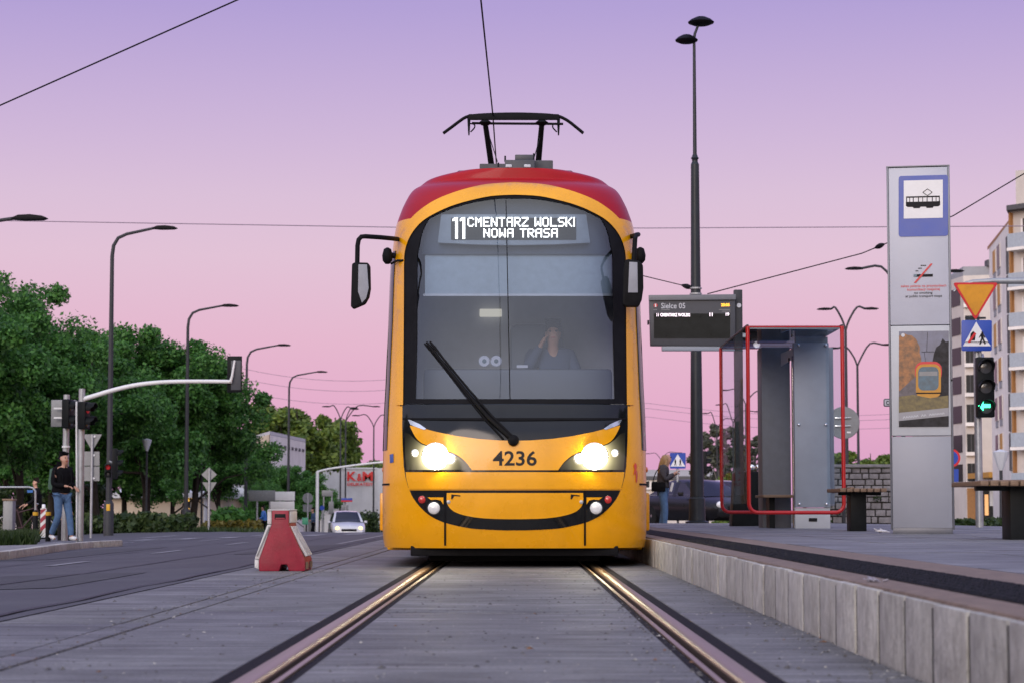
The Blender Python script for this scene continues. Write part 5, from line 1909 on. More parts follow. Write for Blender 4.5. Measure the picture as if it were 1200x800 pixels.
# ================================================================== PLATFORM FURNITURE
# ---- stop totem
Y = 24.4
tl, tr = at(1044.6, 626, Y), at(1118.4, 626, Y)
zt = lambda y: at(1082, y, Y).z
t = thing('stop_totem', 'tall grey stop totem with tram pictogram and poster', 'totem', ((tl.x + tr.x) / 2, Y, PH))
xa, xb = tl.x, tr.x
MB().box(xa + .02, xb - .02, Y + .01, Y + .22, PH, zt(617)).build('plinth', 'totem_edge', t, bevel=.005)
MB().box(xa, xa + .022, Y - .006, Y + .23, zt(620), zt(195.5)).build('edge_profile', 'totem_edge', t, bevel=.004)
MB().box(xb - .022, xb, Y - .006, Y + .23, zt(620), zt(195.5)).build('edge_profile', 'totem_edge', t, bevel=.004)
MB().box(xa + .024, xb - .024, Y, Y + .22, zt(618), zt(511)).build('lower_panel', 'totem_grey', t, bevel=.004)
MB().box(xa + .024, xb - .024, Y, Y + .22, zt(509.8), zt(381.6)).build('poster_frame', 'panel_white', t, bevel=.006)
MB().box(xa + .024, xb - .024, Y, Y + .22, zt(380.6), zt(196.5)).build('upper_panel', 'totem_white', t, bevel=.004)
MB().box(xa - .002, xb + .002, Y - .008, Y + .235, zt(195.5), zt(194.3)).build('top_cap', 'totem_edge', t)
MB().lathe([(.012, 0), (.012, -.008), (.001, -.009)], at(1114.5, 445.5, Y), 'Y', 12).build('lock', 'sign_black', t)


def flat(name, poly, mat, par, off=.004, th=.004, Yq=None, mats=None):
    return pxpoly(MB(), poly, (Y if Yq is None else Yq) - off, th).build(name, mat, par)


def rrect(x0, y0, x1, y1, r, n=4):
    o = []
    for cx, cy, a0 in ((x1 - r, y0 + r, -90), (x1 - r, y1 - r, 0), (x0 + r, y1 - r, 90), (x0 + r, y0 + r, 180)):
        for k in range(n + 1):
            a = R(a0 + 90 * k / n)
            o.append((cx + r * math.cos(a), cy + r * math.sin(a)))
    return o


pic = flat('stop_sign_plate', rrect(1053.5, 206, 1110.5, 277.2, 3), 'sign_blue', t, .006, .005)
flat('white_field', [(1059.5, 211.5), (1104.5, 211.5), (1104.5, 256), (1059.5, 256)], 'sign_white', pic, .009, .002)
# tram pictogram: car body with windows, pantograph, wheels
blk = MB()
for poly in ([(1062.5, 230.2), (1101, 230.2), (1101, 231.8), (1062.5, 231.8)], [(1062, 236.6), (1101.5, 236.6), (1101.5, 241), (1099.5, 242.6), (1064, 242.6), (1062, 241)],
             [(1062.3, 230.2), (1063.4, 230.2), (1063.4, 238), (1062.3, 238)], [(1100, 230.2), (1101.1, 230.2), (1101.1, 238), (1100, 238)],
             [(1066, 231.5), (1066.8, 231.5), (1066.8, 237), (1066, 237)], [(1070, 231.5), (1071, 231.5), (1071, 237), (1070, 237)], [(1076, 231.5), (1077, 231.5), (1077, 237), (1076, 237)],
             [(1081, 231.5), (1081.8, 231.5), (1081.8, 237), (1081, 237)], [(1086, 231.5), (1087, 231.5), (1087, 237), (1086, 237)], [(1092, 231.5), (1093, 231.5), (1093, 237), (1092, 237)], [(1096.4, 231.5), (1097.2, 231.5), (1097.2, 237), (1096.4, 237)],
             [(1070, 242.4), (1079, 242.4), (1078, 244.2), (1071, 244.2)], [(1085, 242.4), (1094, 242.4), (1093, 244.2), (1086, 244.2)]):
    pxpoly(blk, poly, Y - .011, .0015)
blk.build('tram_pictogram', 'sign_black', pic)
dia = MB()
D4 = [(1081.5, 225.8), (1087, 221.8), (1092.3, 225.8), (1087, 229.8)]
for a_, b2 in zip(D4, D4[1:] + D4[:1]):
    dia.bar(at(*a_, Y - .011), at(*b2, Y - .011), .004, .006)
dia.build('pantograph_pictogram', 'sign_black', pic)
# no smoking pictogram and its wording
ns = flat('cigarette', [(1071, 321.5), (1093, 321.5), (1093, 324.6), (1071, 324.6)], 'sign_black', t, .004, .002)
flat('cigarette_end', [(1070.8, 321.6), (1074.5, 321.6), (1074.5, 324.5), (1070.8, 324.5)], 'poster_glass', t, .005, .002)
sm = MB()
for x0, y0, x1 in ((1079, 310.8, 1085.5), (1076, 314, 1080.5), (1073, 317, 1076.5)):
    for k in range(3):
        xx = x0 + (x1 - x0) * k / 3
        pxpoly(sm, [(xx, y0), (xx + (x1 - x0) / 3.6, y0), (xx + (x1 - x0) / 3.6, y0 + 1.1), (xx, y0 + 1.1)], Y - .004, .0015)
sm.build('smoke_marks', 'sign_black', t)
flat('red_bar', [(1090.7, 309), (1092.7, 309.6), (1073.4, 332), (1071.2, 331.2)], 'sign_red', t, .007, .002)
for s_, box, m_ in (('zakaz palenia na przystankach', (1056, 333.6, 1108.5, 337.4), 'sign_red'), ('komunikacji miejskiej', (1063.5, 337.6, 1101, 341.6), 'sign_red'),
                    ('no smoking', (1071.5, 341.8, 1092.5, 345.4), 'sign_black'), ('at public transport stops', (1061.5, 345.6, 1103.5, 349.4), 'sign_black')):
    text_px('lettering', s_, box, Y - .0035, m_, t, .01)
# poster: autumn street with a tram (flat print)
po = flat('poster', [(1053.8, 388), (1111.4, 388), (1111.4, 499.5), (1053.8, 499.5)], 'poster_sky', t, .002, .004)
pf = lambda n_, poly, m_, o: flat(n_, poly, m_, po, .003 + o * .0012, .001)
rr_ = random.Random(5)
def blob(x0, y0, x1, y1, n=22):
    cx, cy = (x0 + x1) / 2, (y0 + y1) / 2
    return [(min(1111.3, max(1053.9, cx + (x1 - x0) / 2 * math.cos(6.283 * k / n) * rr_.uniform(.82, 1.08))), min(499.4, max(388.1, cy + (y1 - y0) / 2 * math.sin(6.283 * k / n) * rr_.uniform(.82, 1.08)))) for k in range(n)]
pf('print_shape', blob(1044, 392, 1080, 448), 'poster_autumn', 1)
pf('print_shape', blob(1046, 420, 1076, 476), 'poster_autumn', 2)
pf('print_shape', blob(1092, 398, 1120, 478), 'poster_dark', 2)
pf('print_shape', [(1054, 458), (1074, 440), (1076, 466), (1054, 470)], 'poster_figure', 3)
pf('print_shape', rrect(1072.6, 423.5, 1103.4, 447, 9), 'sign_red', 4)
pf('print_shape', rrect(1073.6, 426.5, 1102.4, 466, 8), 'trim_ochre', 5)
pf('print_shape', rrect(1076.2, 429.5, 1099.8, 457, 6), 'poster_glass', 6)
pf('print_shape', [(1077.5, 435), (1098.5, 435), (1098.5, 440), (1077.5, 440)], 'sign_back', 7)
pf('print_shape', [(1074, 459.5), (1103, 459.5), (1103, 461), (1074, 461)], 'sign_black', 6)
ln = MB()
for a_, b2 in (((1080, 412), (1098, 412)), ((1083, 412), (1085, 424)), ((1096, 412), (1093, 424)), ((1087, 389), (1086, 412))):
    ln.bar(at(*a_, Y - .009), at(*b2, Y - .009), .0015, .004)
ln.build('print_line', 'poster_dark', po)
pf('print_shape', [(1054, 464), (1070, 462), (1090, 466), (1111, 463), (1111.3, 482), (1054, 484)], 'poster_hedge', 8)
pf('print_band', [(1054, 483), (1111.3, 477.5), (1111.3, 487), (1054, 492.5)], 'poster_band', 9)
pf('print_shape', [(1054, 492.5), (1111.3, 487), (1111.3, 499.4), (1054, 499.4)], 'poster_dark', 8)
sc_ = MB()                                                        # illegible slanting script on the band
for k in range(16):
    x = 1059 + k * 3.0
    if k in (6, 9): continue
    y = 488.6 - (x - 1059) * .098
    sc_.bar(at(x, y + 1.2, Y - .0155), at(x + 1.4, y - 1.5, Y - .0155), .001, .006)
    sc_.bar(at(x + 1.4, y - 1.0, Y - .0155), at(x + 2.6, y + .8, Y - .0155), .001, .005)
sc_.build('print_script', 'text_grey', po)
c = at(1058.5, 392.5, Y)
MB().lathe([(.02, -.0062), (.02, -.0056)], c, 'Y', 16).build('print_roundel', 'text_grey', po)

t.rotation_euler = (0, 0, -R(10))

# ---- shelter: two red loops, glass skin, cabinets, seat
YN, YB = 30.0, 34.0
xl_, xr_ = at(877, 500, YN).x, at(988, 500, YN).x
zt_, zb_ = at(877, 382.5, YN).z, at(900, 600, YN).z
t = thing('tram_shelter', 'glass tram shelter framed by two red tubular loops', 'shelter', ((xl_ + xr_) / 2, (YN + YB) / 2, PH))
for yy in (YN, YB):
    r_ = .12
    q = [(xl_, yy, zt_ - .005)] + [(xl_, yy, zt_ - .2), (xl_, yy, zb_ + r_)]
    for k in range(7):
        a = R(180 + 90 * k / 6)
        q.append((xl_ + r_ + r_ * math.cos(a), yy, zb_ + r_ + r_ * math.sin(a)))
    for k in range(7):
        a = R(270 + 90 * k / 6)
        q.append((xr_ - r_ + r_ * math.cos(a), yy, zb_ + r_ + r_ * math.sin(a)))
    q.append((xr_, yy, zt_ - .005))
    MB().tube(q, .027, 10).build('red_loop', 'red_tube', t, smooth=60)
    MB().tube([(xl_ - .02, yy, zt_ - .006), (xr_ + .02, yy, zt_ - .006)], .011, 8).build('loop_top', 'red_tube', t, smooth=60)
MB().box(xl_ - .01, xr_ + .01, YN + .03, YB - .03, zt_ - .01, zt_ + .012).build('roof_glass', 'roof_pane', t)
MB().box(xl_ - .006, xl_ + .006, YN + .03, YB - .03, zb_ + .12, zt_ - .012).build('glass_pane', 'shelter_glass', t)
MB().box(xr_ - .006, xr_ + .006, YN + .03, YB - .03, zb_ + .12, zt_ - .012).build('glass_pane', 'shelter_glass', t)
MB().bar((xl_, YN, zt_ + .012), (xl_, YB, zt_ + .012), .03, .03).build('roof_edge', 'pole_dark', t, bevel=.006)
MB().bar((xr_, YN, zt_ + .012), (xr_, YB, zt_ + .012), .03, .03).build('roof_edge', 'pole_dark', t, bevel=.006)
MB().box(xl_ + .03, xr_ - .03, YN + .0, YN + .028, zt_ - .035, zt_ - .018).build('roof_rim', 'rail_panel', t, bevel=.004)
# front light-grey cabinet with steel bolts
Yc = 31.6
a_, b2 = at(932, 594, Yc), at(971, 386, Yc)
cabn = MB().box(a_.x, b2.x, Yc, Yc + .16, a_.z, at(950, 401.5, Yc).z).build('cabinet_panel', 'panel_grey', t, bevel=.01)
MB().box(a_.x + .03, b2.x - .01, Yc + .03, Yc + .14, at(950, 401.5, Yc).z, zt_ - .015).build('cabinet_top', 'rail_panel', t)
MB().box(a_.x, b2.x, Yc + .03, Yc + .15, PH, a_.z - .006).build('cabinet_plinth', 'panel_white', t, bevel=.008)
sl = at(953, 608.5, Yc)
MB().box(sl.x - .06, sl.x + .06, Yc + .024, Yc + .04, sl.z - .025, sl.z + .025).build('plinth_slot', 'sign_black', t)
for x, y in ((936, 404.5), (967.5, 404.5), (936, 497), (967.5, 497), (936.5, 590), (968.5, 590)):
    MB().lathe([(.022, .0), (.022, -.022), (.014, -.034), (.001, -.036)], at(x, y, Yc), 'Y', 14).build('bolt', 'chrome', cabn, smooth=50)
# slim steel post right of the cabinet
p0, p1 = at(975, 592, Yc + .5), at(975, 407, Yc + .5)
MB().box(p0.x - .04, p0.x + .04, Yc + .5, Yc + .55, p0.z, p1.z).build('side_post', 'totem_grey', t, bevel=.006)
MB().tube([(p0.x - .055, Yc + .47, p0.z + .1), (p0.x - .055, Yc + .47, p1.z - .06)], .018, 10).build('handrail', 'chrome', t, smooth=60)
# dark inner cabinet facing the track, with a white strip
Yd = 33.0
a_, b2 = at(894, 616, Yd), at(925.5, 404, Yd)
MB().box(a_.x, b2.x, Yd, Yd + .6, PH, zt_ - .06).build('dark_cabinet', 'panel_dark', t, bevel=.012)
p0 = at(929, 500, Yd)
MB().tube([(p0.x, Yd - .05, PH), (p0.x, Yd - .05, zt_ - .1)], .022, 10).build('steel_post', 'chrome', t, smooth=60)
a_, b2 = at(916, 428, 32.2), at(932, 413, 32.2)
bar_ = MB()
q = [at(915, 428.5, 32.9), at(932, 418, 31.8), at(932, 407, 31.8), at(915, 414, 32.9)]
bar_.add(q + [v + Vector((.02, .03, 0)) for v in q], [(0, 1, 2, 3), (7, 6, 5, 4), (0, 4, 5, 1), (1, 5, 6, 2), (2, 6, 7, 3), (3, 7, 4, 0)])
bar_.build('name_strip', 'panel_white', t)
for k, (x, y) in enumerate(((919, 421), (923, 419), (927, 416.5))):
    q0 = at(x, y + 3, 32.5 - k * .18)
    MB().box(q0.x, q0.x + .022, q0.y - .5, q0.y - .49, q0.z - .05, q0.z + .03).build('strip_mark', 'sign_black', t)
s0, s1 = at(890, 581, 32.4), at(931, 581, 32.4)
MB().box(s0.x, s1.x, 31.9, 33.0, s0.z - .02, s0.z + .02).build('shelter_seat', 'wood_seat', t, bevel=.01)
MB().box(s0.x + .12, s0.x + .2, 32.2, 32.6, PH, s0.z - .02).build('seat_leg', 'bench_black', t)
p = at(893.5, 569, 29.98)
# ---- departure display on its column
Y = 36.0
c0, c1 = at(862, 552, Y), at(870, 339.5, Y)
t = thing('departure_display', 'dark departure display with glowing rows held by a grey column', 'display', (c0.x, Y, PH))
MB().box(c0.x, c1.x, Y, Y + .16, PH + .5, c1.z).build('column', 'pole_grey', t, bevel=.01)
def wx(x): return at(x, 450, Y).x
def wzz(y): return at(860, y, Y).z
MB().prism([(wx(856.5), PH), (wx(896), PH), (wx(893), wzz(552)), (wx(860.5), wzz(552))], Y + .02, Y + .5).build('column_base', 'bench_black', t, bevel=.02)
for px in (866, 881, 889):
    c = at(px, 549.5, Y + .1)
    MB().lathe([(.05, .03), (.05, -.02), (.03, -.035), (.001, -.037)], (c.x, Y + .1, c.z + .03), 'Y', 14).build('shiny_disc', 'chrome', t, smooth=50)  # shiny chrome discs on the column base, unlit
Y = 35.85
case = MB().prism([(p.x, p.z) for p in (at(761, 347.5, Y), at(861.5, 345.5, Y), at(861.8, 405.5, Y), at(762.5, 404.6, Y))], Y, Y + .2).build('display_case', 'display_case', t, bevel=.012)
MB().prism([(p.x, p.z) for p in (at(760, 346.2, Y), at(862, 345.2, Y), at(862, 351.5, Y), at(760, 352.5, Y))], Y - .04, Y - .003).build('case_hood', 'panel_dark', case, bevel=.008)
MB().prism([(p.x, p.z) for p in (at(776, 405.2, Y), at(861, 405.2, Y), at(861, 410.5, Y), at(776, 410.5, Y))], Y + .02, Y + .16).build('lower_tray', 'panel_grey', case, bevel=.006)
flat('screen_glass', [(766, 353.5), (856.5, 353.5), (856.5, 397), (766, 397)], 'display_case', case, .004, .003)
scr = flat('led_field', [(766.3, 367.5), (855.8, 367.5), (855.8, 396.5), (766.3, 396.5)], 'screen_black', case, .007, .003)
MB().box(at(759, 377, Y).x, at(761, 377, Y).x, Y + .05, Y + .12, at(760, 380, Y).z, at(760, 375, Y).z).build('side_knob', 'sign_black', case)
c = at(768.2, 358, Y)
rd = MB().lathe([(.032, -.005), (.032, -.011)], c, 'Y', 18).build('red_roundel', 'sign_red', case)
text_px('roundel_letter', '11'[0], (767.5, 356, 769, 360), Y - .0125, 'sign_white', rd)
text_px('stop_name', 'Sielce 05', (774.8, 355.2, 803, 361.6), Y - .006, 'text_grey', case, .008)
text_px('clock_digits', '20:05', (845, 355.6, 855, 359.2), Y - .006, 'led_amber', case, .04)
text_px('led_row', '11 CMENTARZ WOLSKI', (769.5, 367.2, 808.5, 371), Y - .009, 'led_pink', case, .03)
text_px('led_row', '11', (831.5, 366.6, 835, 370.8), Y - .009, 'led_pink', case, .03)
text_px('led_row', '19', (850.5, 366.6, 854.5, 370.2), Y - .009, 'led_pink', case, .03)
for q in (((766, 363), (770, 363)), ((775, 363), (785, 363)), ((842.5, 363), (855.5, 363)), ((846, 365), (855.5, 365))):
    MB().bar(at(*q[0], Y - .006), at(*q[1], Y - .006), .002, .012).build('caption_rule', 'sign_back', case)
c = at(866, 358, 35.99)
MB().lathe([(.025, -.004), (.036, -.004), (.036, -.001), (.025, -.001)], c, 'Y', 18).build('column_badge', 'text_grey', t)


# ---- benches: slatted seat on a black pedestal
def bench(x0, y0, x1, Yb, leg_px, label, dep=.45, nsl=6, tilt=0.0, leg_w=.13):
    a_ = at(x0, y0, Yb); b2 = at(x1, y0, Yb)
    lg = at(leg_px, 600, Yb)
    t = thing('bench', label, 'bench', (lg.x, Yb, PH))
    top = a_.z
    for i in range(nsl):
        yy = Yb + (i + .5) * dep / nsl
        MB().box(a_.x, b2.x, yy - dep / nsl * .42, yy + dep / nsl * .42, top - .045 + random.uniform(-.002, .002), top + random.uniform(-.002, .002)).build('slat', 'wood_seat', t, bevel=.008)
    MB().box(lg.x - leg_w / 2, lg.x + leg_w / 2, Yb + .06, Yb + dep - .06, PH, top - .047).build('pedestal', 'bench_black', t, bevel=.008)
    MB().box(a_.x + .06, b2.x - .06, Yb + dep / 2 - .03, Yb + dep / 2 + .03, top - .075, top - .046).build('seat_support', 'bench_black', t)
    return t


def bench_end(px0, px1, py, Yb, leg0, leg1, label, length, slats, par_x=None):
    """seat seen from its narrow end, slats running away from the camera"""
    a_, b2 = at(px0, py, Yb), at(px1, py, Yb)
    t = thing('bench', label, 'bench', ((a_.x + b2.x) / 2, Yb, PH), 'slatted platform benches')
    w = (b2.x - a_.x) / slats
    for i in range(slats):
        x = a_.x + (i + .5) * w
        MB().box(x - w * .41, x + w * .41, Yb, Yb + length, a_.z - .045, a_.z + random.uniform(-.003, .003)).build('slat', 'wood_seat', t, bevel=.008)
    l0, l1 = at(leg0, 600, Yb + .25), at(leg1, 600, Yb + .25)
    MB().box(l0.x, l1.x, Yb + .25, Yb + .6, PH, a_.z - .05).build('pedestal', 'bench_black', t, bevel=.01)
    MB().box(a_.x + .03, b2.x - .03, Yb + .3, Yb + .38, a_.z - .085, a_.z - .046).build('seat_support', 'bench_black', t)
    return t


b1 = bench_end(984, 1040, 571.5, 27.4, 997, 1015.5, 'slatted bench on a black pedestal between the shelter and the totem', 1.2, 7)
a_ = at(976, 575, 28.6); b2 = at(999, 572.5, 27.6)
MB().bar(a_, b2, .05, .05).build('arm_rail', 'wood_seat', b1, bevel=.01)
b2_ = bench_end(1148, 1230, 562.5, 19.2, 1184, 1222, 'slatted bench cut off by the right edge of the view', 1.3, 7)
MB().tube([at(1147, 566, 20.2), at(1190, 565.5, 19.3), at(1230, 565.5, 19.25)], .03, 8).build('front_rail', 'wood_seat', b2_, smooth=60)

# ---- round sign back by the shelter
Y = 44.5
c = at(988, 495, Y)
b = at(989.5, 614, Y)
t = thing('road_sign', 'round grey sign back with two bright clamps beside the shelter', 'road sign', (b.x, Y, PH), 'signs seen from behind')
MB().tube([(b.x, Y + .06, 0), (b.x, Y + .06, at(989, 476, Y).z)], .035, 8).build('pole', 'pole_grey', t, smooth=60)
MB().lathe([(.001, .0), (.315, .0), (.325, .008), (.325, .02), (.001, .022)], (c.x, Y - .06, c.z), 'Y', 36).build('sign_panel', 'sign_back', t, smooth=30)
for yy in (489.3, 498.8):
    p = at(988, yy, Y - .1)
    MB().bar((p.x - .16, Y - .085, p.z), (p.x + .16, Y - .085, p.z), .02, .03).build('sign_clamp', 'chrome', t, bevel=.005)
p = at(994.8, 506, Y - .07)
MB().box(p.x - .04, p.x + .04, Y - .066, Y - .062, p.z - .015, p.z + .015).build('sticker', 'sign_white', t)
# ---- small plate beside the totem
Y = 26
a_, b2 = at(1035.5, 476, Y), at(1046, 466.5, Y)
t = thing('platform_plate', 'small rounded plate sticking out left of the totem', 'sign', (b2.x, Y, a_.z))
pxpoly(MB(), rrect(1035.5, 466.5, 1048, 476, 2), Y, .02).build('plate', 'totem_edge', t, bevel=.003)
pxpoly(MB(), rrect(1036.8, 467.8, 1048, 474.7, 1.4), Y - .003, .002).build('plate_face', 'text_grey', t)
text_px('plate_letters', 'Ce', (1038.5, 469, 1044, 474), Y - .005, 'sign_black', t, .02)
pxpoly(MB(), [(1043.5, 482), (1047, 482), (1047, 494), (1043.5, 494)], Y, .02).build('plate', 'text_grey', t)
MB().tube([at(1048, 460, Y + .05), at(1048.5, 622, Y + .05)], .018, 8).build('post', 'steel_galv', t, smooth=60)

# ---- stone wall with single stones
Y = 46.5
a_, b2 = at(968, 615, Y), at(1062, 546, Y)
gx0, gx1 = a_.x, b2.x + .6
ztop = b2.z
t = thing('stone_wall', 'rough grey stone wall with weeds behind the near bench', 'wall', ((gx0 + gx1) / 2, Y, 0))
MB().box(gx0 + .02, gx1 - .02, Y + .06, Y + .4, -.05, ztop - .03).build('wall_core', 'mortar_dark', t)
z = -.02
row = 0
while z < ztop - .05:
    h = random.uniform(.105, .15)
    x = gx0 - random.uniform(0, .2)
    while x < gx1:
        L = random.uniform(.13, .3)
        x0, x1 = max(x, gx0), min(x + L, gx1)
        if x1 - x0 > .05:
            d = random.uniform(-.03, .03)
            mb = MB()
            vs = [(x0 + random.uniform(.008, .018), Y + d, z + random.uniform(.006, .016)), (x1 - random.uniform(.008, .018), Y + d, z + random.uniform(.006, .016)), (x1 - random.uniform(.008, .02), Y + d, z + h - random.uniform(.006, .018)), (x0 + random.uniform(.008, .02), Y + d, z + h - random.uniform(.006, .018))]
            vs += [(v[0], Y + .1, v[2]) for v in vs]
            mb.add(vs, [(0, 1, 2, 3), (7, 6, 5, 4), (0, 4, 5, 1), (1, 5, 6, 2), (2, 6, 7, 3), (3, 7, 4, 0)])
            mb.build('stone', 'stone_wall', t, bevel=.012)
        x += L
    z += h
MB().box(gx0 - .05, gx1 + .05, Y - .05, Y + .45, ztop - .02, ztop + .045).build('coping', 'stone_wall', t, bevel=.012)
wc = [(random.uniform(gx0, gx1), Y - .06, random.uniform(.1, ztop * .6)) for _ in range(14)]
o = leaf_cloud('weeds', 'leaf_hedge', [(x, y_, z_) for x, y_, z_ in wc], [random.uniform(.06, .14) for _ in wc], 30, .035, seed=77)
o.parent = t; o.location = -Vector(t.location)
o['kind'] = 'stuff'

# ---- signal, yield sign and crossing sign at the right
Y = 34.0
b = at(1150, 620, Y)
t = thing('traffic_signal', 'black traffic signal with a green arrow pointing left', 'traffic signal', (b.x, Y, 0.2))
MB().tube([(b.x, Y + .12, .0), (b.x, Y + .12, at(1151, 392, Y).z)], [.06, .055], 14).build('pole', 'steel_galv', t, smooth=60)
c = at(1154, 453.5, Y - .02)
hd2 = signal_head(t, c, (.0, -1), 3, .27, .92)
ar = MB()
q = [(1146.5, 475), (1152.5, 469.3), (1152.5, 473), (1160.5, 473), (1160.5, 477.2), (1152.5, 477.2), (1152.5, 480.8)]
pts = [at(x, y, Y - .155) for x, y in q]
ar.prism([(p.x, p.z) for p in pts], Y - .157, Y - .15)
ar.build('green_arrow', 'signal_green', hd2)
MB().tube([at(1151, 416, Y + .12), at(1151, 420, Y)], .03, 8).build('bracket', 'steel_galv', t)
Y = 34.0
tt = thing('road_sign', 'yellow upside-down triangle sign with a red border', 'road sign', (at(1142, 355, Y).x, Y, at(1142, 355, Y).z))
def tri(x0, x1, y0, x_, y_, r):
    o = []
    P3 = [(x0, y0), (x1, y0), (x_, y_)]
    for i in range(3):
        p, a, b_ = Vector(P3[i]), Vector(P3[i - 1]), Vector(P3[(i + 1) % 3])
        u = p + (a - p).normalized() * r; v = p + (b_ - p).normalized() * r
        for k in range(5):
            s = k / 4
            o.append(tuple((1 - s) ** 2 * u + 2 * s * (1 - s) * p + s * s * v))
    return o
pxpoly(MB(), tri(1116.5, 1170, 331.3, 1143.2, 375.5, 4), Y - .02, .02).build('sign_panel', 'sign_red', tt)
pxpoly(MB(), tri(1121, 1165.5, 333.6, 1143.2, 371, 3), Y - .024, .003).build('sign_face', 'sign_yellow', tt)
MB().bar(at(1131, 372.8, Y + .03), at(1155, 372.8, Y + .03), .04, .03).build('sign_clamp', 'pole_dark', tt)
tt = thing('road_sign', 'blue square sign with a walking figure and a red slash over the signal', 'road sign', (at(1144.5, 393, Y).x, Y, at(1144.5, 393, Y).z))
pxpoly(MB(), rrect(1126.8, 375.2, 1162.4, 411, 2), Y - .02, .02).build('sign_panel', 'sign_blue', tt, bevel=.003)
pxpoly(MB(), [(1144, 377), (1161, 405.3), (1128.5, 405.3)], Y - .024, .003).build('white_triangle', 'sign_white', tt)
fg = MB()
for poly in ([(1150.2, 388.5), (1152, 388.5), (1152.4, 391), (1150, 391)], [(1149.3, 391), (1152.6, 391), (1153, 397), (1149.8, 397)], [(1149.6, 397), (1151.5, 397), (1149.4, 403.2), (1147.4, 403.2)],
             [(1151, 397), (1153, 397), (1155.4, 402.5), (1153.8, 403.4)], [(1152.6, 391.5), (1155, 395.5), (1154.2, 396.2), (1152, 393.5)], [(1149.3, 391.5), (1147, 395.5), (1147.7, 396), (1150, 393.5)],
             [(1131, 400.5), (1158.5, 400.5), (1158.5, 401.3), (1131, 401.3)], [(1137.5, 391), (1140.5, 388), (1143.5, 391), (1142.5, 399), (1136.5, 399)]):
    pxpoly(fg, poly, Y - .027, .002)
tag(fg.build('walking_figure', 'sign_black', tt), kind='stuff')
pxpoly(MB(), [(1142, 389.3), (1144.2, 391), (1136.5, 401.8), (1134, 400.6)], Y - .03, .002).build('red_slash', 'sign_red', tt)
# arm reaching in from the right that carries the signs
t2 = thing('overhead_gantry', 'blue-grey horizontal arm entering from the right edge above the yellow triangle', 'signal arm', (at(1250, 330, Y).x, Y, .0))
MB().tube([at(1118, 342, Y + .1), at(1124, 334.5, Y + .1), at(1140, 330.8, Y + .1), at(1165, 329.4, Y + .1), at(1250, 329.2, Y + .1)], [.02, .03, .04, .045, .055], 12).build('arm', 'steel_galv', t2, smooth=60)
p = at(1250, 329.2, Y + .1)
MB().tube([(p.x, Y + .1, .0), (p.x, Y + .1, p.z + .3)], .09, 12).build('pole', 'steel_galv', t2, smooth=60)
MB().tube([at(1143.5, 332, Y + .1), at(1149, 420, Y + .1)], .025, 8).build('drop_tube', 'steel_galv', t2, smooth=60)
# no-parking sign peeping out right of the totem
Y = 60
c = at(1114.5, 536, Y)
t = thing('road_sign', 'red-rimmed blue round sign half hidden by the totem, blue plate below', 'road sign', (c.x, Y, 0))
MB().tube([(c.x, Y + .03, 0), (c.x, Y + .03, c.z + .3)], .035, 8).build('pole', 'steel_galv', t, smooth=60)
MB().lathe([(.001, 0), (.25, 0), (.25, .02)], (c.x, Y - .02, c.z), 'Y', 28).build('sign_panel', 'sign_red', t)
MB().lathe([(.001, 0), (.19, 0), (.19, .003)], (c.x, Y - .024, c.z), 'Y', 28).build('sign_face', 'sign_blue', t)
pxpoly(MB(), [(1105, 549), (1123.3, 549), (1123.3, 564), (1105, 564)], Y - .02, .02).build('sign_plate', 'sign_blue', t)
# crossing sign behind the blond woman
Y = 66
c = at(794, 538.5, Y)
t = thing('road_sign', 'blue crossing sign with two figures behind the blond woman', 'road sign', (c.x, Y, 0))
MB().tube([(c.x, Y + .03, -.1), (c.x, Y + .03, c.z + .2)], .035, 8).build('pole', 'steel_galv', t, smooth=60)
pxpoly(MB(), rrect(785, 530, 803.6, 548.5, 1), Y - .02, .02).build('sign_panel', 'sign_blue', t)
pxpoly(MB(), [(794.3, 531.5), (803, 546), (785.6, 546)], Y - .024, .003).build('white_triangle', 'sign_white', t)
for xx in (790.8, 796.6):
    fg = MB()
    for poly in ([(xx, 537.5), (xx + 1.2, 537.5), (xx + 1.2, 539), (xx, 539)], [(xx - .4, 539), (xx + 1.6, 539), (xx + 1.4, 542), (xx - .2, 542)], [(xx - .6, 545), (xx + .2, 545), (xx + .8, 542), (xx, 542)], [(xx + 1.4, 545), (xx + 2, 545), (xx + 1.2, 542), (xx + .6, 542)]):
        pxpoly(fg, poly, Y - .027, .002)
    tag(fg.build('walking_figure', 'sign_black', t), kind='stuff')
# distant signal beside the tall post
Y = 80
c = at(825.5, 541, Y)
t = thing('traffic_signal', 'small far signal seen edge-on right of the tall dark post', 'traffic signal', (c.x, Y, -.3))
MB().tube([(c.x - .05, Y, -.3), (c.x - .05, Y, c.z + .3)], .05, 8).build('pole', 'pole_grey', t, smooth=60)
signal_head(t, c, (1, -.2), 3, .26, .8)

# ================================================================== BUILDINGS
def facade_box(name, label, cat_, corners, z0, ztop, mat, loc=None):
    t = thing(name, label, cat_, (*corners[0], z0))
    MB().prism_z(corners, z0, ztop).build('wall', mat, t)
    return t


def wall_pt(A, B, u, z, off):
    """point on the facade from A to B (plan), u in 0..1, height z, off towards the viewer"""
    A, B = Vector((*A, 0)), Vector((*B, 0))
    d = (B - A).normalized()
    n = Vector((d.y, -d.x, 0))
    p = A.lerp(B, u) + n * off
    return Vector((p.x, p.y, z))


def fquad(mb, A, B, u0, u1, z0, z1, off0, off1, mi=0):
    q = [wall_pt(A, B, u, z, o) for o in (off0, off1) for u, z in ((u0, z0), (u1, z0), (u1, z1), (u0, z1))]
    mb.add(q, [(0, 1, 2, 3), (7, 6, 5, 4), (0, 4, 5, 1), (1, 5, 6, 2), (2, 6, 7, 3), (3, 7, 4, 0)], mi)
    return mb


def hx(px, Y): return at(px, 600, Y).x


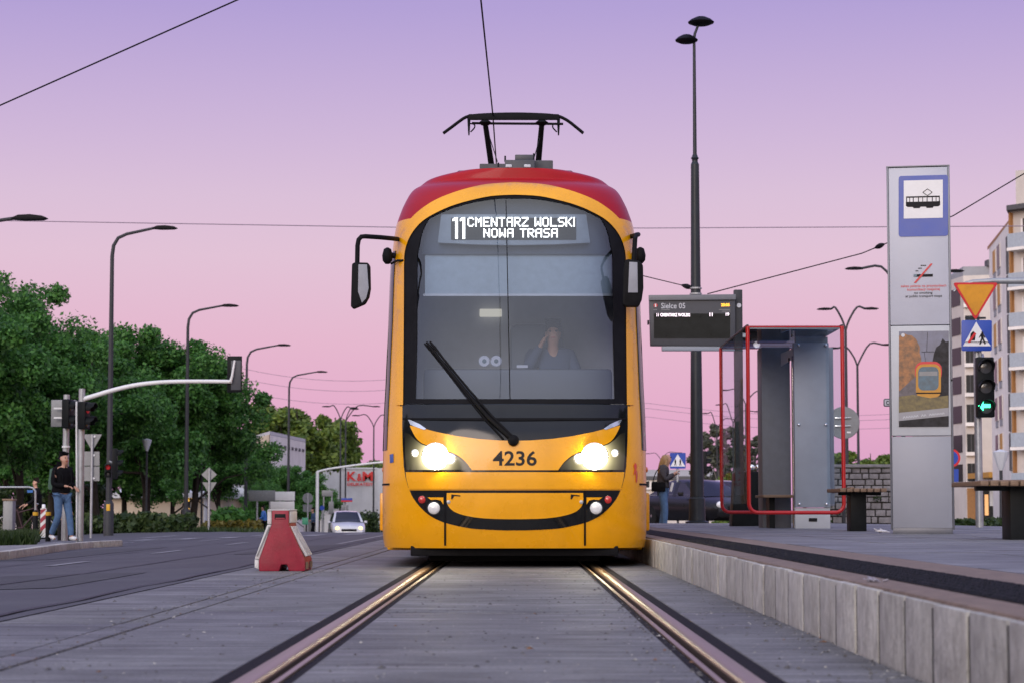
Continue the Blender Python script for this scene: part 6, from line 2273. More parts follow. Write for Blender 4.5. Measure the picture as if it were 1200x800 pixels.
# white flats at the right edge: gable face with paired slit windows, then balconies
YA, YBk = 176, 160
A = (hx(1164, YA), YA); B = (hx(1187.5, YBk), YBk)
C = (hx(1320, 152), 152)
zt_ = at(1187.5, 262, YBk).z
t = thing('apartment_building', 'white block of flats with paired slit windows and balconies at the right edge', 'building', (*A, -.8))
MB().prism_z([A, B, (C[0] + 6, 195), (A[0] + 9.5, 206)], -.8, zt_).build('wall', 'wall_white', t)
MB().prism_z([(A[0] - .05, A[1] - .1), (B[0] + .02, B[1] - .12), (B[0] + .1, B[1] + .5), (A[0], A[1] + .6)], zt_, zt_ + .25).build('parapet', 'trim_orange', t)
storey = 2.85
for k in range(7):
    z = zt_ - 2.4 - k * storey
    if z < 2.5: break
    for j, (u0, u1) in enumerate(((.24, .36), (.46, .58))):
        mb = MB(); fquad(mb, A, B, u0 - .02, u1 + .02, z - .05, z + 1.75, -.02, .07)
        f = mb.build('window', 'wall_beige', t)
        och = (j == 0) == (k % 2 == 0)
        fquad(MB(), A, B, u0, u1, z, z + 1.7, .06, .085).build('pane', 'trim_ochre' if och and k != 4 else 'window_dark', f)
        fquad(MB(), A, B, u0, u1, z - .55, z - .08, .0, .05).build('sill_panel', 'wall_grey', f)
    fquad(MB(), A, B, .93, .985, z - 1.2, z + 1.5, .0, .12).build('drain_panel', 'roof_dark', t)
# balcony wing
A2, B2 = (B[0] + .1, B[1] - .3), (C[0], C[1] - .3)
MB().prism_z([A2, B2, (C[0] + 3, 172), (A2[0] + 3.2, 172)], -.8, zt_ + .8).build('wing_wall', 'wall_beige', t)
MB().prism_z([(A2[0] - .5, A2[1] - .9), (B2[0], B2[1] - .9), (B2[0] + 3, 171), (A2[0] + 3.0, 171)], zt_ + .8, zt_ + 1.15).build('wing_roof', 'roof_dark', t)
MB().prism_z([(A2[0] + .7, 161), (C[0], 156), (C[0] + 3, 170), (A2[0] + 3.4, 170)], zt_ + 1.15, zt_ + 4.0).build('upper_storey', 'wall_beige', t)
fquad(MB(), A2, B2, .005, .022, -.5, zt_ + .7, .0, .3).build('pilaster', 'trim_orange', t)
for k in range(8):
    z = zt_ - 1.9 - k * storey
    if z < 1.0: break
    w = fquad(MB(), A2, B2, .10, .95, z, z + 2.1, -.03, .03).build('window', 'window_dark', t)
    for uu in (.10, .17, .26, .38, .5):
        fquad(MB(), A2, B2, uu, uu + .018, z, z + 2.1, .03, .07).build('mullion', 'wall_white', w)
    bl = fquad(MB(), A2, B2, .055, .98, z - .28, z - .06, .0, 1.1).build('balcony_slab', 'wall_white', t)
    fquad(MB(), A2, B2, .06, .975, z - .04, z + .95, 1.02, 1.06).build('balustrade', 'balcony_panel', bl)

# beige-grey block behind, with recessed balconies
YA = 215
A = (hx(1108, 222), 222); B = (hx(1133, 215), 215); C = (hx(1172, 214), 214)
zl, zr = at(1133, 312.5, 215).z, at(1168, 312, 214).z
t = thing('apartment_building', 'beige-grey block of flats with recessed windows behind the yellow triangle', 'building', (*A, -.8))
MB().prism_z([A, B, C, (C[0], 240), (A[0], 240)], -.8, zl - .9).build('wall', 'wall_beige', t)
mb = MB()
mb.add([(A[0], A[1], zl - .9), (B[0], B[1], zl - .9), (C[0], C[1], zl - .9), (C[0], 240, zl - .9), (A[0], 240, zl - .9), (A[0], A[1], zl - .9 + .05), (B[0], B[1], zl), (C[0], C[1], zr), (C[0], 240, zr), (A[0], 240, zl - .9 + .05)],
       [(0, 1, 6, 5), (1, 2, 7, 6), (2, 3, 8, 7), (3, 4, 9, 8), (4, 0, 5, 9), (5, 6, 7, 8, 9)])
mb.build('attic_wall', 'wall_grey', t)
MB().box(C[0] - .9, C[0] - .2, 213.7, 215, zr, zr + .6).build('chimney', 'roof_dark', t)
for k in range(9):
    yc = 338 + k * 34.6
    z = at(1140, yc + 18, 214.5).z
    if z < 1.5: break
    u0, u1 = .04, .36
    f = fquad(MB(), B, C, u0, u1, z, z + 1.75, -.02, .03).build('window', 'window_dark', t)
    fquad(MB(), B, C, u0 - .02, u1 + .02, z - .35, z, .0, .55).build('balcony_ledge', 'wall_white', f)
    fquad(MB(), B, C, u1, u1 + .025, z, z + 1.8, .03, .1).build('frame', 'wall_white', f)
    fquad(MB(), B, C, u0 + .12, u0 + .14, z, z + 1.75, .03, .07).build('frame', 'roof_dark', f)
    fquad(MB(), A, B, .45, .85, z, z + 1.7, .0, .05).build('window', 'window_dark', t)
# ground floor shop
f = fquad(MB(), B, C, .02, .42, -.5, 2.6, .0, .12).build('shop_door', 'trim_orange', t)
f = fquad(MB(), B, C, .46, .98, -.4, 3.2, .0, .15).build('shop_window', 'window_dark', t)
fquad(MB(), B, C, .55, .66, .0, 2.0, .15, .2).build('lit_display', 'shop_lit', f)
fquad(MB(), B, C, .70, .92, .9, 2.4, .15, .2).build('window_print', 'sign_white', f)
MB().box(hx(1158, 205), hx(1200, 205), 204.5, 214, 3.5, 4.0).build('canopy', 'trim_ochre', t)

# white two-storey building with a cream side, left of centre
YW = 180
A = (hx(291, 196), 196); B = (hx(315.5, YW), YW); C = (hx(357.5, 200), 200)
zc = at(315.5, 509, YW).z
t = thing('two_storey_building', 'white two-storey building with a cream side wall behind dark trees', 'building', (*B, -2.3))
base = -2.3
MB().prism_z([A, B, C, (C[0] - 3.2, 225), (A[0], 225)], base, zc).build('wall', 'wall_white', t)
MB().prism_z([(A[0], A[1] - .05), (B[0] - .06, B[1] - .06), (B[0] - .05, B[1] + .4), (A[0] + .3, A[1] + .5)], base, zc + .03).build('side_wall', 'wall_cream', t)
MB().prism_z([A, (B[0], B[1] - .1), C, (C[0] - 3.2, 225), (A[0], 225)], zc + .03, zc + .3).build('roof', 'roof_light', t)
for row_, z in enumerate((zc - 1.45, zc - 4.0)):
    for k in range(9):
        u = .06 + k * .104
        if row_ == 0:
            fquad(MB(), B, C, u, u + .05, z + .55, z + .8, .0, .06).build('vent_slot', 'roof_dark', t)
        else:
            f = fquad(MB(), B, C, u - .01, u + .07, z - .05, z + 1.1, .0, .05).build('window', 'roof_light', t)
            fquad(MB(), B, C, u, u + .06, z, z + 1.05, .05, .08).build('pane', 'window_dark', f)

# low cream building behind the trunks
YL = 150
A = (hx(128, 150), 150); B = (hx(243, 146), 146); C = (hx(266, 152), 152)
zc = at(200, 583, YL).z
g = -1.9
t = thing('low_building', 'low cream building with a white roof behind the tree trunks', 'building', (*A, g))
MB().prism_z([A, B, C, (C[0], 165), (A[0], 165)], g, zc).build('wall', 'wall_cream', t)
MB().prism_z([(A[0] - .3, A[1] - .6), (B[0] + .2, B[1] - .7), (C[0] + .4, C[1] - .3), (C[0] + .4, 166), (A[0] - .3, 166)], zc, zc + .35).build('roof_edge', 'roof_light', t)
zr = at(200, 566, 156).z
mb = MB()
mb.add([(A[0], A[1], zc + .35), (B[0], B[1], zc + .35), (B[0], 160, zr), (A[0], 160, zr), (A[0], 166, zc + .35), (B[0], 166, zc + .35)], [(0, 1, 2, 3), (3, 2, 5, 4), (1, 5, 2), (0, 3, 4)])
mb.build('roof', 'roof_light', t)
u_of = lambda px: (hx(px, 147.5) - A[0]) / (B[0] - A[0])
zw0, zw1 = at(226, 602, 148).z, at(226, 580, 148).z
for x0, x1 in ((219.5, 226), (227.5, 233)):
    f = fquad(MB(), A, B, u_of(x0), u_of(x1), zw0, zw1, .0, .06).build('window', 'roof_light', t)
    fquad(MB(), A, B, u_of(x0 + .5), u_of(x1 - .5), zw0 + .1, zw1 - .1, .06, .1).build('pane', 'window_dark', f)
    fquad(MB(), A, B, u_of(x0 + .8), u_of(x1 - .8), zw0 + .1, zw0 + .42, .1, .13).build('lit_blind', 'window_lit', f)
    fquad(MB(), A, B, u_of(x0 + .8), u_of(x1 - .8), zw1 - .4, zw1 - .12, .1, .13).build('lit_blind', 'window_lit', f)
fquad(MB(), A, B, .98, 1.0, g, zc, .0, .2).build('pilaster', 'roof_light', t)
# flat-roofed white annexe right of it
A = (hx(252, 158), 158); B = (hx(294, 156), 156)
zc = at(270, 553, 157).z
t = thing('low_building', 'white flat-roofed annexe with an open dark ground floor', 'building', (*A, g))
zo = at(270, 582, 157).z
MB().prism_z([A, B, (B[0], 170), (A[0], 170)], zo, zc).build('wall', 'panel_white', t)
MB().prism_z([(A[0], 162), (B[0], 161), (B[0], 170), (A[0], 170)], g, zo - .01).build('ground_floor_wall', 'roof_dark', t)
for px in (262, 274, 286):
    p = at(px, 600, 158)
    MB().tube([(p.x, 158, g), (p.x, 158, zo)], .1, 8).build('column', 'roof_light', t, smooth=60)
for k in range(8):
    fquad(MB(), A, B, .3 + k * .08, .34 + k * .08, zc - .9, zc - .3, .0, .05).build('vent_slot', 'wall_grey', t)

# grey shop hall with red letters
YK = 250
A = (hx(375, YK), YK); B = (hx(442, YK), YK); g = -2.0
zc = at(410, 548.5, YK).z
t = thing('shop_hall', 'grey shop hall with big red letters K&M on its wall', 'building', (*A, g))
MB().prism_z([A, B, (B[0], 275), (A[0], 275)], g, zc).build('wall', 'wall_pale', t)
n = 22
for k in range(n):
    u = k / n
    fquad(MB(), A, B, u + .002, u + 1 / n - .003, at(400, 601, YK).z, zc - .1, .0, .05 + .02 * (k % 2)).build('cladding_panel', 'wall_pale', t)
fquad(MB(), A, B, .0, 1.0, zc - .08, zc + .12, -.05, .16).build('parapet', 'roof_light', t)
fquad(MB(), A, B, .7, 1.0, g, at(400, 602, YK).z, .0, .1).build('dark_gate', 'roof_dark', t)
MB().prism_z([(B[0] + .02, YK - .6), (B[0] + .9, YK - .6), (B[0] + .9, 270), (B[0] + .02, 270)], g, zc + .05).build('corner_pier', 'roof_light', t)
MB().prism_z([(B[0] + .95, YK + 4), (B[0] + 6, YK + 4), (B[0] + 6, 275), (B[0] + .95, 275)], g, at(446, 568, YK).z).build('side_wing', 'wall_pale', t)
for s_, box in (('K', (406.8, 552, 418, 563)), ('&', (418.4, 554.2, 424.4, 563.1)), ('M', (424.8, 552, 437.2, 563))):
    text_px('sign_letter', s_, box, YK - .3, 'km_red', t, .03)
text_px('sign_lettering', 'DELIKATESY', (407, 565, 437.5, 568.6), YK - .3, 'km_red', t, .03)

# pale low terrace far beyond the platform
YP = 300
t = thing('far_terrace', 'pale long low building far behind the parked black car', 'building', (hx(740, YP), YP, -2))
z1, z2, z3 = at(780, 573, YP).z, at(780, 560, YP).z, at(780, 549.5, YP).z
MB().box(hx(735, YP), hx(842, YP), YP, YP + 12, -2, z1).build('wall', 'wall_beige', t)
MB().box(hx(735, YP), hx(842, YP), YP - .4, YP + 12, z1, z2).build('wall', 'wall_white', t)
MB().box(hx(735, YP), hx(838, YP), YP + 2, YP + 12, z2, z3).build('wall', 'wall_grey', t)
MB().box(hx(734, YP), hx(843, YP), YP - .7, YP - .3, z2 - .2, z2 + .3).build('roof_edge', 'roof_dark', t)
for k in range(9):
    x = hx(742 + k * 11, YP)
    f = MB().box(x, x + .9, YP - .46, YP - .38, z1 + .3, z2 - .4).build('window', 'window_dark', t)
# ================================================================== PEOPLE
def skin_obj(name, joints, edges, mat, parent, root, sub=2):
    """joints: name -> (x, y, z, r)"""
    keys = list(joints)
    me = bpy.data.meshes.new(name)
    me.from_pydata([joints[k][:3] for k in keys], [(keys.index(a), keys.index(b)) for a, b in edges], [])
    o = bpy.data.objects.new(name, me)
    COL.objects.link(o)
    o.parent = parent
    sm = o.modifiers.new('skin', 'SKIN')
    sm.use_smooth_shade = True
    for k, v in zip(keys, me.skin_vertices[0].data):
        r = joints[k][3]
        v.radius = r if isinstance(r, tuple) else (r, r)
        v.use_root = (k == root)
    ss = o.modifiers.new('smooth', 'SUBSURF')
    ss.levels = sub
    ss.render_levels = sub
    me.materials.append(MATS[mat])
    return o


def hand_chain(J, E, wrist, key, d, side):
    """palm, four unequal bent fingers and a thumb grown from the wrist along d"""
    w = Vector(J[wrist][:3]); d = Vector(d).normalized()
    up = Vector((0, 0, 1))
    s = d.cross(up).normalized() * side
    n = s.cross(d)
    palm = w + d * .06
    J[key + 'palm'] = (*palm, (.034, .02)); E.append((wrist, key + 'palm'))
    for i, (off, L) in enumerate(((-.027, .07), (-.009, .082), (.009, .078), (.026, .062))):
        a = palm + d * .035 + s * off
        b_ = a + d * L * .55 - up * .012
        c = b_ + d * L * .3 - up * .03
        for q, (nm, p) in enumerate((('a', a), ('b', b_), ('c', c))):
            J[f'{key}f{i}{nm}'] = (*p, .0095 - q * .001)
        E += [(key + 'palm', f'{key}f{i}a'), (f'{key}f{i}a', f'{key}f{i}b'), (f'{key}f{i}b', f'{key}f{i}c')]
    a = w + d * .035 - s * .03
    b_ = a + d * .035 - s * .02 - up * .01
    J[key + 't0'] = (*a, .012); J[key + 't1'] = (*b_, .01)
    E += [(wrist, key + 't0'), (key + 't0', key + 't1')]


def person(label, loc, rz, scale, pose, clothes, hair='cap', group=None):
    t = thing('person', label, 'person', loc, group, rz)
    t.scale = (scale,) * 3
    J = dict(pose)
    E = [('pelvis', 'spine'), ('spine', 'chest'), ('chest', 'neck'), ('neck', 'jaw'), ('jaw', 'mid'), ('mid', 'crown'), ('mid', 'nose')]
    for s in 'LR':
        E += [('chest', 'sh' + s), ('sh' + s, 'el' + s), ('el' + s, 'wr' + s)]
        if 'hip' + s in J:
            E += [('pelvis', 'hip' + s), ('hip' + s, 'kn' + s), ('kn' + s, 'an' + s), ('an' + s, 'toe' + s)]
        J['ear' + s] = (J['mid'][0] - .01, J['mid'][1] + (.085 if s == 'L' else -.085), J['mid'][2] - .02, .014)
        E.append(('mid', 'ear' + s))
        d = Vector(J['wr' + s][:3]) - Vector(J['el' + s][:3])
        hand_chain(J, E, 'wr' + s, 'h' + s, d, 1 if s == 'L' else -1)
    body = skin_obj('body', J, E, 'skin', t, 'pelvis', 2)
    m = Vector(J['mid'][:3])
    for sy in (-.032, .032):
        MB().lathe([(.001, -.012), (.010, -.006), (.012, 0), (.010, .006), (.001, .012)], (m.x + .082, m.y + sy, m.z + .012), 'X', 8).build('eye', 'hair_dark', t, local=True, smooth=60)
    MB().obox((m.x + .086, m.y, m.z - .055), (.012, .045, .010)).build('mouth', 'lamp_red', t, local=True, bevel=.003)

    def grow(nm, keys, edges, mat, dr, root, sub=2):
        jj = {}
        for k in keys:
            x, y_, z, r = J[k]
            r = r if not isinstance(r, tuple) else max(r)
            jj[k] = (x, y_, z, r + dr.get(k, dr['*']))
        return skin_obj(nm, jj, edges, mat, t, root, sub)
    top = ['pelvis', 'spine', 'chest', 'neck', 'shL', 'elL', 'wrL', 'shR', 'elR', 'wrR']
    J2 = dict(J)
    grow('jacket', top, [('pelvis', 'spine'), ('spine', 'chest'), ('chest', 'neck'), ('chest', 'shL'), ('shL', 'elL'), ('elL', 'wrL'), ('chest', 'shR'), ('shR', 'elR'), ('elR', 'wrR')], clothes['top'], {'*': .022, 'neck': clothes.get('neck', .012), 'wrL': .012, 'wrR': .012, 'pelvis': .034, 'chest': .034, 'shL': .032, 'shR': .032}, 'spine')
    if 'hipL' in J:
        legs = ['pelvis', 'hipL', 'knL', 'anL', 'hipR', 'knR', 'anR'] if not clothes.get('shorts') else ['pelvis', 'hipL', 'knL', 'hipR', 'knR']
        ed = [('pelvis', 'hipL'), ('hipL', 'knL'), ('pelvis', 'hipR'), ('hipR', 'knR')] + ([] if clothes.get('shorts') else [('knL', 'anL'), ('knR', 'anR')])
        grow('trousers', legs, ed, clothes['legs'], {'*': .018, 'anL': .022, 'anR': .022, 'pelvis': -.02}, 'pelvis')
        for s in 'LR':
            a, b_ = Vector(J['an' + s][:3]), Vector(J['toe' + s][:3])
            h = a + (a - b_).normalized() * .05
            skin_obj('shoe', {'h': (h.x, h.y, h.z - .035, .04), 'm': ((a.x * .6 + b_.x * .4), (a.y * .6 + b_.y * .4), (a.z * .55 + b_.z * .45) - .01, .048), 't': (b_.x, b_.y, b_.z + .012, .036)}, [('h', 'm'), ('m', 't')], clothes['shoes'], t, 'm')
    hm = clothes['hair']
    if hair == 'cap':
        skin_obj('hair', {'a': (m.x - .035, m.y, m.z + .05, .08), 'b': (m.x - .025, m.y, m.z + .085, .066), 'c': (m.x - .06, m.y, m.z - .02, .055)}, [('a', 'b'), ('a', 'c')], hm, t, 'a')
        skin_obj('beard', {'a': (m.x + .045, m.y, m.z - .085, .04), 'b': (m.x + .02, m.y + .04, m.z - .06, .03), 'c': (m.x + .02, m.y - .04, m.z - .06, .03)}, [('a', 'b'), ('a', 'c')], 'hair_dark', t, 'a')
    elif hair == 'long':
        jj = {'top': (m.x - .02, m.y, m.z + .075, .085), 'back': (m.x - .065, m.y, m.z + .0, .085), 'n1': (m.x - .10, m.y, m.z - .14, .085), 'n2': (m.x - .135, m.y, m.z - .28, .075), 'n3': (m.x - .15, m.y + .01, m.z - .40, .04),
              'sl': (m.x - .01, m.y + .07, m.z - .06, .04), 'sl2': (m.x - .04, m.y + .09, m.z - .22, .04), 'sr': (m.x - .01, m.y - .07, m.z - .06, .04), 'sr2': (m.x - .04, m.y - .09, m.z - .22, .04)}
        skin_obj('hair', jj, [('top', 'back'), ('back', 'n1'), ('n1', 'n2'), ('n2', 'n3'), ('back', 'sl'), ('sl', 'sl2'), ('back', 'sr'), ('sr', 'sr2')], hm, t, 'back')
    else:
        skin_obj('hair', {'a': (m.x - .02, m.y, m.z + .05, .084), 'b': (m.x - .01, m.y, m.z + .085, .07), 'c': (m.x - .05, m.y, m.z - .02, .06)}, [('a', 'b'), ('a', 'c')], hm, t, 'a')
    return t, J


def head(x, y, z):
    return {'neck': (x - .01, y, z - .17, .052), 'jaw': (x + .025, y, z - .085, .06), 'mid': (x, y, z, (.092, .078)), 'crown': (x - .005, y, z + .085, .06), 'nose': (x + .088, y, z - .02, .014)}


walk = {'pelvis': (0, 0, .95, (.14, .1)), 'spine': (.0, 0, 1.14, (.135, .1)), 'chest': (.01, 0, 1.36, (.155, .11)), **head(.05, 0, 1.66),
        'shL': (.0, .18, 1.42, .058), 'elL': (-.03, .24, 1.14, .045), 'wrL': (.2, .17, 1.07, .03), 'shR': (.01, -.18, 1.42, .058), 'elR': (.0, -.23, 1.13, .045), 'wrR': (.24, -.1, 1.1, .03),
        'hipL': (.01, .09, .88, .085), 'knL': (.13, .09, .49, .056), 'anL': (.2, .09, .085, .04), 'toeL': (.36, .10, .03, .03),
        'hipR': (.0, -.09, .88, .085), 'knR': (.0, -.09, .48, .056), 'anR': (-.23, -.09, .12, .04), 'toeR': (-.1, -.09, .03, .03)}
Yp_ = 44.9
b = at(72, 638, Yp_)
gm_ = gz(b.x, Yp_) + .08
man, J = person('man in a black jacket and blue jeans walking with a phone in his hand', (b.x, Yp_, gm_), R(-42), 1.0, walk, {'top': 'cloth_black', 'legs': 'denim', 'shoes': 'shoe_white', 'hair': 'cloth_black', 'neck': .045}, 'cap')
skin_obj('hood', {'a': (-.02, 0, 1.5, .1), 'b': (.04, .06, 1.5, .06), 'c': (.04, -.06, 1.5, .06)}, [('a', 'b'), ('a', 'c')], 'cloth_black', man, 'a')


def held(name, label, cat_, who, J, key, size, mat, tilt=.9):
    """a thing in the hand of a person: placed in the world at the palm"""
    M = Matrix.Translation(who.location) @ Matrix.Rotation(who.rotation_euler.z, 4, 'Z')
    w = Vector(J['wr' + key][:3]); e_ = Vector(J['el' + key][:3])
    d = (w - e_).normalized()
    p = M @ (w + d * .10 + Vector((0, 0, .02)))
    rot = (Matrix.Rotation(who.rotation_euler.z, 3, 'Z') @ Matrix.Rotation(-tilt, 3, 'Y'))
    t = thing(name, label, cat_, p)
    MB().obox(p, size, rot).build('phone_case', mat, t, bevel=.006)
    MB().obox(p + rot @ Vector((0, 0, size[2] / 2 + .001)), (size[0] * .9, size[1] * .88, .002), rot).build('phone_screen', 'screen_black', t)


held('phone', 'dark phone held by the man in the black jacket', 'phone', man, J, 'R', (.15, .075, .009), 'sign_black')
# backpack on the man's back
M = Matrix.Translation(man.location) @ Matrix.Rotation(man.rotation_euler.z, 4, 'Z')
p = M @ Vector((-.2, 0, 1.24))
t = thing('backpack', 'dull green backpack on the back of the man in black', 'backpack', p)
rot = Matrix.Rotation(man.rotation_euler.z, 3, 'Z') @ Matrix.Rotation(.12, 3, 'Y')
MB().obox(p, (.15, .3, .44), rot).build('bag', 'cloth_green', t, bevel=.05)
MB().obox(p + rot @ Vector((-.085, 0, -.08)), (.05, .24, .2), rot).build('pocket', 'cloth_green', t, bevel=.02)
for sy in (-.11, .11):
    q = [p + rot @ Vector(v) for v in ((.07, sy, .2), (.16, sy, .23), (.3, sy, .16), (.36, sy, .0), (.3, sy, -.16), (.1, sy, -.18))]
    MB().tube(cat(q, 3), .016, 6).build('strap', 'cloth_black', t, smooth=60)

stand = {'pelvis': (0, 0, .93, (.135, .1)), 'spine': (.0, 0, 1.1, (.12, .09)), 'chest': (.02, 0, 1.31, (.135, .1)), **head(.09, 0, 1.57),
         'shL': (.01, .16, 1.36, .05), 'elL': (.02, .2, 1.09, .04), 'wrL': (.22, .1, 1.2, .027), 'shR': (.02, -.16, 1.36, .05), 'elR': (.05, -.2, 1.1, .04), 'wrR': (.24, -.07, 1.24, .027),
         'hipL': (.0, .085, .86, .09), 'knL': (.02, .09, .48, .058), 'anL': (-.06, .09, .085, .038), 'toeL': (.1, .1, .03, .028),
         'hipR': (.0, -.085, .86, .09), 'knR': (.05, -.09, .48, .058), 'anR': (.03, -.09, .085, .038), 'toeR': (.19, -.1, .03, .028)}
Yw = 47.6
b = at(777, 612, Yw)
wom, J = person('woman with long blond hair in a dark jacket and jeans looking at her phone', (b.x, Yw, .02), R(-8), 1.02, stand, {'top': 'cloth_grey', 'legs': 'denim', 'shoes': 'shoe_white', 'hair': 'hair_blond'}, 'long')
held('phone', 'pale phone in the hands of the blond woman', 'phone', wom, J, 'R', (.15, .075, .009), 'paper_white', .6)
M = Matrix.Translation(wom.location) @ Matrix.Rotation(wom.rotation_euler.z, 4, 'Z')
p = M @ Vector((-.08, -.2, .98))
t = thing('shoulder_bag', 'dark shoulder bag at the side of the blond woman', 'bag', p)
rot = Matrix.Rotation(wom.rotation_euler.z, 3, 'Z')
MB().obox(p, (.3, .09, .2), rot).build('bag', 'cloth_black', t, bevel=.03)
MB().tube(cat([p + rot @ Vector(v) for v in ((-.12, .0, .1), (-.06, .04, .3), (.06, .12, .45), (.1, .2, .42))], 4), .012, 6).build('strap', 'cloth_black', t, smooth=60)
p = M @ Vector((.2, -.12, .98))
t = thing('paper_sheet', 'white folded paper hanging from the blond woman\'s arm', 'paper', p)
MB().obox(p, (.05, .012, .2), rot @ Matrix.Rotation(.25, 3, 'Y')).build('sheet', 'paper_white', t, bevel=.003)

# cyclist standing with a bicycle in the shade
Yc = 64
b = at(43, 622, Yc)
gc = gz(b.x, Yc)
cyc, J = person('cyclist in dark clothes and shorts standing over a bicycle', (b.x, Yc, gc), R(-160), .98, {**walk, 'knR': (.04, -.09, .47, .056), 'anR': (-.02, -.09, .085, .04), 'toeR': (.13, -.1, .03, .03), 'elL': (.12, .22, 1.14, .045), 'wrL': (.32, .2, 1.0, .03), 'wrR': (.34, -.2, 1.0, .03)},
                {'top': 'cloth_black', 'legs': 'cloth_black', 'shoes': 'shoe_white', 'hair': 'hair_dark', 'shorts': True}, 'short')
bp = Vector((at(28, 620, Yc - .4).x, Yc - .4, gc))
bk = thing('bicycle', 'dark bicycle beside the cyclist behind the hoop railing', 'bicycle', bp, None, R(8))
def torus(r, rt, c, n=28):
    mb = MB()
    mb.tube([(c[0] + r * math.cos(2 * math.pi * k / n), c[1], c[2] + r * math.sin(2 * math.pi * k / n)) for k in range(n + 1)], rt, 7, cap=False)
    return mb
for xw in (-.52, .52):
    w = torus(.33, .022, (xw, 0, .35)).build('wheel', 'tyre_rubber', bk, local=True, smooth=60)
    torus(.3, .01, (xw, 0, .35)).build('rim', 'chrome', w, local=True, smooth=60)
    sp = MB()
    for k in range(12):
        a = k * math.pi / 6
        sp.tube([(xw, 0, .35), (xw + .3 * math.cos(a), 0, .35 + .3 * math.sin(a))], .003, 3)
    tag(sp.build('spokes', 'chrome', w, local=True), kind='stuff')
fr = MB()
for a_, b_ in (((-.52, 0, .35), (-.05, 0, .32)), ((-.05, 0, .32), (-.2, 0, .85)), ((-.2, 0, .85), (-.52, 0, .35)), ((-.05, 0, .32), (.36, 0, .82)), ((-.17, 0, .76), (.34, 0, .9)), ((.32, 0, .98), (.52, 0, .35))):
    fr.tube([a_, b_], .018, 7)
fr.build('bicycle_frame', 'bicycle_paint', bk, local=True, smooth=60)
MB().lathe([(.01, 0), (.09, .02), (.07, .06), (.01, .07)], (-.21, 0, .9), 'Z', 10).build('saddle', 'cloth_black', bk, local=True, smooth=60)
MB().tube([(.42, -.28, 1.0), (.34, -.2, 1.02), (.32, 0, 1.0), (.34, .2, 1.02), (.42, .28, 1.0)], .014, 7).build('handlebar', 'chrome', bk, local=True, smooth=60)

# distant walkers
def walker(px, Y, rz, label, cl, hair='short', base=None):
    b = at(px, 615, Y)
    return person(label, (b.x, Y, gz(b.x, Y) if base is None else base), rz, 1.0, walk, cl, hair, 'distant pedestrians')


walker(214.5, 124, R(20), 'dark-clothed pedestrian beside the second tallest lamp', {'top': 'cloth_black', 'legs': 'denim_dark', 'shoes': 'shoe_white', 'hair': 'hair_dark'})
walker(367.5, 124, R(200), 'pedestrian in dark blue next to the white portal post', {'top': 'denim_dark', 'legs': 'cloth_black', 'shoes': 'shoe_white', 'hair': 'hair_dark'})
walker(309, 122, R(170), 'pedestrian in bright blue left of the red barrier', {'top': 'plastic_blue', 'legs': 'cloth_black', 'shoes': 'shoe_white', 'hair': 'hair_dark'})

# the tram driver behind the glass
c = at(648, 389, 21.4)
sit = {'pelvis': (0, 0, .0, (.15, .1)), 'spine': (.0, 0, .2, (.14, .1)), 'chest': (.02, 0, .42, (.155, .11)), **head(.1, 0, .72),
       'shL': (.02, .18, .48, .06), 'elL': (.1, .26, .24, .045), 'wrL': (.34, .16, .2, .03), 'shR': (.02, -.18, .48, .06), 'elR': (.2, -.26, .36, .045), 'wrR': (.2, -.13, .58, .03),
       'hipL': (.08, .1, -.02, .09), 'knL': (.45, .12, .02, .065), 'anL': (.5, .12, -.4, .045), 'toeL': (.66, .12, -.44, .03),
       'hipR': (.08, -.1, -.02, .09), 'knR': (.45, -.12, .02, .065), 'anR': (.5, -.12, -.4, .045), 'toeR': (.66, -.12, -.44, .03)}
person('tram driver in a blue shirt sitting behind the windscreen, hand at the cheek', (c.x, 21.45, c.z - .68), R(-90), .93, sit, {'top': 'cloth_blue', 'legs': 'cloth_black', 'shoes': 'cloth_black', 'hair': 'hair_dark'}, 'short')

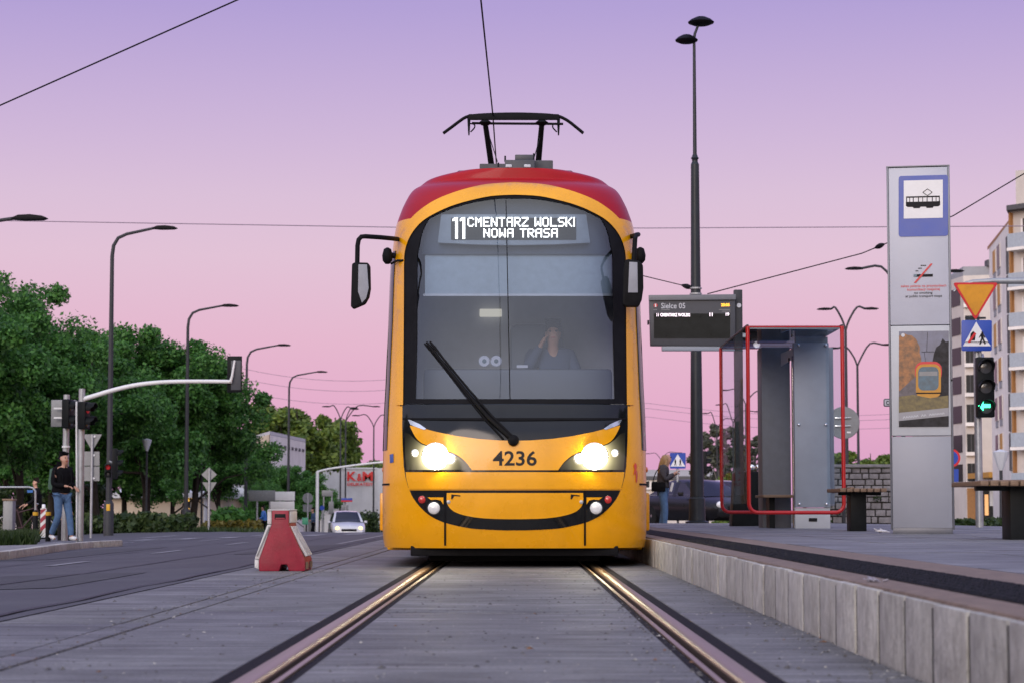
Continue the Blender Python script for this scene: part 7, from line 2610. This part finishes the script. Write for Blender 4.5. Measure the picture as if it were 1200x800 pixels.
# ================================================================== CARS
def car(label, loc, rz, paint, kind, lights, plate_txt=None):
    """local: nose towards -Y, length along Y"""
    t = thing('parked_car' if not lights == 'front' else 'car', label, 'car', loc, None, rz)
    L, Wd = (4.3, 1.78) if kind == 'hatch' else (4.65, 1.84)
    w = Wd / 2
    if kind == 'hatch':
        prof = [(0.0, .62, .80), (.12, .74, .93), (.45, .86, .98), (1.05, .98, 1.0), (1.3, 1.0, 1.0), (3.6, 1.02, 1.0), (4.1, 1.0, .96), (4.3, .92, .88)]
        gh = [(1.0, .98, .02), (1.85, 1.50, 1), (2.6, 1.56, 1), (3.6, 1.50, 1), (4.15, 1.02, .02)]
    else:
        prof = [(0.0, .58, .78), (.15, .70, .92), (.6, .80, .98), (1.2, .88, 1.0), (1.5, .9, 1.0), (3.6, .95, 1.0), (4.3, .96, .96), (4.55, .93, .92), (4.65, .80, .88)]
        gh = [(1.25, .90, .02), (2.1, 1.36, 1), (2.7, 1.41, 1), (3.2, 1.38, 1), (4.1, .97, .02)]
    ys = np.linspace(0, L, 34)
    py, ph, pw = zip(*prof)
    mb = MB()
    m = 11
    for y_ in ys:
        h = np.interp(y_, py, ph); ww = w * np.interp(y_, py, pw)
        zlow = .2 + .1 * max(0, 1 - y_ / .4) + .1 * max(0, 1 - (L - y_) / .4)
        ring_ = [(-ww * .9, zlow), (-ww * .985, zlow + .16), (-ww, .55), (-ww * .985, h - .1), (-ww * .9, h - .02), (0, h + .025), (ww * .9, h - .02), (ww * .985, h - .1), (ww, .55), (ww * .985, zlow + .16), (ww * .9, zlow)]
        mb.v += [(x, y_ - L / 2, z) for x, z in ring_]
    n = len(ys)
    for j in range(n - 1):
        for i in range(m):
            mb.f.append((j * m + i, j * m + (i + 1) % m, (j + 1) * m + (i + 1) % m, (j + 1) * m + i))
    mb.f += [tuple(range(m)), tuple((n - 1) * m + k for k in range(m - 1, -1, -1))]
    mb.m = [0] * len(mb.f)
    body = mb.build('body', paint, t, smooth=45, local=True)
    # cabin: glass below, roof panel above
    gy, gh_, gt = zip(*gh)
    cab = MB()
    yy_ = np.linspace(gy[0], gy[-1], 26)
    k = 7
    for y_ in yy_:
        h = np.interp(y_, gy, gh_)
        base = np.interp(y_, py, ph) - .03
        f = (h - base) / (max(gh_) - .95)
        tw = w * (.90 - .20 * max(0, min(1, f)))
        cab.v += [(-w * .9, y_ - L / 2, base), (-(tw + .015), y_ - L / 2, base + (h - base) * .86), (-tw * .86, y_ - L / 2, h), (0, y_ - L / 2, h + .02), (tw * .86, y_ - L / 2, h), (tw + .015, y_ - L / 2, base + (h - base) * .86), (w * .9, y_ - L / 2, base)]
    for j in range(len(yy_) - 1):
        for i in range(k - 1):
            cab.f.append((j * k + i, j * k + i + 1, (j + 1) * k + i + 1, (j + 1) * k + i))
            a0, a1 = gy[1], gy[-2]
            roof = (a0 - .05) <= yy_[j] <= (a1 + .05)
            pillar = i in (0, 5) and (abs(yy_[j] - 2.45) < .08)
            cab.m.append(1 if ((i in (1, 2, 3, 4)) and roof) or pillar or i in (1, 4) else 0)
    cb_ = cab.build('cabin', ['car_glass', paint], t, smooth=35, local=True)
    MB().obox((0, 0.1, .8), (Wd * .8, L * .45, .3)).build('seats', 'cloth_black', t, local=True, bevel=.05)
    for sx in (-1, 1):
        for yw in (.85, L - .85):
            x = sx * (w - .1)
            q = MB().lathe([(.2, -.1), (.31, -.1), (.32, -.07), (.32, .07), (.31, .1), (.2, .1)], (x, yw - L / 2, .32), 'X', 24).build('wheel', 'tyre_rubber', t, smooth=40, local=True)
            MB().lathe([(.2, -.09 * sx), (.2, .085 * sx), (.06, .1 * sx), (.001, .1 * sx)], (x, yw - L / 2, .32), 'X', 16).build('rim', 'chrome', q, smooth=30, local=True)
        mr_ = MB().obox((sx * (w + .08), (1.55 if kind == 'hatch' else 1.75) - L / 2, .98), (.16, .1, .12)).build('wing_mirror', paint, t, bevel=.03, local=True)
        z = .66
        hl_ = MB().lathe([(.10, .05), (.10, -.02), (.08, -.05), (.001, -.07)], (sx * w * .68, .05 - L / 2, z), 'Y', 18).build('headlight', 'car_headlight' if lights == 'front' else 'lamp_clear', t, smooth=50, local=True)
        MB().obox((sx * w * .72, L / 2 - .035, .80), (.36, .12, .15)).build('taillight', 'car_taillight' if lights == 'rear' else 'lamp_red', t, bevel=.03, local=True)
    MB().obox((0, .02 - L / 2, .56), (.8, .06, .12)).build('grille', 'black_matt', t, bevel=.01, local=True)
    MB().obox((0, .0 - L / 2, .38), (1.5, .1, .14)).build('bumper', paint if kind == 'hatch' else 'black_matt', t, bevel=.03, local=True)
    MB().obox((0, L / 2 - .02, .45), (1.6, .12, .25)).build('bumper', paint, t, bevel=.04, local=True)
    MB().obox((0, L / 2 + .012, .74), (.52, .02, .115)).build('number_plate', 'sign_white', t, bevel=.004, local=True)
    MB().obox((0, -L / 2 - .055, .42), (.52, .02, .115)).build('number_plate', 'sign_white', t, bevel=.004, local=True)
    return t


Yc = 118
b = at(406, 620, Yc)
car('white hatchback with lit yellow headlights coming over the rise', (b.x, Yc, gz(b.x, Yc)), R(8), 'car_white', 'hatch', 'front')
Yc = 66
b = at(822, 612, Yc)
car('black saloon with a glowing red tail lamp behind the blond woman', (b.x, Yc, .0), R(24), 'car_black', 'saloon', 'rear')
Yc = 100
b = at(846, 600, Yc)
car('white car half hidden behind the tall dark post', (b.x, Yc, at(846, 603, Yc).z), R(14), 'car_white', 'hatch', 'rear')

# ================================================================== trees behind the camera, mirrored in the tram's glass and paint
for k, (x, y_, key, s_) in enumerate([(-46, -62, 'lin1', 1.0), (-35, -70, 'lin3', 1.1), (-25, -58, 'lin2', 1.0), (-16, -66, 'lin1', .9), (-8, -74, 'lin3', .95), (9, -70, 'lin2', .9), (17, -60, 'lin1', 1.0), (27, -66, 'lin3', 1.15), (38, -58, 'lin2', 1.1),
                                      (-19, -24, 'lin2', 1.0), (-22, -10, 'lin3', 1.1), (19, -22, 'lin3', 1.1), (18, -8, 'lin2', 1.1), (-20, 0, 'lin1', 1.0), (-21, 9, 'lin2', 1.15), (-20, 17, 'lin1', .95), (17, 2, 'lin1', 1.0), (16.5, 11, 'lin3', 1.1), (17.5, 19, 'lin2', 1.05)]):
    td, cd_, H = protos[key]
    t = thing('linden_tree', 'green street tree standing behind the viewer, mirrored in the tram', 'tree', (x, y_, gz(x, y_)), 'street trees mirrored in the tram', k * 1.3)
    for nm, d in (('trunk', td), ('crown', cd_)):
        o = bpy.data.objects.new(nm, d)
        COL.objects.link(o)
        o.parent = t
        o.scale = (s_,) * 3
